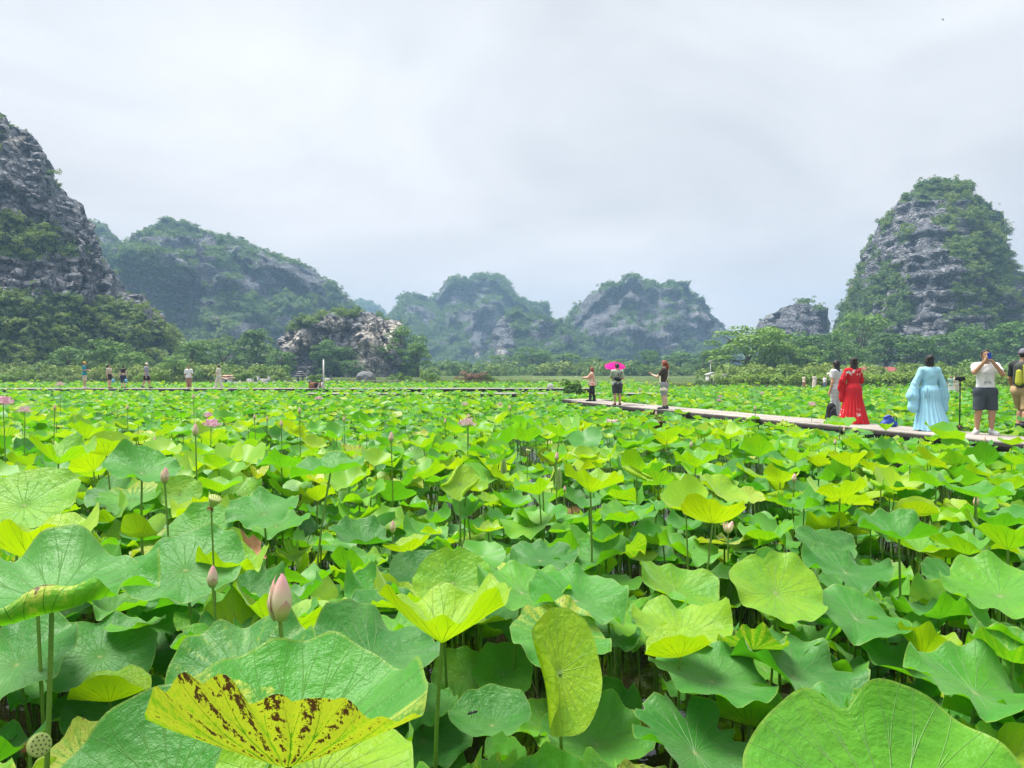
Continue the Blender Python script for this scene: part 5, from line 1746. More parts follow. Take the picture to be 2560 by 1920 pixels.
# shrubs and hedges
def bush(name, label, cat, lobes, n, size, mat=None, tint=0.6, stems=6, group=None, rng=_tr):
    """lobes: (x, y, z, r) in world metres"""
    L = np.array(lobes, float)
    base = np.array([L[:, 0].mean(), L[:, 1].mean(), max(0, L[:, 2].min() - L[:, 3].max())])
    V, Q = leaf_cloud(L[:, :3] - base, L[:, 3], n, size, rng, 0.9)
    root = empty(name, tuple(base))
    me = mesh_np('foliage', V, Q, False)
    o = obj('foliage', me, mat or M_TREE, root); o.color = (tint, 0, 0, 1); tag(o, kind='stuff')
    m = MB()
    for k in range(min(stems, len(L))):
        q = L[k * len(L) // max(1, min(stems, len(L))), :3] - base
        m.tube([(q[0] * 0.7, q[1] * 0.7, 0.0), (q[0] * 0.85, q[1] * 0.85, q[2] * 0.5), tuple(q)], (0.03, 0.02, 0.008), 5)
    m.build('stems', M_BARK, root)
    tag(root, label, cat, group)
    return root


def lobes_line(px0, px1, d0, d1, z, r, n, jit=0.3):
    out = []
    for k in range(n):
        t = k / (n - 1)
        d = d0 + (d1 - d0) * t
        out.append(((px0 + (px1 - px0) * t - CX) / FPX * d + _tr.normal() * jit, d + _tr.normal() * jit, z + _tr.normal() * 0.12, r * (0.8 + 0.4 * _tr.random())))
    return out


bush('hedge', 'clipped light green hedge left of the far photographers', 'hedge', lobes_line(1806, 1960, 69, 68, 0.80, 0.62, 24), 4800, 0.10, tint=0.95)
bush('hedge', 'light green hedge behind the far photographers', 'hedge', lobes_line(1970, 2105, 66, 65, 0.80, 0.62, 20), 4200, 0.10, tint=0.95)
bush('hedge', 'light green hedge between the red and the blue robe', 'hedge', lobes_line(2140, 2300, 65, 64, 0.85, 0.66, 24), 4800, 0.10, tint=0.97)
bush('hedge', 'light green hedge behind the tripod and the man', 'hedge', lobes_line(2320, 2600, 64, 62, 0.78, 0.62, 36), 5600, 0.10, tint=0.95)
bush('shrub', 'round leafy shrub behind the selfie stick', 'shrub', [((1432 - CX) / FPX * 41 + _tr.normal() * 0.22, 41 + _tr.normal() * 0.2, 0.75 + _tr.normal() * 0.22, 0.30) for k in range(9)], 900, 0.085, tint=0.52)
bush('shrub', 'light green shrub behind the tripod', 'shrub', [((2425 - CX) / FPX * 45 + _tr.normal() * 0.25, 45 + _tr.normal() * 0.2, 0.85 + _tr.normal() * 0.28, 0.30) for k in range(9)], 900, 0.075, tint=0.85)
bush('shrub', 'bright yellow-green round bush behind the capped man', 'shrub', [((388 - CX) / FPX * 82 + _tr.normal() * 0.7, 82 + _tr.normal() * 0.3, 0.9 + _tr.normal() * 0.3, 0.6) for k in range(10)], 1500, 0.10, tint=0.92)
bush('shrub', 'bright bush by the path right of the umber box', 'shrub', [((1075 - CX) / FPX * 92 + _tr.normal() * 0.9, 92 + _tr.normal() * 0.3, 0.7 + _tr.normal() * 0.25, 0.55) for k in range(12)], 1500, 0.10, tint=0.78)
bush('shrub', 'low dark shrub at the pond edge left of the kiosk', 'shrub', [((1752 - CX) / FPX * 78 + _tr.normal() * 0.45, 78, 0.45 + _tr.normal() * 0.1, 0.3) for k in range(8)], 800, 0.08, tint=0.3)
bush('dry_bush', 'dry reddish brown bush on the far bank at the middle', 'bush', [((1182 - CX) / FPX * 95 + _tr.normal() * 0.8, 95 + _tr.normal() * 0.4, 0.85 + _tr.normal() * 0.25, 0.55) for k in range(16)], 2400, 0.085, mat=M_DRYBUSH)
bush('shrub', 'yellowish shrub right of the dry brown bush', 'shrub', [((1228 - CX) / FPX * 95 + _tr.normal() * 0.7, 95, 0.6 + _tr.normal() * 0.2, 0.45) for k in range(10)], 1200, 0.09, tint=0.88)
bush('shrub', 'green reedy shrub below the cream cliff', 'shrub', [((1005 - CX) / FPX * 96 + _tr.normal() * 0.6, 96, 0.75 + _tr.normal() * 0.25, 0.5) for k in range(10)], 1200, 0.09, tint=0.62)
bush('shrub', 'leafy shrub at the left edge of the far bank', 'shrub', [((15 - CX) / FPX * 80 + _tr.normal() * 0.9, 80.6 + _tr.normal() * 0.3, 0.8 + _tr.normal() * 0.3, 0.5) for k in range(14)], 1600, 0.09, tint=0.72)
bush('shrub', 'leafy shrub right of the tiled shrine', 'shrub', [((610 - CX) / FPX * 84 + _tr.normal() * 0.4, 84, 0.9 + _tr.normal() * 0.3, 0.45) for k in range(9)], 1100, 0.09, tint=0.70)
bush('shrub', 'small leafy shrub beside the stone tablet wall', 'shrub', [((795 - CX) / FPX * 83 + _tr.normal() * 0.35, 83, 0.8 + _tr.normal() * 0.25, 0.4) for k in range(8)], 1000, 0.09, tint=0.68)

# grass and reeds along the bank
gv, gq, go_ = [], [], 0
for i in range(9000):
    if i % 3:
        x = _tr.uniform(-62, 8); y = _tr.uniform(79.3, 92)
    else:
        x = _tr.uniform(13.5, 46); y = _tr.uniform(65.8 - (x - 13.5) * 0.13, 72)
    if 5 < x < 13.3 and y < 88: continue
    h = _tr.uniform(0.15, 0.5) * (1.5 if _tr.random() < 0.15 else 1)
    a = _tr.uniform(0, 3.14); w = 0.035
    dx, dy = w * math.cos(a), w * math.sin(a)
    lx, ly = _tr.normal(size=2) * 0.12
    gv += [(x - dx, y - dy, 0.28), (x + dx, y + dy, 0.28), (x + lx + dx * .2, y + ly + dy * .2, 0.28 + h), (x + lx - dx * .2, y + ly - dy * .2, 0.28 + h)]
    gq.append((go_, go_ + 1, go_ + 2, go_ + 3)); go_ += 4
M_GRASS = plain('grass_blades', (0.14, 0.20, 0.045), 0.8, 0.5, 0.4)
tag(obj('grass', mesh_np('grass', gv, np.array(gq), False), M_GRASS), 'tufts of grass along the far bank of the pond', 'grass', kind='stuff')

# ================================================================== BOARDWALKS
def mat_plank():
    m, T, b, out = mat_new('weathered_plank')
    oi = T.new('ShaderNodeObjectInfo')
    g = T.new('ShaderNodeTexCoord').outputs['Object']
    gr = T.noise(T.vmath('MULTIPLY', g, (1.2, 26.0, 6.0)), 1.0, 5.0, 0.65)
    st_ = T.noise(g, 1.3, 4.0)
    c = T.mix(oi.outputs['Random'], (0.30, 0.27, 0.235), (0.44, 0.405, 0.365))
    c = T.mix(T.smooth(gr, 0.56, 0.36), c, (0.20, 0.175, 0.15))
    c = T.mix(T.math('MULTIPLY', T.smooth(st_, 0.55, 0.72), 0.4), c, (0.20, 0.185, 0.16))
    T.put(b.inputs['Base Color'], c)
    b.inputs['Roughness'].default_value = 0.85
    T.put(b.inputs['Normal'], T.bump(gr, 0.5, 0.006))
    return m


M_PLANK = mat_plank()
M_BEAM = plain('dark_beam', (0.022, 0.018, 0.014), 0.9, 0.35, 6.0)
M_EDGE = plain('brown_edge', (0.20, 0.15, 0.09), 0.9, 0.35, 3.0)
M_POST = plain('deck_post', (0.085, 0.07, 0.055), 0.9, 0.3, 5.0)


def box_mesh(name, sx, sy, sz, bev=0.006):
    bm = bmesh.new()
    bmesh.ops.create_cube(bm, size=1.0)
    for v in bm.verts:
        v.co = Vector((v.co.x * sx, v.co.y * sy, v.co.z * sz))
    bmesh.ops.bevel(bm, geom=bm.edges[:], offset=bev, segments=1, affect='EDGES')
    me = bpy.data.meshes.new(name)
    bm.to_mesh(me); bm.free()
    return me


def boardwalk(name, A, B, width, z, nb, seg, label, posts=True, cat='boardwalk', edge=None):
    """A->B is one edge; the walk lies on its right-hand side"""
    A, B = np.array(A, float), np.array(B, float)
    L = np.linalg.norm(B - A)
    dr = (B - A) / L
    nn = np.array([dr[1], -dr[0]])
    ang = math.atan2(dr[1], dr[0])
    root = empty(name, (A[0], A[1], 0), ang)
    pw = width / nb
    ns = int(math.ceil(L / seg))
    seg = L / ns
    pm = box_mesh('plank', seg - 0.012, pw - 0.012, 0.038)
    pm.materials.append(M_PLANK)
    for i in range(ns):
        for j in range(nb):
            sh = 0.5 * seg if j % 2 else 0.0
            xx = seg * (i + 0.5) + sh * (0 if i == ns - 1 else 1) * 0.0
            o = obj('plank', pm, None, root, (xx, -(pw * (j + 0.5)), z - 0.019 + float(_tr.normal()) * 0.003))
            o.rotation_euler = (float(_tr.normal()) * 0.006, float(_tr.normal()) * 0.0015, float(_tr.normal()) * 0.002)
    for k, yy in enumerate((-0.10, -width / 2, -width + 0.10)):
        m = MB(); m.box((L / 2, yy, z - 0.135), (L, 0.07, 0.17))
        m.build('beam', M_BEAM, root, False)
    m = MB(); m.box((L / 2, 0.022, z - 0.105), (L, 0.03, 0.13)); m.build('edge_board', edge or M_BEAM, root, False)
    if posts:
        n = max(2, int(L / 2.4))
        ps = MB(); ps.tube([(0, 0, -0.6), (0, 0, z - 0.06)], 0.055, 8)
        pmesh = ps.mesh('post'); pmesh.materials.append(M_POST)
        for i in range(n + 1):
            for yy in (-0.14, -width + 0.14):
                obj('post', pmesh, None, root, (L * i / n if 0 < i < n else (0.2 if i == 0 else L - 0.2), yy, 0))
    tag(root, label, cat)
    return root


boardwalk('boardwalk', W_A - _wd * 2.5, W_B, WALK_W, WALK_Z, 9, 2.6, 'weathered plank boardwalk running back from the right edge to the pond middle')
_e = W_B + _wd * 0.02
boardwalk('boardwalk', _e + _wn * 0.42, _e + _wn * 0.42 + _wd * 1.7, 1.7, WALK_Z + 0.006, 10, 1.1, 'plank landing at the far end under the selfie woman')
boardwalk('boardwalk', (-48, 51.4), (5.2, 51.4), 1.8, 0.66, 5, 3.0, 'low far boardwalk crossing the pond behind the strolling visitors at left', edge=M_EDGE)
boardwalk('boardwalk', (-12, 45.6), (9.2, 45.6), 1.7, 0.52, 5, 3.0, 'low brown boardwalk beyond the leaves at the middle', edge=M_EDGE)
boardwalk('boardwalk', (19.8, 59.0), (30.5, 58.6), 2.0, 0.42, 6, 2.6, 'pale far deck by the hedge under the photographers')

# ================================================================== SMALL STRUCTURES
M_WHITE = plain('white_plaster', (0.66, 0.65, 0.62), 0.8, 0.12, 2.0)
M_STONE = plain('pale_stone', (0.50, 0.49, 0.47), 0.85, 0.2, 3.0)
M_GREYST = plain('grey_stone', (0.16, 0.165, 0.17), 0.85, 0.25, 3.0)
M_TILE = plain('roof_tile', (0.46, 0.27, 0.20), 0.7, 0.25, 6.0)
M_RED = plain('red_roof', (0.26, 0.05, 0.04), 0.6, 0.15, 2.0)
M_TEAL = plain('teal_wall', (0.12, 0.24, 0.25), 0.7, 0.15, 2.0)
M_GLASS = plain('dark_window', (0.04, 0.055, 0.06), 0.15, 0.2, 2.0)
M_METAL = plain('pole_metal', (0.55, 0.55, 0.53), 0.5, 0.1, 4.0, metal=0.3)
M_WOOD = plain('brown_wood', (0.23, 0.105, 0.05), 0.7, 0.3, 9.0)
M_BLACK = plain('black_cloth', (0.012, 0.012, 0.014), 0.75, 0.2, 30.0)


def gx(px, d): return (px - CX) / FPX * d


# white kiosk
d = 79.0
k = empty('kiosk', (gx(1780, d), d, 0.30))
m = MB(); m.box((0, 0, 0.52), (1.05, 1.2, 1.04)); m.add([(-0.525, -0.6, 1.04), (0.525, -0.6, 1.04), (0, -0.6, 1.27), (-0.525, 0.6, 1.04), (0.525, 0.6, 1.04), (0, 0.6, 1.27)], [], [[0, 1, 2], [4, 3, 5]]); m.build('wall', M_WHITE, k, False)
for s in (-1, 1):
    mr = MB(); mr.box((s * 0.29, 0, 1.185), (0.68, 1.4, 0.045), M=None); o = mr.build('roof_slope', M_STONE, k, False); 
    o.data.transform(Matrix.Translation((0, 0, 0)))
    for v in o.data.vertices: v.co.z -= (abs(v.co.x) - 0.29) * 0.43
for x in (-0.27, 0.25):
    mw = MB(); mw.box((x, -0.605, 0.58), (0.34, 0.03, 0.62)); w = mw.build('window', M_GLASS, k, False)
    mf = MB(); mf.box((x, -0.618, 0.70), (0.36, 0.02, 0.035)); mf.build('transom', M_WHITE, w, False)
m = MB(); m.box((0.98, 0.3, 0.5), (0.9, 1.0, 1.0)); m.build('side_wing', M_WHITE, k, False)
m = MB(); m.box((1.0, 0.3, 1.06), (1.1, 1.2, 0.10)); m.build('wing_roof', M_STONE, k, False)
tag(k, 'small white kiosk with gabled roof and two dark windows on the far bank', 'kiosk')
lp = empty('lamp_post', (gx(1776, 78), 78.0, 0.30))
m = MB(); m.tube([(0, 0, 0), (0, 0, 2.35)], 0.045, 8); m.build('pole', M_METAL, lp)
m = MB(); m.box((0, 0, 2.42), (0.34, 0.2, 0.12)); m.box((0.02, 0, 2.52), (0.44, 0.24, 0.05)); m.build('lamp_head', M_STONE, lp, False)
m = MB(); m.tube([(-0.02, 0, 2.2), (0.14, 0, 2.36)], 0.025, 6); m.build('bracket', M_METAL, lp)
tag(lp, 'thin pale lamp post beside the white kiosk', 'lamp post')

# red-roofed building behind the hedge
d = 98.0
k = empty('building', (gx(2195, d), d, 0.30))
m = MB(); m.box((0, 0, 0.65), (4.6, 3, 1.3)); m.build('wall', M_TEAL, k, False)
m = MB(); m.add([(-2.4, -1.8, 1.3), (2.4, -1.8, 1.3), (1.9, 0, 1.9), (-1.9, 0, 1.9), (-2.4, 1.8, 1.3), (2.4, 1.8, 1.3)], [[0, 1, 2, 3], [5, 4, 3, 2]], [[1, 5, 2], [4, 0, 3]]); m.build('roof', M_RED, k, False)
m = MB(); m.box((0.4, -1.7, 1.22), (5.4, 0.3, 0.10)); m.build('eave_board', M_STONE, k, False)
for x in (-1.5, -0.3, 0.9):
    m = MB(); m.box((x, -1.52, 0.7), (0.8, 0.05, 0.7)); w = m.build('window', M_GLASS, k, False)
    mf = MB(); mf.box((x, -1.55, 0.7), (0.05, 0.03, 0.7)); mf.build('mullion', M_WHITE, w, False)
m = MB(); m.box((3.4, -1.4, 1.45), (1.3, 0.08, 0.18)); m.build('sign_strip', M_WHITE, k, False)
tag(k, 'low teal building with red hipped roof half hidden by the red robe', 'building')
bd = empty('white_board', (gx(2078, 66), 66.0, 0.30))
m = MB(); m.box((0, 0, 1.0), (0.75, 0.04, 0.62)); m.build('panel', M_WHITE, bd, False)
for x in (-0.3, 0.3):
    m = MB(); m.tube([(x, 0.03, 0), (x, 0.03, 0.8)], 0.02, 6); m.build('leg', M_METAL, bd)
tag(bd, 'plain white board beside the striped woman, on the far bank', 'board')

# tombs and shrines on the left bank
d = 81.0
s = empty('shrine', (gx(568, d), d, 0.28))
m = MB(); m.box((0, 0, 0.05), (1.25, 0.9, 0.10)); m.build('plinth', M_TILE, s, False)
m = MB(); m.box((0, 0, 0.38), (0.92, 0.7, 0.56)); m.build('wall', M_WHITE, s, False)
m = MB()
m.add([(-0.15, -0.356, 0.12), (0.15, -0.356, 0.12), (0.15, -0.356, 0.42), (0.10, -0.356, 0.52), (0, -0.356, 0.57), (-0.10, -0.356, 0.52), (-0.15, -0.356, 0.42)], [], [[0, 1, 2], [0, 2, 3], [0, 3, 4], [0, 4, 5], [0, 5, 6]]); m.build('arched_opening', M_GLASS, s, False)
def pagoda(mb, z, w, dd, h, up=0.06):
    mb.add([(-w, -dd, z + up), (0, -dd * 1.02, z), (w, -dd, z + up), (w * 1.02, 0, z), (w, dd, z + up), (0, dd * 1.02, z), (-w, dd, z + up), (-w * 1.02, 0, z), (-w * .55, -dd * .5, z + h), (w * .55, -dd * .5, z + h), (w * .55, dd * .5, z + h), (-w * .55, dd * .5, z + h)],
           [[0, 1, 9, 8], [2, 3, 10, 9], [4, 5, 11, 10], [6, 7, 8, 11], [8, 9, 10, 11]], [[1, 2, 9], [3, 4, 10], [5, 6, 11], [7, 0, 8]])
m = MB(); pagoda(m, 0.66, 0.66, 0.52, 0.14); m.box((0, 0, 0.84), (0.6, 0.4, 0.12)); pagoda(m, 0.89, 0.5, 0.38, 0.12); m.tube([(0, 0, 1.0), (0, 0, 1.1)], 0.03, 6); m.build('tiled_roof', M_TILE, s, False)
tag(s, 'little white shrine with double tiled roof on the left bank', 'shrine')

s = empty('stone_tower', (gx(751, 86), 86.0, 0.28))
m = MB(); m.box((0, 0, 0.12), (1.1, 0.8, 0.24)); m.build('plinth', M_GREYST, s, False)
m = MB()
for x in (-0.28, 0.28):
    m.box((x, 0, 0.5), (0.14, 0.5, 0.56))
m.box((0, 0, 0.80), (0.8, 0.55, 0.10)); m.build('body', M_GREYST, s, False)
m = MB(); pagoda(m, 0.86, 0.6, 0.45, 0.12); m.box((0, 0, 1.02), (0.42, 0.34, 0.14)); pagoda(m, 1.09, 0.45, 0.34, 0.12); m.box((0, 0, 1.25), (0.26, 0.22, 0.10)); pagoda(m, 1.30, 0.3, 0.24, 0.12); m.tube([(0, 0, 1.40), (0, 0, 1.58)], (0.05, 0.015), 6); m.build('tiered_roof', M_GREYST, s, False)
tag(s, 'grey tiered stone tower shrine before the cliff', 'shrine')

w = empty('tomb_wall', (gx(659, 82), 82.0, 0.28))
for x in (-0.58, 0.58):
    m = MB(); m.box((x, 0, 0.42), (0.20, 0.2, 0.84)); m.box((x, 0, 0.87), (0.26, 0.26, 0.06)); m.build('pillar', M_STONE, w, False)
m = MB(); m.box((0, 0.02, 0.30), (0.96, 0.14, 0.60)); m.build('panel', M_STONE, w, False)
tag(w, 'pale tomb wall with two square pillars on the left bank', 'tomb')
w = empty('tomb_block', (gx(625, 81.5), 81.5, 0.28))
m = MB(); m.box((0, 0, 0.28), (0.65, 0.4, 0.56)); m.build('block', M_STONE, w, False)
m = MB(); m.box((0, 0, 0.585), (0.72, 0.46, 0.05)); m.build('slab_top', M_WHITE, w, False)
tag(w, 'small grey tomb block left of the pillared tomb wall', 'tomb')
w = empty('stone_lantern', (gx(772, 84), 84.0, 0.28))
m = MB(); m.box((0, 0, 0.2), (0.5, 0.4, 0.4)); m.build('plinth', M_STONE, w, False)
m = MB(); m.box((-0.13, 0, 0.55), (0.07, 0.3, 0.3)); m.box((0.13, 0, 0.55), (0.07, 0.3, 0.3)); pagoda(m, 0.70, 0.3, 0.25, 0.14, 0.03); m.build('lantern_house', M_GREYST, w, False)
tag(w, 'small stone lantern right of the tower shrine', 'shrine')
w = empty('tablet_wall', (gx(817, 82), 82.0, 0.28))
for x in (-0.48, 0.48):
    m = MB(); m.box((x, 0, 0.4), (0.15, 0.15, 0.8)); m.box((x, 0, 0.84), (0.24, 0.24, 0.06)); m.tube([(x, 0, 0.86), (x, 0, 1.05)], (0.07, 0.02), 6); m.build('pillar', M_GREYST, w, False)
m = MB(); m.box((0, 0.02, 0.34), (0.78, 0.12, 0.62)); m.build('tablet', M_STONE, w, False)
m = MB(); m.lathe([(0.13, -0.052), (0.15, -0.052), (0.15, -0.06), (0.13, -0.06), (0.13, -0.052)], 20); o = m.build('carved_ring', M_GREYST, w, loc=(0, 0, 0.36)); o.rotation_euler = (R(90), 0, 0); o.location.y = -0.1
tag(w, 'carved stone tablet wall behind the wooden box', 'tomb')
w = empty('low_wall', (gx(655, 80), 80.2, 0.28))
L = gx(745, 80) - gx(575, 80)
m = MB(); m.box((0, 0, 0.12), (L, 0.14, 0.24)); m.build('course', M_STONE, w, False)
m = MB(); m.box((0, 0, 0.26), (L + 0.04, 0.2, 0.05)); m.build('coping', M_WHITE, w, False)
for i in range(7):
    m = MB(); m.box((-L / 2 + L * i / 6, -0.02, 0.2), (0.14, 0.22, 0.42)); m.build('pier', M_STONE, w, False)
tag(w, 'low pale wall with piers before the tombs', 'wall')
f = empty('low_fence', (gx(940, 84), 85.5, 0.28))
L = gx(1005, 84) - gx(860, 84)
for i in range(12):
    m = MB(); m.tube([(-L / 2 + L * i / 11, 0, 0), (-L / 2 + L * i / 11 + 0.02, 0, 0.42 + 0.08 * math.sin(i * 2.1))], 0.03, 5); m.build('fence_post', M_WOOD, f)
for z in (0.16, 0.32):
    m = MB(); m.tube([(-L / 2, 0.03, z), (0, 0.03, z + 0.03), (L / 2, 0.03, z)], 0.02, 5); m.build('rail', M_STONE, f)
tag(f, 'low stick fence on the bank below the cream cliff', 'fence')
bo = empty('boulder', (gx(915, 100), 100, 0.2))
V, Q, = [], []
bmb = bmesh.new(); bmesh.ops.create_icosphere(bmb, subdivisions=3, radius=1)
for v in bmb.verts:
    n = fbm(np.array([[v.co.x * 1.7, v.co.y * 1.7, v.co.z * 1.7]]), 3, 4)[0]
    v.co *= 1 + 0.35 * n
    v.co.z = max(v.co.z, -0.2) * 1.1
me = bpy.data.meshes.new('rock_mass'); bmb.to_mesh(me); bmb.free()
me.transform(Matrix.Scale(1.25, 4))
obj('rock_mass', me, M_GREYST, bo)
tag(bo, 'dark boulder lying at the foot of the cream cliff', 'boulder')

# wooden box, pale pole on the far boardwalk
wb = empty('wooden_box', (gx(788, 50.4), 50.4, 0.66))
m = MB(); m.box((0, 0, 0.21), (0.74, 0.5, 0.42)); m.build('box_body', M_WOOD, wb, False)
m = MB(); m.box((0, 0, 0.435), (0.84, 0.58, 0.03)); m.build('lid', M_BEAM, wb, False)
m = MB(); m.box((0.12, -0.256, 0.22), (0.22, 0.02, 0.26)); m.build('opening', M_BLACK, wb, False)
m = MB(); m.box((0.33, -0.257, 0.21), (0.05, 0.024, 0.40)); m.build('slat', M_STONE, wb, False)
m = MB(); m.tube([(0.30, -0.3, 0.18), (0.22, -0.7, -0.35)], 0.022, 6); m.build('prop_stick', M_STONE, wb)
tag(wb, 'brown wooden box standing on the far boardwalk', 'box')
pp = empty('pole', (gx(809, 50), 50.0, 0.2))
m = MB(); m.tube([(0, 0, 0), (0, 0, 2.35)], (0.055, 0.048), 10); m.build('shaft', M_METAL, pp)
m = MB(); m.box((-0.10, 0, 0.65), (0.12, 0.1, 0.4)); m.build('junction_box', M_STONE, pp, False)
m = MB(); m.lathe([(0.05, 2.35), (0.055, 2.36), (0.03, 2.39), (0.0, 2.395)], 10); m.build('end_cap', M_STONE, pp)
tag(pp, 'pale upright pole beside the brown wooden box', 'pole')
dc = empty('round_sign', (gx(1376, 46.5), 46.5, 0))
m = MB(); m.tube([(0, 0, -0.2), (0, 0, 0.75)], 0.02, 6); m.build('stick', M_METAL, dc)
m = MB(); m.lathe([(0.0, -0.012), (0.19, -0.012), (0.20, 0.0), (0.19, 0.012), (0.0, 0.012)], 24); o = m.build('disc', M_WHITE, dc, loc=(0, 0, 0.86)); o.rotation_euler = (R(90), 0, 0)
tag(dc, 'round white disc on a stick in the pond left of the selfie stick', 'sign')
ft = empty('flower_pot', tuple(at(1645, 1074, 17.5) - np.array([0, 0, 0.0])))
_pz = ft.location.z
m = MB(); m.lathe([(0.0, 0.0), (0.075, 0.0), (0.115, 0.17), (0.125, 0.17), (0.125, 0.20), (0.105, 0.20), (0.10, 0.15), (0.0, 0.15)], 20); m.build('pot', M_WOOD, ft)
m = MB(); m.lathe([(0.02, -0.1), (0.045, -0.1), (0.045, -0.108), (0.02, -0.108), (0.02, -0.1)], 14); o = m.build('emblem', M_STONE, ft); o.rotation_euler = (R(90), 0, 0); o.location = (0.0, 0.0, 0.09)
V, Q = leaf_cloud(np.array([[0, 0, 0.24], [0.06, 0, 0.27], [-0.06, 0.02, 0.26]]), np.array([0.09, 0.08, 0.08]), 90, 0.035, _tr)
o = obj('sprouts', mesh_np('sprouts', V, Q, False), M_TREE, ft); o.color = (0.9, 0, 0, 1); tag(o, kind='stuff')
m = MB(); m.tube([(0, 0, -_pz - 0.1), (0, 0, 0.0)], 0.03, 8); m.build('stake', M_POST, ft)
tag(ft, 'small brown pot with sprouts among the leaves before the brown-shirted woman', 'pot')

# bird
b0 = at(2357, 48, 62)
bird = empty('bird', tuple(b0), 0.4)
m = MB(); m.tube([(0, -0.09, 0), (0, -0.05, 0.005), (0, 0.0, 0.0), (0, 0.07, 0), (0, 0.12, 0.0)], (0.006, 0.02, 0.026, 0.012, 0.004), 8); m.build('body', M_BLACK, bird)
for s, dz in ((-1, -0.17), (1, -0.10)):
    m = MB(); m.add([(0, -0.04, 0.01), (0, 0.03, 0.01), (s * 0.06, 0.02, dz * 0.45), (s * 0.06, -0.05, dz * 0.45), (s * 0.10, 0.03, dz), (s * 0.055, -0.035, dz * 0.45 - 0.004)], [[0, 1, 2, 3]], [[3, 2, 4], [3, 4, 5]]); m.build('wing', M_BLACK, bird, False)
tag(bird, 'small dark bird flying high in the sky at right', 'bird')
# insect on the deep green leaf
ib = at(1181, 1792, 3.3)
bug = empty('insect', (ib[0], ib[1], ib[2] + 0.01), 0.5)
m = MB(); m.tube([(-0.022, 0, 0.006), (-0.01, 0, 0.009), (0.0, 0, 0.007), (0.012, 0, 0.010), (0.026, 0, 0.006)], (0.003, 0.006, 0.003, 0.0065, 0.002), 8); m.build('body', M_BLACK, bug)
for s in (-1, 1):
    for k in range(3):
        m = MB(); m.tube([(-0.006 + 0.006 * k, 0, 0.007), (-0.010 + 0.010 * k, s * 0.012, 0.012), (-0.014 + 0.014 * k, s * 0.020, -0.004)], 0.001, 4); m.build('leg', M_BLACK, bug)
tag(bug, 'black insect sitting on the deep green cupped leaf', 'insect')

# ================================================================== PEOPLE: smooth-union bodies turned into meshes
def surface_net(D, org, h):
    """naive surface nets: mesh of the D=0 surface"""
    ins = D < 0
    c = [ins[i:ins.shape[0] - 1 + i, j:ins.shape[1] - 1 + j, k:ins.shape[2] - 1 + k] for i in (0, 1) for j in (0, 1) for k in (0, 1)]
    tot = sum(x.astype(np.int8) for x in c)
    cells = np.argwhere((tot > 0) & (tot < 8))
    idx = -np.ones(tot.shape, np.int64)
    idx[tuple(cells.T)] = np.arange(len(cells))
    acc = np.zeros((len(cells), 3)); cnt = np.zeros(len(cells))
    cor = [(i, j, k) for i in (0, 1) for j in (0, 1) for k in (0, 1)]
    for a in range(8):
        for b in range(a + 1, 8):
            if sum(abs(p - q) for p, q in zip(cor[a], cor[b])) != 1:
                continue
            pa, pb = np.array(cor[a]), np.array(cor[b])
            da = D[tuple((cells + pa).T)]; db = D[tuple((cells + pb).T)]
            x = (da < 0) != (db < 0)
            t = da / np.where(np.abs(da - db) < 1e-9, 1e-9, da - db)
            acc[x] += (pa + (pb - pa) * t[:, None])[x]
            cnt[x] += 1
    V = (cells + acc / cnt[:, None]) * h + org
    Q = []
    for ax in range(3):
        sh = [slice(None)] * 3
        s0, s1 = list(sh), list(sh)
        s0[ax] = slice(0, -1); s1[ax] = slice(1, None)
        e = ins[tuple(s0)] != ins[tuple(s1)]
        o1, o2 = [(1, 2), (2, 0), (0, 1)][ax]
        e = np.argwhere(e)
        e = e[(e[:, o1] > 0) & (e[:, o2] > 0) & (e[:, o1] < D.shape[o1] - 1) & (e[:, o2] < D.shape[o2] - 1)]
        u1 = np.zeros(3, int); u1[o1] = 1
        u2 = np.zeros(3, int); u2[o2] = 1
        q = np.stack([idx[tuple((e - u1 - u2).T)], idx[tuple((e - u2).T)], idx[tuple(e.T)], idx[tuple((e - u1).T)]], 1)
        flip = ~ins[tuple(e.T)]
        q[flip] = q[flip][:, ::-1]
        Q.append(q)
    return V, np.concatenate(Q)


def cone(a, b, ra, rb, flat=1.0, grp=''):
    return ('c', np.array(a, float), np.array(b, float), ra, rb, flat, grp)


def ell(c, r, grp=''):
    return ('e', np.array(c, float), np.array(r, float), grp)


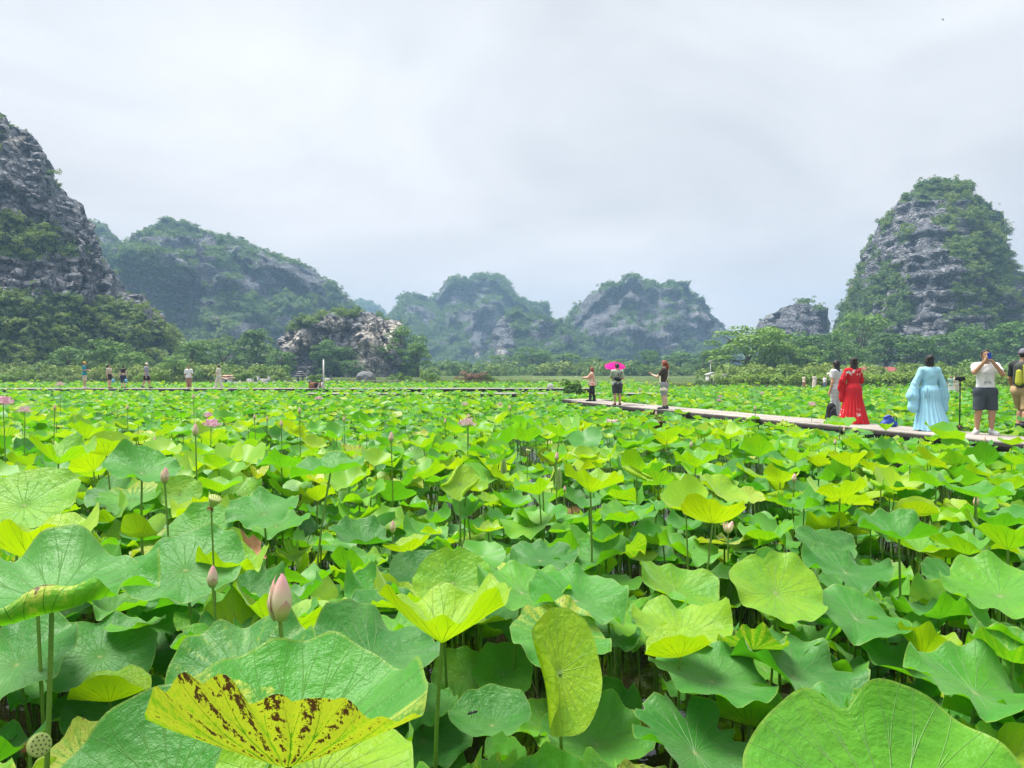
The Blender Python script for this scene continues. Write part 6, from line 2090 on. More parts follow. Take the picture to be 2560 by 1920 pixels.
def sdf_mesh(prims, vox, k=0.02, cut=None, name='shape', inflate=0.0, post=None):
    lo = np.array([9e9] * 3); hi = -lo
    for p in prims:
        if p[0] == 'c':
            m = max(p[3], p[4]) * 1.05 + inflate
            lo = np.minimum(lo, np.minimum(p[1], p[2]) - m); hi = np.maximum(hi, np.maximum(p[1], p[2]) + m)
        else:
            lo = np.minimum(lo, p[1] - p[2] - inflate); hi = np.maximum(hi, p[1] + p[2] + inflate)
    lo -= 3 * vox; hi += 3 * vox
    n = np.ceil((hi - lo) / vox).astype(int) + 1
    D = np.full(n, 0.5)
    ax = [lo[i] + np.arange(n[i]) * vox for i in range(3)]
    for p in prims:
        if p[0] == 'c':
            m = max(p[3], p[4]) * 1.05 + inflate + 0.05
            l2 = np.minimum(p[1], p[2]) - m; h2 = np.maximum(p[1], p[2]) + m
        else:
            l2 = p[1] - p[2] - inflate - 0.05; h2 = p[1] + p[2] + inflate + 0.05
        i0 = np.clip(np.floor((l2 - lo) / vox).astype(int), 0, n); i1 = np.clip(np.ceil((h2 - lo) / vox).astype(int) + 1, 0, n)
        sl = tuple(slice(a, b) for a, b in zip(i0, i1))
        X, Y, Z = np.meshgrid(ax[0][sl[0]], ax[1][sl[1]], ax[2][sl[2]], indexing='ij')
        if p[0] == 'c':
            a, b, ra, rb, fl = p[1], p[2], p[3], p[4], p[5]
            ba = b - a
            L2 = max(1e-9, ba @ ba)
            t = np.clip(((X - a[0]) * ba[0] + (Y - a[1]) * ba[1] + (Z - a[2]) * ba[2]) / L2, 0, 1)
            dx, dy, dz = X - a[0] - t * ba[0], (Y - a[1] - t * ba[1]) / fl, Z - a[2] - t * ba[2]
            d = (np.sqrt(dx * dx + dy * dy + dz * dz) - (ra + (rb - ra) * t)) * (0.5 + 0.5 * fl)
        else:
            q = np.sqrt(((X - p[1][0]) / p[2][0]) ** 2 + ((Y - p[1][1]) / p[2][1]) ** 2 + ((Z - p[1][2]) / p[2][2]) ** 2)
            d = (q - 1) * p[2].min()
        d = d - inflate
        o = D[sl]
        hh = np.clip(0.5 + 0.5 * (o - d) / k, 0, 1)
        D[sl] = o * (1 - hh) + d * hh - k * hh * (1 - hh)
    if cut is not None:
        X, Y, Z = np.meshgrid(*ax, indexing='ij')
        D = cut(X, Y, Z, D)
    V, Q = surface_net(D, lo, vox)
    return mesh_np(name, V, Q)


def hand_prims(w, f, side, s=1.0, curl=0.5, pal=None):
    """wrist w, finger direction f; side = direction from little finger to thumb"""
    w = np.array(w, float); f = np.array(f, float); f /= np.linalg.norm(f)
    side = np.array(side, float); side = side - f * (side @ f); side /= np.linalg.norm(side)
    nrm = np.cross(f, side)
    if pal is not None and nrm @ np.array(pal, float) < 0:
        nrm = -nrm
    P = [cone(w, w + f * 0.045 * s, 0.021 * s, 0.024 * s, grp='hand'), cone(w + f * 0.03 * s - side * 0.018 * s, w + f * 0.075 * s - side * 0.022 * s, 0.014 * s, 0.013 * s), cone(w + f * 0.03 * s + side * 0.018 * s, w + f * 0.078 * s + side * 0.022 * s, 0.015 * s, 0.013 * s)]
    for i, (o, l) in enumerate(((-0.030, 0.060), (-0.010, 0.076), (0.011, 0.082), (0.031, 0.072))):
        k = w + f * (0.078 + 0.006 * (1 - abs(i - 1.5))) * s + side * o * s
        d1 = f * math.cos(curl) + nrm * math.sin(curl)
        d2 = f * math.cos(curl * 2.1) + nrm * math.sin(curl * 2.1)
        m = k + d1 * l * 0.5 * s
        P += [cone(k, m, 0.0098 * s, 0.0088 * s), cone(m, m + d2 * l * 0.5 * s, 0.0088 * s, 0.0072 * s)]
    t0 = w + f * 0.022 * s + side * 0.024 * s
    t1 = t0 + (f * 0.55 + side * 0.65 + nrm * 0.35 * min(1, curl * 2)) * 0.036 * s
    P += [cone(t0, t1, 0.0125 * s, 0.0105 * s), cone(t1, t1 + (f * 0.9 + side * 0.1 + nrm * 0.5 * min(1, curl * 2)) * 0.028 * s, 0.0105 * s, 0.008 * s)]
    return P


SKIN = plain('skin', (0.50, 0.30, 0.19), 0.55, 0.06, 12.0)
SKIN_D = plain('skin_tanned', (0.42, 0.235, 0.135), 0.55, 0.06, 12.0)
SKIN_L = plain('skin_light', (0.60, 0.41, 0.30), 0.55, 0.06, 12.0)
HAIR_B = plain('hair_black', (0.012, 0.010, 0.010), 0.45, 0.3, 40.0, bump=0.01)
HAIR_D = plain('hair_dark_brown', (0.018, 0.011, 0.008), 0.5, 0.3, 40.0, bump=0.01)
HAIR_R = plain('hair_red', (0.24, 0.045, 0.016), 0.5, 0.3, 40.0, bump=0.01)
EYE = plain('eye_dark', (0.02, 0.015, 0.012), 0.3, 0.1, 10)
LIP = plain('lips', (0.36, 0.13, 0.10), 0.5, 0.1, 10)


def person(label, foot, h, face, pose, skin=SKIN, vox=0.011, bulk=1.0, female=False, clothes=(), hair=None, group=None, extra=None, head_turn=0.0, hands='loose', lean=0.0, cat='person'):
    """pose in fractions of h, person looks along -Y before 'face' (radians about Z) is applied. returns root, J (joints in metres)"""
    J = dict(hipL=(0.052, 0, 0.50), hipR=(-0.052, 0, 0.50), kneeL=(0.058, -0.012, 0.275), kneeR=(-0.058, -0.012, 0.275), ankL=(0.060, 0.015, 0.045), ankR=(-0.060, 0.015, 0.045),
             shL=(0.108 if not female else 0.098, 0.0, 0.805), shR=(-0.108 if not female else -0.098, 0.0, 0.805), elL=(0.135, 0.012, 0.625), elR=(-0.135, 0.012, 0.625), wrL=(0.142, -0.03, 0.475), wrR=(-0.142, -0.03, 0.475),
             toeL=None, toeR=None, head=(0, -0.010, 0.930), neck=(0, 0.004, 0.835), hipc=(0, 0, 0.53), chest=(0, 0, 0.735), waist=(0, 0, 0.625))
    J.update({k: v for k, v in pose.items() if k in J})
    J = {k: (np.array(v, float) * h if v is not None else None) for k, v in J.items()}
    if lean:
        for k in J:
            if J[k] is not None and k not in ('hipL', 'hipR', 'kneeL', 'kneeR', 'ankL', 'ankR', 'toeL', 'toeR'):
                J[k][1] -= lean * max(0, J[k][2] - 0.5 * h)
    b = bulk
    u = h
    root = empty('person', tuple(foot), face)
    tor = [cone(J['hipc'] - [0, 0, 0.01 * u], J['waist'], 0.086 * u * b, 0.076 * u * b, 0.74, 'torso'), cone(J['waist'], J['chest'], 0.076 * u * b, 0.090 * u * b, 0.70, 'torso'),
           cone(J['shL'] * 0.72 + J['shR'] * 0.28 - [0, 0, 0.02 * u], J['shR'] * 0.72 + J['shL'] * 0.28 - [0, 0, 0.02 * u], 0.060 * u * b, 0.060 * u * b, 0.85, 'torso'),
           cone(J['hipL'], J['hipR'], 0.068 * u * b, 0.068 * u * b, 0.95, 'torso'), cone(J['shL'], J['shR'], 0.037 * u * b, 0.037 * u * b, 1, 'torso'),
           ell(J['hipc'] + [0.035 * u, 0.038 * u, -0.030 * u], np.array([0.048, 0.040, 0.050]) * u * b), ell(J['hipc'] + [-0.035 * u, 0.038 * u, -0.030 * u], np.array([0.048, 0.040, 0.050]) * u * b)]
    if female:
        tor += [ell(J['chest'] + [s * 0.042 * u, -0.058 * u, 0.0], np.array([0.036, 0.034, 0.036]) * u * b) for s in (-1, 1)]
    arms, thigh, shin = {}, {}, {}
    for s in 'LR':
        arms[s] = [cone(J['sh' + s], J['el' + s], 0.034 * u * b, 0.025 * u * b), cone(J['el' + s], J['wr' + s], 0.026 * u * b, 0.0165 * u * b)]
        thigh[s] = [cone(J['hip' + s], J['knee' + s], 0.058 * u * b, 0.036 * u * b)]
        mid = J['knee' + s] * 0.68 + J['ank' + s] * 0.32 + np.array([0, 0.012 * u, 0])
        shin[s] = [cone(J['knee' + s], mid, 0.035 * u * b, 0.034 * u * b), cone(mid, J['ank' + s], 0.034 * u * b, 0.020 * u * b)]
        if J['toe' + s] is None:
            J['toe' + s] = J['ank' + s] + np.array([(0.012 if s == 'L' else -0.012) * u, -0.105 * u, -0.030 * u])
    feet = {s: [cone(J['ank' + s] + [0, 0.018 * u, -0.020 * u], J['toe' + s], 0.022 * u, 0.016 * u, 1.0)] for s in 'LR'}
    H0 = J['head']
    ct, st_ = math.cos(head_turn), math.sin(head_turn)

    def hd(x, y, z):
        return H0 + np.array([x * ct - y * st_, x * st_ + y * ct, z]) * u
    headp = [ell(H0 + [0, 0.004 * u, 0.012 * u], np.array([0.046, 0.054, 0.056]) * u), cone(hd(0, -0.012, -0.012), hd(0, -0.026, -0.042), 0.036 * u, 0.022 * u), cone(hd(0, -0.052, 0.004), hd(0, -0.060, -0.012), 0.006 * u, 0.0085 * u),
             ell(hd(0.046, 0.006, -0.004), np.array([0.008, 0.012, 0.016]) * u), ell(hd(-0.046, 0.006, -0.004), np.array([0.008, 0.012, 0.016]) * u)]
    neck = [cone(J['neck'] - [0, 0, 0.02 * u], H0 - [0, -0.008 * u, 0.03 * u], 0.033 * u * b, 0.030 * u * b)]
    hp = []
    for s in 'LR':
        fd = pose.get('hand' + s)
        if fd is None:
            fd = (J['wr' + s] - J['el' + s])
        sd = pose.get('thumb' + s, (0, -1, 0))
        hp += hand_prims(J['wr' + s], fd, sd, h / 1.72, pose.get('curl' + s, 0.35), pose.get('palm' + s))
    allp = tor + arms['L'] + arms['R'] + thigh['L'] + thigh['R'] + shin['L'] + shin['R'] + feet['L'] + feet['R'] + headp + neck
    body = sdf_mesh(allp + hp, vox, 0.016, name='body')
    bo = obj('body', body, skin, root)
    # eyes and mouth
    e = MB()
    for sx in (-1, 1):
        c = hd(sx * 0.019, -0.049, 0.006)
        e.lathe([(0.0, -0.006 * u), (0.0055 * u, -0.003 * u), (0.0055 * u, 0.003 * u), (0.0, 0.006 * u)], 8, c)
    e.build('eyes', EYE, bo)
    m = MB(); c = hd(0, -0.050, -0.030); m.lathe([(0.0, -0.004 * u), (0.011 * u, -0.001 * u), (0.011 * u, 0.002 * u), (0.0, 0.004 * u)], 10, c, 1.0, 0.45); m.build('mouth', LIP, bo)
    ctx = dict(J=J, u=u, b=b, tor=tor, arms=arms, thigh=thigh, shin=shin, feet=feet, head=headp, neck=neck, hd=hd, root=root, vox=vox, body=bo)
    for fn in clothes:
        fn(ctx)
    if hair:
        hair(ctx)
    if extra:
        extra(ctx)
    tag(root, label, cat, group)
    return root, ctx


def part_arm(p, t):
    return cone(p[1], p[1] + (p[2] - p[1]) * t, p[3], p[3] + (p[4] - p[3]) * t)


def wrinkle(X, Y, Z, amp, f=26.0):
    return amp * (np.sin(X * f + 2.1 * np.sin(Z * f * 0.6)) * np.sin(Z * f * 0.8 + Y * f * 0.7))


def shirt(mat, hem=0.49, sleeve=0.60, inf=0.016, name='shirt', long=False, neckz=0.832, flare=0.0, amp=0.004):
    def f(c):
        u = c['u']
        P = list(c['tor']) + ([cone(c['J']['hipL'] + [0, 0, 0.02 * u], c['J']['hipR'] + [0, 0, 0.02 * u], 0.072 * u * c['b'], 0.072 * u * c['b'], 0.95)] if hem < 0.5 else [])
        if hem >= 0.5:
            P = P[:3] + P[4:5] + P[7:]
        for s in 'LR':
            a = c['arms'][s]
            P += [cone(a[0][1], a[0][2], a[0][3], a[0][4] + 0.002), part_arm(a[1], 0.9)] if long else [part_arm(a[0], sleeve)]

        def cut(X, Y, Z, D):
            D = D - wrinkle(X, Y, Z, amp)
            if flare:
                D = D - flare * np.clip((0.66 * u - Z), 0, 1)
            D = np.maximum(D, hem * u - Z + 0.008 * np.sin(X * 18))
            nk = np.sqrt((X - c['J']['neck'][0]) ** 2 + (Y - c['J']['neck'][1] + 0.012 * u) ** 2 + ((Z - (neckz + 0.022) * u) * 0.9) ** 2) - 0.046 * u
            return np.maximum(D, -nk)
        obj(name, sdf_mesh(P, c['vox'], 0.02, cut, name, inf), mat, c['root'])
    return f


def bottoms(mat, to=1.0, inf=0.016, top=0.555, name='shorts', amp=0.004, hemz=None, straight=0.0):
    """to: 0..1 along thigh, 1..2 along shin"""
    def f(c):
        u = c['u']
        P = [p for p in c['tor'][3:4]] + [c['tor'][0], c['tor'][5], c['tor'][6]]
        for s in 'LR':
            t = c['thigh'][s][0]
            P.append(part_arm(t, min(1.0, to)) if not straight else cone(t[1], t[1] + (t[2] - t[1]) * min(1, to), t[3], t[3] * straight))
            if to > 1.0:
                q = to - 1.0
                kn, an = c['J']['knee' + s], c['J']['ank' + s]
                P.append(cone(kn, kn + (an - kn) * q, 0.040 * u * c['b'], (0.036 if straight else 0.028) * u * c['b']))

        def cut(X, Y, Z, D):
            D = D - wrinkle(X, Y, Z, amp, 20)
            D = np.maximum(D, Z - top * u)
            hz = hemz if hemz is not None else (0.50 - 0.225 * to + 0.008 if to <= 1.0 else None)
            if hz is not None:
                D = np.maximum(D, hz * u - Z)
            return D
        obj(name, sdf_mesh(P, c['vox'], 0.018, cut, name, inf), mat, c['root'])
    return f


def shoes(mat, sole=None, sock=None, inf=0.010, sockh=0.035):
    def f(c):
        u = c['u']
        for s in 'LR':
            a, t = c['J']['ank' + s], c['J']['toe' + s]
            P = [cone(a + [0, 0.020 * u, -0.014 * u], t, 0.026 * u, 0.020 * u), cone(a + [0, 0.012 * u, 0.0], a + [0, 0.010 * u, -0.015 * u], 0.024 * u, 0.026 * u)]
            zmin = min(a[2] - 0.045 * u, t[2] - 0.020 * u) + 0.004
            o = obj('shoe', sdf_mesh(P, c['vox'], 0.015, lambda X, Y, Z, D: np.maximum(np.maximum(D, Z - (a[2] + 0.012 * u)), zmin - Z), 'shoe', inf), mat, c['root'])
            if sole:
                so = sdf_mesh(P, c['vox'], 0.015, lambda X, Y, Z, D: np.maximum(np.maximum(D - 0.004, Z - zmin - 0.026), zmin - 0.004 - Z), 'sole', inf)
                obj('sole', so, sole, o)
            if sock:
                P2 = [cone(a + [0, 0.008 * u, -0.02 * u], a + np.array([0, 0.004 * u, sockh * u]), 0.022 * u * c['b'], 0.023 * u * c['b'])]
                obj('sock', sdf_mesh(P2, c['vox'], 0.01, lambda X, Y, Z, D: np.maximum(D, Z - (a[2] + sockh * u)), 'sock', 0.006), sock, c['root'])
    return f


def hair_short(mat, inf=0.010, line=0.022):
    def f(c):
        u = c['u']; hd = c['hd']
        H0 = c['J']['head']
        P = [ell(H0 + [0, 0.004 * u, 0.012 * u], np.array([0.046, 0.054, 0.056]) * u)]
        fr = hd(0, -0.075, -0.012)

        def cut(X, Y, Z, D):
            face_ = np.sqrt((X - fr[0]) ** 2 + (Y - fr[1]) ** 2 + (Z - fr[2]) ** 2) - 0.072 * u
            return np.maximum(np.maximum(D, -face_), (H0[2] - line * u) - Z)
        obj('hair', sdf_mesh(P, c['vox'] * 0.9, 0.01, cut, 'hair', inf), mat, c['root'])
    return f


def hair_long(mat, length=0.22, width=0.045, inf=0.012, back=0.045, bun=False, tail=False, side=0.0):
    def f(c):
        u = c['u']; hd = c['hd']
        H0 = c['J']['head']
        P = [ell(H0 + [0, 0.006 * u, 0.014 * u], np.array([0.048, 0.056, 0.057]) * u)]
        if not tail:
            P += [cone(hd(0.0, 0.022, 0.0), hd(side, back, -length), width * u, width * 0.62 * u, 0.6), cone(hd(0.030, 0.012, -0.01), hd(0.034 + side, back * 0.8, -length * 0.8), 0.022 * u, 0.014 * u), cone(hd(-0.030, 0.012, -0.01), hd(-0.034 + side, back * 0.8, -length * 0.8), 0.022 * u, 0.014 * u)]
        else:
            P += [ell(hd(0, 0.058, 0.0), np.array([0.022, 0.022, 0.022]) * u), cone(hd(0, 0.06, -0.005), hd(0.0, 0.078, -length * 0.5), 0.020 * u, 0.022 * u), cone(hd(0, 0.078, -length * 0.5), hd(0.0, 0.070, -length), 0.022 * u, 0.010 * u)]
        if bun:
            P.append(ell(hd(0, 0.046, 0.050), np.array([0.034, 0.030, 0.028]) * u))
        fr = hd(0, -0.078, -0.016)

        def cut(X, Y, Z, D):
            face_ = np.sqrt((X - fr[0]) ** 2 + (Y - fr[1]) ** 2 + (Z - fr[2]) ** 2) - 0.074 * u
            D = D - 0.004 * np.sin(X * 90 + 3 * np.sin(Z * 30))
            return np.maximum(D, -face_)
        obj('hair', sdf_mesh(P, c['vox'] * 0.9, 0.012, cut, 'hair', inf), mat, c['root'])
    return f


def cap(mat, brim_dir=None):
    def f(c):
        u = c['u']; hd = c['hd']
        H0 = c['J']['head']
        P = [ell(H0 + [0, 0.004 * u, 0.014 * u], np.array([0.047, 0.055, 0.057]) * u)]
        o = obj('cap', sdf_mesh(P, c['vox'] * 0.9, 0.01, lambda X, Y, Z, D: np.maximum(D, H0[2] + 0.014 * u - Z), 'cap', 0.016), mat, c['root'])
        P = [cone(hd(0.018, -0.050, 0.018), hd(0.014, -0.088, 0.010), 0.030 * u, 0.020 * u), cone(hd(-0.018, -0.050, 0.018), hd(-0.014, -0.088, 0.010), 0.030 * u, 0.020 * u)]
        z0 = H0[2] + 0.016 * u
        obj('brim', sdf_mesh(P, 0.007, 0.02, lambda X, Y, Z, D: np.maximum(D, np.abs(Z - z0) - 0.008), 'brim', 0.002), mat, o)
    return f


def fabric(name, fn, rough=0.85):
    """fn(T, objcoord) -> colour"""
    m, T, b, out = mat_new(name)
    g = T.new('ShaderNodeTexCoord').outputs['Object']
    T.put(b.inputs['Base Color'], fn(T, g))
    b.inputs['Roughness'].default_value = rough
    b.inputs['Specular IOR Level'].default_value = 0.2
    T.put(b.inputs['Normal'], T.bump(T.noise(g, 14.0, 4.0), 0.35, 0.012))
    return m


def f_floral(base, cols, scale, thr=0.42):
    def fn(T, g):
        v = T.new('ShaderNodeTexVoronoi'); T.put(v.inputs['Vector'], T.vmath('ADD', g, T.vmath('SCALE', T.noise(g, 12.0, 2.0, out=1), 0.05))); v.inputs['Scale'].default_value = scale
        r = T.sep(v.outputs['Color'])[0]
        c = T.ramp(r, [(i / max(1, len(cols) - 1), k) for i, k in enumerate(cols)], 'CONSTANT')
        return T.mix(T.smooth(v.outputs['Distance'], thr + 0.06, thr), base, c)
    return fn


def feet_at(px, py, z):
    p = at_z(px, py, z)
    return p


# ------------------------------------------------------------------ right boardwalk
# 1. man in white T-shirt taking a photo
M_WT = plain('white_tshirt', (0.74, 0.74, 0.76), 0.85, 0.05, 8)
M_SLATE = plain('slate_shorts', (0.045, 0.058, 0.072), 0.85, 0.15, 10)
M_GREYSHOE = plain('grey_trainer', (0.52, 0.53, 0.54), 0.7, 0.3, 30)
M_SOLE = plain('white_sole', (0.70, 0.69, 0.66), 0.7, 0.1, 10)
M_SOCK = plain('white_sock', (0.72, 0.72, 0.72), 0.9, 0.1, 20)
M_PHONE = plain('blue_phone', (0.015, 0.075, 0.50), 0.25, 0.1, 5)
M_INK = plain('shirt_ink', (0.10, 0.14, 0.22), 0.9, 0.1, 5)
M_BELT = plain('belt', (0.03, 0.04, 0.09), 0.6, 0.1, 10)


def photo_man_extra(c):
    u, root = c['u'], c['root']
    # belt
    hc = c['J']['hipc']
    P = [c['tor'][0], c['tor'][3]]
    o = obj('belt', sdf_mesh(P, c['vox'], 0.018, lambda X, Y, Z, D: np.maximum(np.maximum(D, Z - 0.560 * u), 0.540 * u - Z), 'belt', 0.024), M_BELT, root)
    # printed drawing on the chest: a jagged line, a few strokes and a game pad outline
    ink = MB()
    def yb(x, z):
        best = 0.0
        for p in (c['tor'][0], c['tor'][1]):
            a, b = p[1], p[2]
            t = min(1, max(0, (z - a[2]) / (b[2] - a[2] + 1e-9)))
            r = p[3] + (p[4] - p[3]) * t + 0.02
            best = max(best, p[5] * math.sqrt(max(0, r * r - x * x)))
        return -best - 0.012
    def stroke(pts, r=0.0030):
        ink.tube([(x * u, yb(x * u, z * u), z * u) for x, z in pts], r, 5)
    zz = 0.712
    stroke([(-0.052, zz), (-0.040, zz + .004), (-0.036, zz + .020), (-0.030, zz - .016), (-0.022, zz + .012), (-0.012, zz - .012), (-0.004, zz + .020), (0.004, zz - .010), (0.014, zz + .010), (0.022, zz - .004), (0.034, zz + .008), (0.048, zz + .004)], 0.002)
    stroke([(-0.055, 0.690), (0.0, 0.690), (0.0, 0.668), (-0.03, 0.668)], 0.0018)
    stroke([(-0.03, 0.655), (0.025, 0.655)], 0.0018)
    gz = 0.618
    stroke([(-0.028, gz + .012), (-0.012, gz + .014), (0.0, gz + .008), (0.012, gz + .014), (0.028, gz + .012), (0.036, gz - .004), (0.034, gz - .020), (0.024, gz - .016), (0.014, gz - .004), (-0.014, gz - .004), (-0.024, gz - .016), (-0.034, gz - .020), (-0.036, gz - .004), (-0.028, gz + .012)], 0.0042)
    stroke([(-0.024, gz + .004), (-0.014, gz + .004)], 0.003); stroke([(0.016, gz + .004), (0.024, gz + .004)], 0.003)
    ink.build('printed_drawing', M_INK, root)


man_p = dict(elR=(-0.150, -0.105, 0.735), wrR=(-0.062, -0.165, 0.865), elL=(0.150, -0.095, 0.715), wrL=(0.020, -0.170, 0.855), handR=(0.35, -0.35, 0.75), handL=(-0.55, -0.30, 0.65), thumbR=(0, 0.8, 0.5), thumbL=(0, 0.8, 0.5),
             curlR=0.8, curlL=0.8, ankL=(0.072, 0.0, 0.045), ankR=(-0.078, 0.02, 0.045), kneeL=(0.070, -0.015, 0.275), kneeR=(-0.072, -0.01, 0.275), toeL=(0.100, -0.095, 0.018), toeR=(-0.135, -0.070, 0.018), head=(-0.008, -0.02, 0.935))
ft_ = feet_at(2462, 1086, WALK_Z)
rm, cm = person('man in white T-shirt and dark shorts photographing with a raised blue phone', ft_, 1.80, R(-14), man_p, SKIN_D, 0.0120, 1.06, clothes=[shirt(M_WT, 0.545, 0.58, 0.018), bottoms(M_SLATE, 0.97, 0.020, name='shorts', straight=0.86), shoes(M_GREYSHOE, M_SOLE, M_SOCK)],
                hair=hair_short(HAIR_B, 0.008), extra=photo_man_extra)
wR = cm['J']['wrR']; wL = cm['J']['wrL']
mid = (wR + wL) / 2 + np.array([-0.012, -0.05, 0.105])
rot = Matrix.Rotation(R(-14), 4, 'Z')
pw_ = Vector(ft_) + rot @ Vector(mid)
ph = empty('phone', tuple(pw_), R(-14))
pm = box_mesh('case', 0.15 * 0.52, 0.010, 0.155, 0.004); o = obj('case', pm, M_PHONE, ph)
lens = MB()
for dx, dz in ((-0.02, 0.055), (-0.02, 0.030), (0.002, 0.043)):
    lens.lathe([(0.0, 0.008), (0.009, 0.008), (0.009, 0.0), (0.0, 0.0)], 12, (dx, 0, 0))
    lens.V[-1] = lens.V[-1][:, [0, 2, 1]] * np.array([1, -1, 1]) + np.array([0, -0.004, dz])
lens.build('camera_lens', M_BLACK, ph)
tag(ph, 'blue phone held up in both hands by the man in white', 'phone')

# 2. striding man with backpack at the right edge
M_BLKT = plain('black_tshirt', (0.022, 0.026, 0.028), 0.85, 0.2, 8)
M_KHAKI = plain('khaki_shorts', (0.46, 0.31, 0.165), 0.9, 0.12, 8)
M_CAP = plain('grey_cap', (0.16, 0.155, 0.20), 0.8, 0.15, 12)
M_SNEAK = plain('black_trainer', (0.03, 0.03, 0.04), 0.6, 0.3, 20)
M_LIME = plain('lime_pack', (0.42, 0.44, 0.035), 0.7, 0.15, 8)
M_PACKG = plain('dark_pack', (0.055, 0.06, 0.05), 0.75, 0.2, 10)
M_STRAP = plain('grey_strap', (0.28, 0.29, 0.29), 0.7, 0.1, 10)


def pack_extra(c):
    pass


bp = dict(elR=(-0.150, 0.020, 0.640), wrR=(-0.150, -0.035, 0.500), elL=(0.150, -0.03, 0.645), wrL=(0.150, -0.10, 0.52), handR=(0, -0.25, -1), kneeL=(0.055, -0.13, 0.285), ankL=(0.055, -0.02, 0.060), kneeR=(-0.05, 0.020, 0.270), ankR=(-0.05, 0.12, 0.100), toeL=(0.060, -0.130, 0.020), toeR=(-0.05, 0.055, 0.022))
ft2 = feet_at(2556, 1079, WALK_Z)
FACE2 = R(180 - 52)
rb_, cb = person('man in black shirt, khaki shorts and grey cap striding away at the right edge', ft2, 1.84, FACE2, bp, SKIN_D, 0.0120, 1.06, clothes=[shirt(M_BLKT, 0.50, 0.66, 0.018), bottoms(M_KHAKI, 1.0, 0.024, name='shorts', straight=0.88, hemz=0.27, amp=0.007), shoes(M_SNEAK, M_SOLE, M_BLKT), cap(M_CAP)],
                 hair=hair_short(HAIR_D, 0.005, 0.040), head_turn=R(40))
bpk = empty('backpack', tuple(ft2), FACE2)
u_ = 1.84
o = obj('bag', sdf_mesh([cone((0, 0.17, 0.60 * u_), (0, 0.17, 0.78 * u_), 0.125, 0.120, 0.7)], 0.010, 0.02, lambda X, Y, Z, D: np.maximum(D, 0.095 - Y), 'bag'), M_PACKG, bpk)
obj('front_pocket', sdf_mesh([cone((0.0, 0.255, 0.60 * u_), (0, 0.25, 0.72 * u_), 0.075, 0.06, 0.6)], 0.009, 0.02, None, 'front_pocket'), M_LIME, bpk)
for s in (-1, 1):
    obj('side_panel', sdf_mesh([cone((s * 0.09, 0.20, 0.60 * u_), (s * 0.08, 0.20, 0.79 * u_), 0.050, 0.040, 1.0)], 0.009, 0.02, None, 'side_panel'), M_LIME if s < 0 else M_PACKG, bpk)
    m = MB(); m.tube([(s * 0.10, 0.09, 0.81 * u_), (s * 0.115, 0.0, 0.855 * u_), (s * 0.12, -0.11, 0.80 * u_), (s * 0.13, -0.13, 0.72 * u_), (s * 0.16, -0.05, 0.63 * u_), (s * 0.12, 0.09, 0.60 * u_)], 0.017, 6); m.build('shoulder_strap', M_STRAP, bpk)
    m = MB(); m.tube([(s * 0.12, 0.12, 0.60 * u_), (s * 0.16, 0.10, 0.52 * u_)], 0.009, 5); m.build('loose_strap', M_STRAP, bpk)
m = MB(); m.tube([(-0.04, 0.13, 0.83 * u_), (-0.03, 0.13, 0.86 * u_), (0.03, 0.13, 0.86 * u_), (0.04, 0.13, 0.83 * u_)], 0.009, 6); m.build('grab_loop', M_STRAP, bpk)
tag(bpk, 'lime and black backpack worn by the striding man', 'backpack')


# 3. robes
def skirt(mat, top, hemz, r0, r1, pleats, name='skirt', amp=0.06, sway=(0, 0), sy=0.85, trail=0.0, hip=0.0):
    def f(c):
        u = c['u']
        hc = c['J']['hipc']
        nz, na = 26, 120
        V = []
        for i in range(nz):
            t = i / (nz - 1)
            z = top * u + (hemz * u - top * u) * t
            r = max(r0 + (r1 - r0) * t ** 1.25, hip * min(1.0, 0.70 + 3.2 * t) if hip else 0) * u
            for j in range(na):
                a = j * 2 * math.pi / na
                pl = 1 + amp * t ** 0.6 * (abs(math.sin(a * pleats / 2 + 0.6 * math.sin(3 * a))) - 0.5) + 0.05 * t * math.sin(3 * a + 1)
                V.append((hc[0] + sway[0] * t * t + r * pl * math.cos(a), hc[1] + sway[1] * t * t + trail * t * t * max(0, math.sin(a)) + r * pl * sy * math.sin(a), z + 0.012 * t * math.sin(5 * a)))
        Q = [[i * na + j, (i + 1) * na + j, (i + 1) * na + (j + 1) % na, i * na + (j + 1) % na] for i in range(nz - 1) for j in range(na)]
        obj(name, mesh_np(name, V, np.array(Q)), mat, c['root'])
    return f


def wide_sleeves(mat, r=0.085, drop=0.12):
    def f(c):
        u = c['u']
        for s in 'LR':
            a = c['arms'][s]
            sh, el, wr = a[0][1], a[0][2], a[1][2]
            low = wr + np.array([0, 0.02 * u, -drop * u])
            P = [cone(sh, el, 0.042 * u, 0.046 * u, 0.9), cone(el, wr * 0.95 + el * 0.05, 0.046 * u, r * 0.55 * u, 0.75), cone(el * 0.6 + wr * 0.4, low, 0.040 * u, r * 0.45 * u, 0.6)]
            obj('sleeve', sdf_mesh(P, c['vox'], 0.03, lambda X, Y, Z, D: D - 0.006 * np.sin(X * 70 + 4 * np.sin(Z * 9) + Y * 40), 'sleeve', 0.003), mat, c['root'])
    return f


def sash(mat, z=0.60, w=0.018, bow=True):
    def f(c):
        u = c['u']
        o = obj('sash', sdf_mesh([c['tor'][0], c['tor'][1]], c['vox'], 0.02, lambda X, Y, Z, D: np.maximum(D, np.abs(Z - z * u) - w * u), 'sash', 0.026), mat, c['root'])
        if bow:
            m = MB()
            for s, x in ((-1, 0.05), (1, 0.075)):
                m.tube([(x * u, 0.085 * u, z * u), ((x + 0.01 * s) * u, 0.10 * u, (z - 0.06) * u), ((x + 0.012 * s) * u, 0.105 * u, (z - 0.16) * u)], (0.010, 0.016, 0.020), 6)
            m.build('sash_tail', mat, o)
    return f


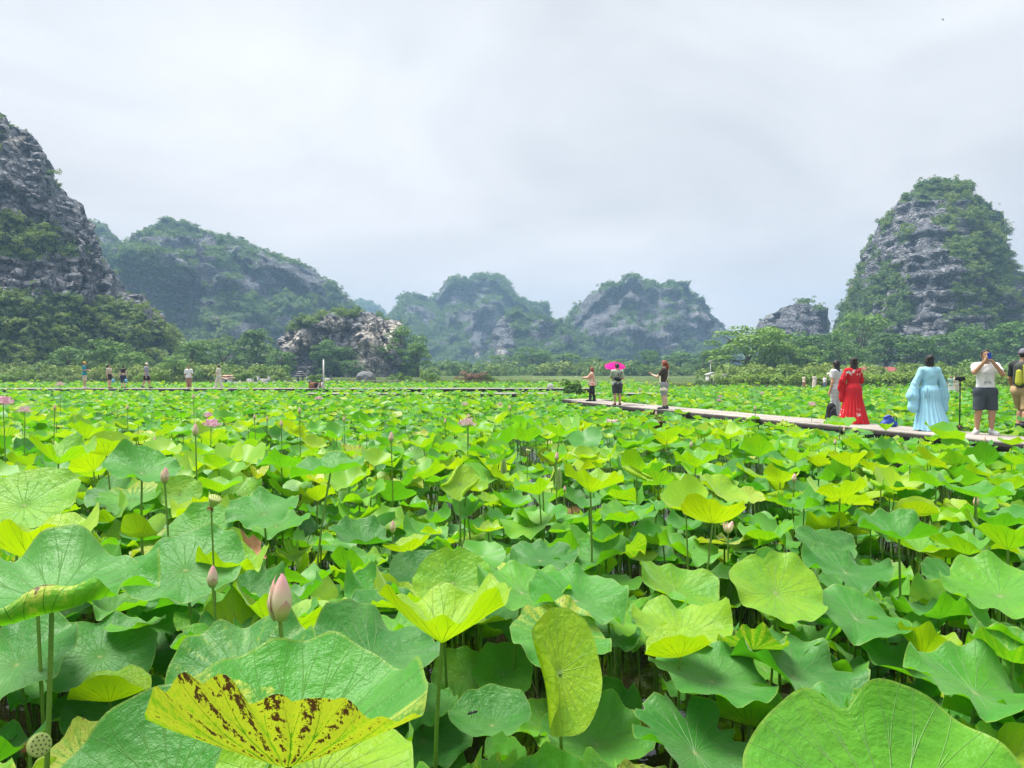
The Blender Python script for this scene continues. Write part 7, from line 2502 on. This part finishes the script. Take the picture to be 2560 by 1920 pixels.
def red_fn(T, g):
    x, y, z = T.sep(g)
    base = T.mix(T.noise(g, 5.0, 3.0), (0.46, 0.008, 0.014), (0.62, 0.016, 0.024))
    v = T.new('ShaderNodeTexVoronoi'); T.put(v.inputs['Vector'], T.vmath('ADD', g, T.vmath('SCALE', T.noise(g, 9.0, 2.0, out=1), 0.10))); v.inputs['Scale'].default_value = 11.0
    fl = T.smooth(v.outputs['Distance'], 0.44, 0.34)
    up = T.math('MULTIPLY', T.smooth(z, 1.22, 1.26), T.smooth(z, 1.40, 1.35))
    lo = T.math('MULTIPLY', T.smooth(z, 0.42, 0.30), T.smooth(T.noise(T.comb(T.math('MULTIPLY', x, 4.0), T.math('MULTIPLY', y, 4.0), 0.0), 1.4, 1.0), 0.47, 0.53))
    mk = T.math('MULTIPLY', fl, T.math('MAXIMUM', up, lo))
    return T.mix(mk, base, (0.72, 0.62, 0.58))


M_REDROBE = fabric('red_embroidered_robe', red_fn, 0.65)
M_BLUEROBE = fabric('pale_blue_robe', lambda T, g: T.mix(T.noise(g, 4.0, 3.0), (0.27, 0.58, 0.78), (0.40, 0.68, 0.83)), 0.7)
M_STRIPE = fabric('striped_grey_white', lambda T, g: T.mix(T.smooth(T.math('SINE', T.math('MULTIPLY', T.math('ADD', T.sep(g)[2], T.math('MULTIPLY', T.noise(g, 4.0, 1.0), 0.04)), 165.0)), 0.1, 0.5), (0.72, 0.72, 0.74), (0.30, 0.31, 0.36)))
M_WHITEP = plain('white_trousers', (0.68, 0.69, 0.72), 0.85, 0.08, 8)
FACEAWAY = R(180)
ft3 = feet_at(2132, 1059, WALK_Z)
person('woman in red embroidered robe seen from behind on the boardwalk', ft3, 1.67, FACEAWAY + R(8), dict(elR=(-0.155, -0.05, 0.655), wrR=(-0.115, -0.16, 0.735), elL=(0.165, -0.02, 0.650), wrL=(0.150, -0.06, 0.54), head=(-0.01, -0.012, 0.928)), SKIN_L, 0.0130, 1.04, True,
       clothes=[shirt(M_REDROBE, 0.555, 0.9, 0.016, 'robe_top', neckz=0.845), wide_sleeves(M_REDROBE, 0.120, 0.16), skirt(M_REDROBE, 0.615, 0.004, 0.098, 0.230, 24, sway=(0.02, 0.03), hip=0.132, amp=0.12), sash(M_REDROBE, 0.61, 0.012, False)], hair=hair_long(HAIR_D, 0.155, 0.042, bun=True, side=0.01))
ft4 = feet_at(2322, 1076, WALK_Z)
person('woman in pale blue robe with wide sleeves seen from behind', ft4, 1.69, FACEAWAY - R(4), dict(elR=(-0.175, 0.0, 0.62), wrR=(-0.190, -0.03, 0.45), elL=(0.185, 0.0, 0.62), wrL=(0.225, 0.02, 0.46), head=(-0.004, -0.02, 0.930)), SKIN_L, 0.0130, 1.06, True,
       clothes=[shirt(M_BLUEROBE, 0.550, 0.9, 0.018, 'robe_top', neckz=0.850), wide_sleeves(M_BLUEROBE, 0.150, 0.15), skirt(M_BLUEROBE, 0.605, 0.012, 0.100, 0.225, 22, sway=(-0.06, 0.05), amp=0.16, hip=0.135), sash(M_BLUEROBE, 0.60, 0.011, True), shoes(M_SOLE)],
       hair=hair_long(HAIR_D, 0.06, 0.040, 0.014, 0.03, bun=True))
ft5 = feet_at(2090, 1047, WALK_Z)
person('long-haired woman in grey and white stripes standing left of the red robe', ft5, 1.63, FACEAWAY + R(35), dict(elR=(-0.14, -0.02, 0.64), wrR=(-0.10, -0.13, 0.72)), SKIN, 0.0135, 1.0, True,
       clothes=[shirt(M_STRIPE, 0.44, 0.45, 0.016, 'dress_top'), bottoms(M_STRIPE, 1.85, 0.018, 0.56, 'trousers'), shoes(M_SOCK)], hair=hair_long(HAIR_B, 0.235, 0.050, 0.014, 0.050))

# 4. woman in brown T-shirt
M_BROWNT = plain('brown_tshirt', (0.050, 0.034, 0.026), 0.85, 0.2, 8)
M_GREYSH = plain('grey_cycling_shorts', (0.30, 0.30, 0.34), 0.85, 0.08, 8)
M_CREAM = plain('cream_canvas', (0.66, 0.60, 0.48), 0.85, 0.1, 8)
ft6 = feet_at(1661, 1023, WALK_Z)
F6 = R(180 + 62)
person('red-haired woman in brown T-shirt and grey shorts holding up a phone', ft6, 1.68, F6, dict(elL=(0.125, -0.115, 0.665), wrL=(0.080, -0.245, 0.715), handL=(0, -0.7, 0.7), curlL=0.9, elR=(-0.14, 0.01, 0.625), wrR=(-0.145, -0.02, 0.48), ankL=(0.040, -0.01, 0.045), ankR=(-0.040, 0.03, 0.045)), SKIN_L, 0.0135, 1.06, True,
       clothes=[shirt(M_BROWNT, 0.535, 0.55, 0.016), bottoms(M_GREYSH, 0.98, 0.012, 0.565, 'shorts'), shoes(M_SNEAK, M_SOLE, M_BLKT)], hair=hair_long(HAIR_R, 0.11, tail=True))
def world_of(foot, face, p):
    return np.array(Vector(foot) + Matrix.Rotation(face, 3, 'Z') @ Vector(p))
u6 = 1.68
pb = empty('phone', tuple(world_of(ft6, F6, (0.075 * u6, -0.285 * u6, 0.765 * u6))), F6)
obj('case', box_mesh('case', 0.075, 0.010, 0.15, 0.003), M_BLACK, pb)
m = MB(); m.box((0.0, 0.0065, 0), (0.066, 0.002, 0.138)); m.build('screen', M_GLASS, pb, False)
tag(pb, 'dark phone held out by the red-haired woman in brown', 'phone')
sb = empty('shoulder_bag', tuple(ft6), F6)
obj('bag', sdf_mesh([cone((0.155, 0.02, 0.40 * u6), (0.150, 0.02, 0.46 * u6), 0.075, 0.06, 0.9), cone((0.155, -0.06, 0.40 * u6), (0.155, 0.09, 0.40 * u6), 0.06, 0.06, 1)], 0.012, 0.03, None, 'bag'), M_CREAM, sb)
m = MB(); m.tube([(0.15, 0.05, 0.50 * u6), (0.10, 0.135, 0.62 * u6), (0.0, 0.14, 0.72 * u6), (-0.10, 0.085, 0.81 * u6), (-0.125, 0.0, 0.838 * u6), (-0.10, -0.085, 0.80 * u6), (0.0, -0.155, 0.70 * u6), (0.12, -0.12, 0.56 * u6), (0.15, 0.0, 0.50 * u6)], 0.020, 6); m.build('strap', M_CREAM, sb)
tag(sb, 'cream shoulder bag slung across the brown-shirted woman', 'bag')

# 5. man with pink umbrella
M_SAGE = plain('sage_tshirt', (0.36, 0.40, 0.33), 0.85, 0.08, 8)
M_CHAR = plain('charcoal_shorts', (0.050, 0.045, 0.055), 0.85, 0.15, 8)
M_PINK = plain('pink_canopy', (0.62, 0.010, 0.24), 0.55, 0.08, 3)
_t = NT(M_PINK.node_tree)
_tr2 = _t.new('ShaderNodeBsdfTranslucent'); _tr2.inputs[0].default_value = (0.85, 0.03, 0.36, 1)
_mx2 = _t.new('ShaderNodeMixShader'); _mx2.inputs[0].default_value = 0.55
_ou2 = [n for n in _t.n if n.type == 'OUTPUT_MATERIAL'][0]; _bs2 = [n for n in _t.n if n.type == 'BSDF_PRINCIPLED'][0]
_t.l.new(_bs2.outputs[0], _mx2.inputs[1]); _t.l.new(_tr2.outputs[0], _mx2.inputs[2]); _t.l.new(_mx2.outputs[0], _ou2.inputs['Surface'])
M_SAND = plain('sandal', (0.20, 0.11, 0.07), 0.7, 0.2, 20)
ft7 = feet_at(1543, 1013, WALK_Z)
u7 = 1.60
F7 = FACEAWAY + R(6)


def sage_extra(c):
    u = c['u']
    m = MB()
    for z in (0.775, 0.745, 0.715):
        m.box((0.0, 0.101 * u, z * u), (0.055, 0.012, 0.030))
    m.build('back_print', M_BEAM, c['root'], False)


person('man in sage T-shirt standing with his back turned under the pink umbrella', ft7, u7, F7, dict(elL=(0.14, -0.05, 0.66), wrL=(0.03, -0.19, 0.64), handL=(0, -0.3, 1), curlL=1.2, elR=(-0.15, -0.04, 0.65), wrR=(-0.10, -0.15, 0.60), curlR=0.8), SKIN, 0.0145, 1.06,
       clothes=[shirt(M_SAGE, 0.47, 0.75, 0.020), bottoms(M_CHAR, 0.98, 0.026, 0.555, 'shorts', straight=0.8), shoes(M_SAND)], hair=hair_short(HAIR_B, 0.014, 0.030), extra=sage_extra)
um = empty('umbrella', tuple(world_of(ft7, F7, (0.02 * u7, -0.20 * u7, 0.66 * u7))), F7)
TILT = Matrix.Rotation(R(20), 3, 'X') @ Matrix.Rotation(R(-7), 3, 'Y')
def U(p):
    return tuple(TILT @ Vector(p))
m = MB(); m.tube([U((0, 0, -0.10)), U((0, 0, 0.62))], 0.008, 8); m.build('shaft', M_METAL, um)
m = MB(); m.tube([U((0, 0, -0.16)), U((0, 0, -0.04))], 0.014, 8); m.build('handle', M_BLACK, um)
RAD, HT = 0.43, 0.17
for k in range(8):
    a0, a1 = k * math.pi / 4, (k + 1) * math.pi / 4
    V = []
    n_ = 7
    for i in range(n_):
        t = i / (n_ - 1)
        for j in range(5):
            s = j / 4
            a = a0 + (a1 - a0) * s
            sag = 1 - 0.10 * t * math.sin(math.pi * s)
            rr = RAD * t * sag
            V.append(U((rr * math.cos(a), rr * math.sin(a), 0.62 - HT * t ** 1.8 + 0.02 * t * math.sin(math.pi * s))))
    Q = [[i * 5 + j, (i + 1) * 5 + j, (i + 1) * 5 + j + 1, i * 5 + j + 1] for i in range(n_ - 1) for j in range(4)]
    obj('canopy_panel', mesh_np('canopy_panel', V, np.array(Q)), M_PINK, um)
    m = MB(); m.tube([U((RAD * t * math.cos(a0), RAD * t * math.sin(a0), 0.608 - HT * t ** 1.8)) for t in np.linspace(0.03, 1.0, 7)], 0.004, 5); m.build('rib', M_METAL, um)
tag(um, 'open pink umbrella tilted over the man in sage', 'umbrella')
bk = empty('sling_bag', tuple(ft7), F7)
obj('bag', sdf_mesh([cone((-0.03, 0.17, 0.62 * u7), (0.10, 0.165, 0.645 * u7), 0.085, 0.075, 0.75)], 0.012, 0.03, None, 'bag'), M_BLACK, bk)
m = MB(); m.tube([(-0.08, 0.165, 0.68 * u7), (-0.13, 0.10, 0.78 * u7), (-0.14, 0.0, 0.85 * u7), (-0.11, -0.10, 0.80 * u7)], 0.017, 6); m.build('strap', M_BLACK, bk)
m = MB(); m.tube([(0.15, 0.15, 0.66 * u7), (0.19, 0.06, 0.60 * u7), (0.17, -0.08, 0.56 * u7)], 0.014, 6); m.build('waist_strap', M_BLACK, bk)
tag(bk, 'black sling bag on the back of the man in sage', 'bag')

# 6. woman with selfie stick
M_FLOR = fabric('floral_blouse', f_floral((0.70, 0.56, 0.44), [(0.60, 0.045, 0.05), (0.62, 0.14, 0.04), (0.60, 0.07, 0.14), (0.70, 0.38, 0.12)], 15.0, 0.40))
M_BLKP = plain('black_trousers', (0.014, 0.014, 0.016), 0.8, 0.2, 8)
ft8 = feet_at(1480, 1003, WALK_Z)
u8 = 1.46
F8 = R(180 + 78)
person('red-haired woman in floral blouse and black trousers stretching out a selfie stick', ft8, u8, F8, dict(elL=(0.11, -0.11, 0.70), wrL=(0.07, -0.235, 0.690), handL=(0, -1, 0.1), curlL=1.0, elR=(-0.10, -0.09, 0.68), wrR=(-0.05, -0.22, 0.685), handR=(0, -1, 0.1), curlR=1.0, ankL=(0.045, -0.05, 0.045), ankR=(-0.045, 0.07, 0.045), kneeL=(0.045, -0.035, 0.275), kneeR=(-0.045, 0.03, 0.275)), SKIN_L, 0.0145, 1.02, True,
       clothes=[shirt(M_FLOR, 0.46, 1.0, 0.020, 'blouse', long=True, flare=0.12), bottoms(M_BLKP, 1.90, 0.014, 0.55, 'trousers'), shoes(M_BLKP)], hair=hair_long(HAIR_R, 0.15, 0.040, 0.012, 0.055),
       extra=lambda c: MB().tube([tuple(c['hd'](-0.046, -0.040, 0.008)), tuple(c['hd'](-0.02, -0.060, 0.008)), tuple(c['hd'](0.02, -0.060, 0.008)), tuple(c['hd'](0.046, -0.040, 0.008))], 0.016, 6).build('sunglasses', M_BLACK, c['root']))
ss = empty('selfie_stick', tuple(world_of(ft8, F8, (0.06 * u8, -0.275 * u8, 0.69 * u8))), F8)
m = MB(); m.tube([(0, 0.05, -0.01), (0, -0.06, 0.0)], 0.015, 8); m.build('grip', M_BLACK, ss)
m = MB(); m.tube([(0, -0.05, 0.0), (0, -0.40, 0.07)], 0.008, 6); m.build('rod', M_METAL, ss)
m = MB(); m.box((0, -0.42, 0.12), (0.08, 0.012, 0.13)); m.build('phone', M_BLACK, ss, False)
m = MB(); m.box((0, -0.405, 0.075), (0.05, 0.03, 0.03)); m.build('clamp', M_METAL, ss, False)
tag(ss, 'selfie stick with phone held by the floral-bloused woman', 'selfie stick')
hb = empty('handbag', tuple(ft8), F8)
obj('bag', sdf_mesh([cone((-0.03, 0.16, 0.50 * u8), (-0.03, 0.17, 0.60 * u8), 0.055, 0.045, 1.0)], 0.013, 0.03, None, 'bag'), M_CREAM, hb)
m = MB(); m.tube([(-0.03, 0.17, 0.62 * u8), (-0.07, 0.13, 0.50 * u8), (-0.05, 0.16, 0.42 * u8), (-0.03, 0.10, 0.45 * u8)], 0.016, 6); m.build('strap', M_BLACK, hb)
tag(hb, 'white and black handbag hanging behind the floral-bloused woman', 'bag')

# things on the deck --------------------------------------------------
g = feet_at(2078, 1050, WALK_Z)
bk = empty('backpack', tuple(g), R(10))
obj('bag', sdf_mesh([cone((0, 0, 0.12), (0, 0.0, 0.33), 0.16, 0.135, 0.62), cone((-0.12, 0, 0.06), (0.12, 0, 0.06), 0.06, 0.06, 1.2)], 0.012, 0.04, lambda X, Y, Z, D: np.maximum(D, 0.0 - Z), 'bag'), M_BLACK, bk)
obj('front_pocket', sdf_mesh([cone((0, -0.11, 0.10), (0, -0.10, 0.22), 0.10, 0.09, 0.5)], 0.012, 0.03, lambda X, Y, Z, D: np.maximum(D, 0.004 - Z), 'front_pocket'), M_BLACK, bk)
m = MB(); m.tube([(-0.08, 0.03, 0.44), (-0.06, 0.03, 0.51), (0.06, 0.03, 0.51), (0.08, 0.03, 0.44)], 0.012, 6); m.build('grab_handle', M_BLACK, bk)
m = MB(); m.box((0.03, -0.108, 0.335), (0.06, 0.008, 0.02)); m.build('badge', M_STRAP, bk, False)
tag(bk, 'black backpack standing on the boardwalk beside the striped woman', 'backpack')
M_NAVY = plain('blue_nylon', (0.020, 0.055, 0.36), 0.45, 0.2, 10, bump=0.02)
g = feet_at(2222, 1067, WALK_Z)
bb = empty('bag', tuple(g), R(-6))
obj('body', sdf_mesh([cone((-0.13, 0, 0.07), (0.13, 0, 0.07), 0.075, 0.075, 1.1), cone((-0.08, 0, 0.22), (0.08, 0, 0.22), 0.035, 0.035, 1.2), cone((0, 0, 0.08), (0, 0, 0.22), 0.10, 0.06, 0.9), cone((-0.05, 0, 0.1), (-0.03, 0, 0.2), 0.1, 0.07, 0.8), cone((0.05, 0, 0.1), (0.04, 0, 0.2), 0.1, 0.07, 0.8)], 0.012, 0.03, lambda X, Y, Z, D: np.maximum(D - wrinkle(X, Y, Z, 0.008, 22), 0.0 - Z), 'body'), M_NAVY, bb)
m = MB(); m.tube([(-0.10, -0.05, 0.22), (0.0, -0.045, 0.262), (0.10, -0.04, 0.25), (0.17, 0.0, 0.24), (0.19, 0.02, 0.12), (0.21, 0.03, 0.02)], 0.011, 6); m.build('strap', M_BLACK, bb)
m = MB(); m.box((0.06, -0.055, 0.225), (0.03, 0.02, 0.05)); m.build('buckle', M_STRAP, bb, False)
tag(bb, 'blue bag lying on the boardwalk between the red and blue robes', 'bag')
g = feet_at(2399, 1075, WALK_Z)
tp = empty('tripod', tuple(g), 0.3)
m = MB(); m.tube([(0, 0, 0.02), (0, 0, 1.12)], 0.014, 8); m.build('column', M_BLACK, tp)
for k in range(3):
    a = 0.5 + k * 2.094
    m = MB(); m.tube([(0.0, 0, 0.10), (0.14 * math.cos(a), 0.14 * math.sin(a), 0.06), (0.30 * math.cos(a), 0.30 * math.sin(a), 0.008)], 0.010, 6); m.build('leg', M_BLACK, tp)
m = MB(); m.tube([(0, 0, 0.0), (0, 0, 0.11)], 0.026, 8); m.build('collar', M_WOOD, tp)
m = MB(); m.tube([(0.03, 0, 1.02), (-0.03, 0, 1.05)], 0.012, 6); m.build('knob', M_BLACK, tp)
m = MB(); m.box((0, 0, 1.18), (0.25, 0.05, 0.085)); m.build('light_panel', M_BLACK, tp, False)
m = MB(); m.box((0, 0, 1.125), (0.06, 0.04, 0.03)); m.build('clamp', M_BLACK, tp, False)
tag(tp, 'black tripod with flat head standing between the blue robe and the photographing man', 'tripod')

# ------------------------------------------------------------------ strolling visitors on the far left boardwalk
ZL = 0.66
GR = 'visitors strolling on the far boardwalk'


def walker(px, py, h, face, label, pose, top=None, low=None, skin=SKIN, female=False, hair=None, cl=(), extra=None, d=50.4, z=ZL, group=GR, bulk=1.05):
    x = gx(px, d)
    return person(label, (x, d, z), h, face, pose, skin, 0.020, bulk, female, clothes=list(cl), hair=hair, group=group, extra=extra)


M_TEALS = fabric('teal_shirt', f_floral((0.03, 0.26, 0.30), [(0.03, 0.14, 0.22), (0.10, 0.36, 0.36)], 9.0, 0.3))
M_BEIGE = plain('beige_shorts', (0.56, 0.50, 0.38), 0.9, 0.1, 6)
M_YCAP = plain('yellow_cap', (0.60, 0.36, 0.04), 0.8, 0.1, 6)
M_PATT = fabric('patterned_shirt', f_floral((0.36, 0.38, 0.46), [(0.12, 0.13, 0.22), (0.55, 0.55, 0.58)], 14.0, 0.4))
M_BROWNP = plain('brown_trousers', (0.32, 0.185, 0.125), 0.9, 0.1, 6)
M_OFFW = plain('off_white_cotton', (0.62, 0.58, 0.50), 0.9, 0.08, 6)
M_NAVYL = plain('navy_leggings', (0.02, 0.035, 0.07), 0.8, 0.1, 6)
M_LBLUE = plain('light_blue_bag', (0.16, 0.45, 0.62), 0.7, 0.1, 6)
stride = dict(kneeL=(0.05, -0.09, 0.285), ankL=(0.05, -0.12, 0.050), kneeR=(-0.05, 0.03, 0.275), ankR=(-0.05, 0.14, 0.075))
stride2 = dict(kneeL=(0.05, 0.02, 0.275), ankL=(0.05, 0.10, 0.060), kneeR=(-0.05, -0.07, 0.280), ankR=(-0.05, -0.08, 0.046))
stand = dict(ankL=(0.05, 0.03, 0.045), ankR=(-0.05, -0.03, 0.045))
EAST = R(90)      # walking towards +x
walker(211, 0, 1.76, EAST + R(20), 'man in teal shirt, beige shorts and yellow cap on the far boardwalk', {**stand, 'elR': (-0.16, 0.0, 0.68), 'wrR': (-0.10, -0.14, 0.70), 'elL': (0.16, -0.03, 0.67), 'wrL': (0.08, -0.15, 0.66)}, cl=[shirt(M_TEALS, 0.47, 0.75, 0.022), bottoms(M_BEIGE, 0.98, 0.026, name='shorts', straight=0.8), cap(M_YCAP), shoes(M_SOLE)], hair=hair_short(HAIR_B, 0.006))
walker(273, 0, 1.58, EAST - R(10), 'bare-backed woman in black shorts on the far boardwalk', {**stand, 'wrL': (0.13, -0.10, 0.52)}, cl=[bottoms(M_BLKP, 0.7, 0.012, 0.60, 'shorts'), shirt(M_BEIGE, 0.66, 0.02, 0.008, 'top', neckz=0.80), shoes(M_SAND)], skin=SKIN_L, female=True, hair=hair_long(HAIR_D, 0.08, tail=True))
walker(308, 0, 1.52, FACEAWAY + R(10), 'woman in black bandeau top and navy leggings on the far boardwalk', {**stand, 'wrL': (0.15, -0.03, 0.48)}, cl=[bottoms(M_NAVYL, 1.2, 0.012, 0.58, 'leggings'), shirt(M_BLKP, 0.675, 0.0, 0.010, 'bandeau', neckz=0.775), shoes(M_SAND)], skin=SKIN_L, female=True, hair=hair_short(HAIR_B, 0.012, 0.035))
walker(366, 0, 1.68, EAST + R(5), 'man in patterned shirt, black shorts and pale cap striding on the far boardwalk', {**stride, 'wrL': (0.14, -0.06, 0.48), 'elL': (0.14, 0.0, 0.63)}, cl=[shirt(M_PATT, 0.48, 0.6, 0.022), bottoms(M_BLKP, 0.85, 0.024, name='shorts', straight=0.85), cap(M_OFFW), shoes(M_SNEAK)], hair=hair_short(HAIR_D, 0.006))
walker(472, 0, 1.48, R(10), 'man in loose white shirt and brown trousers on the far boardwalk', {**stand, 'elL': (0.16, -0.02, 0.66), 'wrL': (0.14, -0.08, 0.56), 'elR': (-0.17, 0, 0.66), 'wrR': (-0.16, -0.05, 0.55)}, cl=[shirt(M_WT, 0.47, 0.8, 0.030), bottoms(M_BROWNP, 1.9, 0.022, name='trousers', straight=0.85), shoes(M_SOLE)], skin=SKIN_D, hair=hair_short(HAIR_B, 0.010))
walker(547, 0, 1.55, -EAST, 'woman in cream outfit walking left on the far boardwalk', {**stride, 'wrL': (0.10, -0.16, 0.56), 'elL': (0.14, -0.02, 0.64)}, cl=[shirt(M_OFFW, 0.47, 0.7, 0.020, 'top'), bottoms(M_OFFW, 1.9, 0.018, name='trousers', straight=0.85), shoes(M_SOLE)], female=True, hair=hair_short(HAIR_B, 0.014, 0.035))
for px, lab in ((283, 'light blue shopping bag carried by the bare-backed woman'), (315, 'pale blue bag carried by the woman in navy leggings')):
    q = empty('carrier_bag', (gx(px, 50.1), 50.1, ZL + 0.50))
    m = MB(); m.box((0, 0, 0), (0.16, 0.08, 0.22), taper=0.9); m.build('pouch', M_LBLUE, q, False)
    m = MB(); m.tube([(-0.05, 0, 0.11), (0, 0, 0.20), (0.05, 0, 0.11)], 0.008, 5); m.build('handle', M_LBLUE, q)
    tag(q, lab, 'bag')

# ------------------------------------------------------------------ far right deck
G2 = 'photographers on the far deck'
walker(2036, 0, 1.05 * 1.05, R(150), 'woman in long cream dress on the far deck', {}, cl=[shirt(M_OFFW, 0.55, 0.5, 0.014, 'dress_top'), skirt(M_OFFW, 0.60, 0.10, 0.10, 0.15, 12, hip=0.13)], female=True, hair=hair_short(HAIR_D, 0.012, 0.03), d=58.0, z=0.42, group=G2)
walker(2010, 0, 1.05, R(100), 'person bending over in pale clothes on the far deck', {**stride2}, cl=[shirt(M_SKP if False else M_BEIGE, 0.48, 0.6, 0.018), bottoms(M_BROWNP, 1.9, 0.014, name='trousers')], hair=hair_short(HAIR_B, 0.010), d=58.2, z=0.42, group=G2)
walker(2062, 0, 0.98, R(-60), 'person in white top and blue jeans at the end of the far deck', {}, cl=[shirt(M_WT, 0.50, 0.6, 0.018), bottoms(plain('jeans', (0.10, 0.16, 0.24), 0.9, 0.1, 8), 1.9, 0.012, name='jeans'), shoes(M_SOLE)], hair=hair_short(HAIR_B, 0.010), d=57.6, z=0.42, group=G2)
walker(2391, 0, 1.20, R(20), 'person in pale trousers standing far off behind the tripod', {}, cl=[shirt(M_OFFW, 0.48, 0.6, 0.018), bottoms(M_OFFW, 1.9, 0.014, name='trousers', straight=0.85), shoes(M_SOLE)], hair=hair_short(HAIR_B, 0.010), d=44, z=0.42, group=G2)
walker(2378, 0, 1.15, R(-30), 'person in pale green wrap far off left of the tripod', {}, cl=[shirt(plain('green_wrap', (0.25, 0.42, 0.34), 0.9, 0.1, 6), 0.48, 0.6, 0.018), bottoms(M_WT, 1.9, 0.014, name='trousers', straight=0.85)], hair=hair_short(HAIR_B, 0.010), d=45, z=0.40, group=G2)
boardwalk('boardwalk', ((2330 - CX) / FPX * 46, 46.2), ((2440 - CX) / FPX * 46, 45.6), 2.6, 0.40, 6, 1.4, 'short far landing stage behind the tripod')
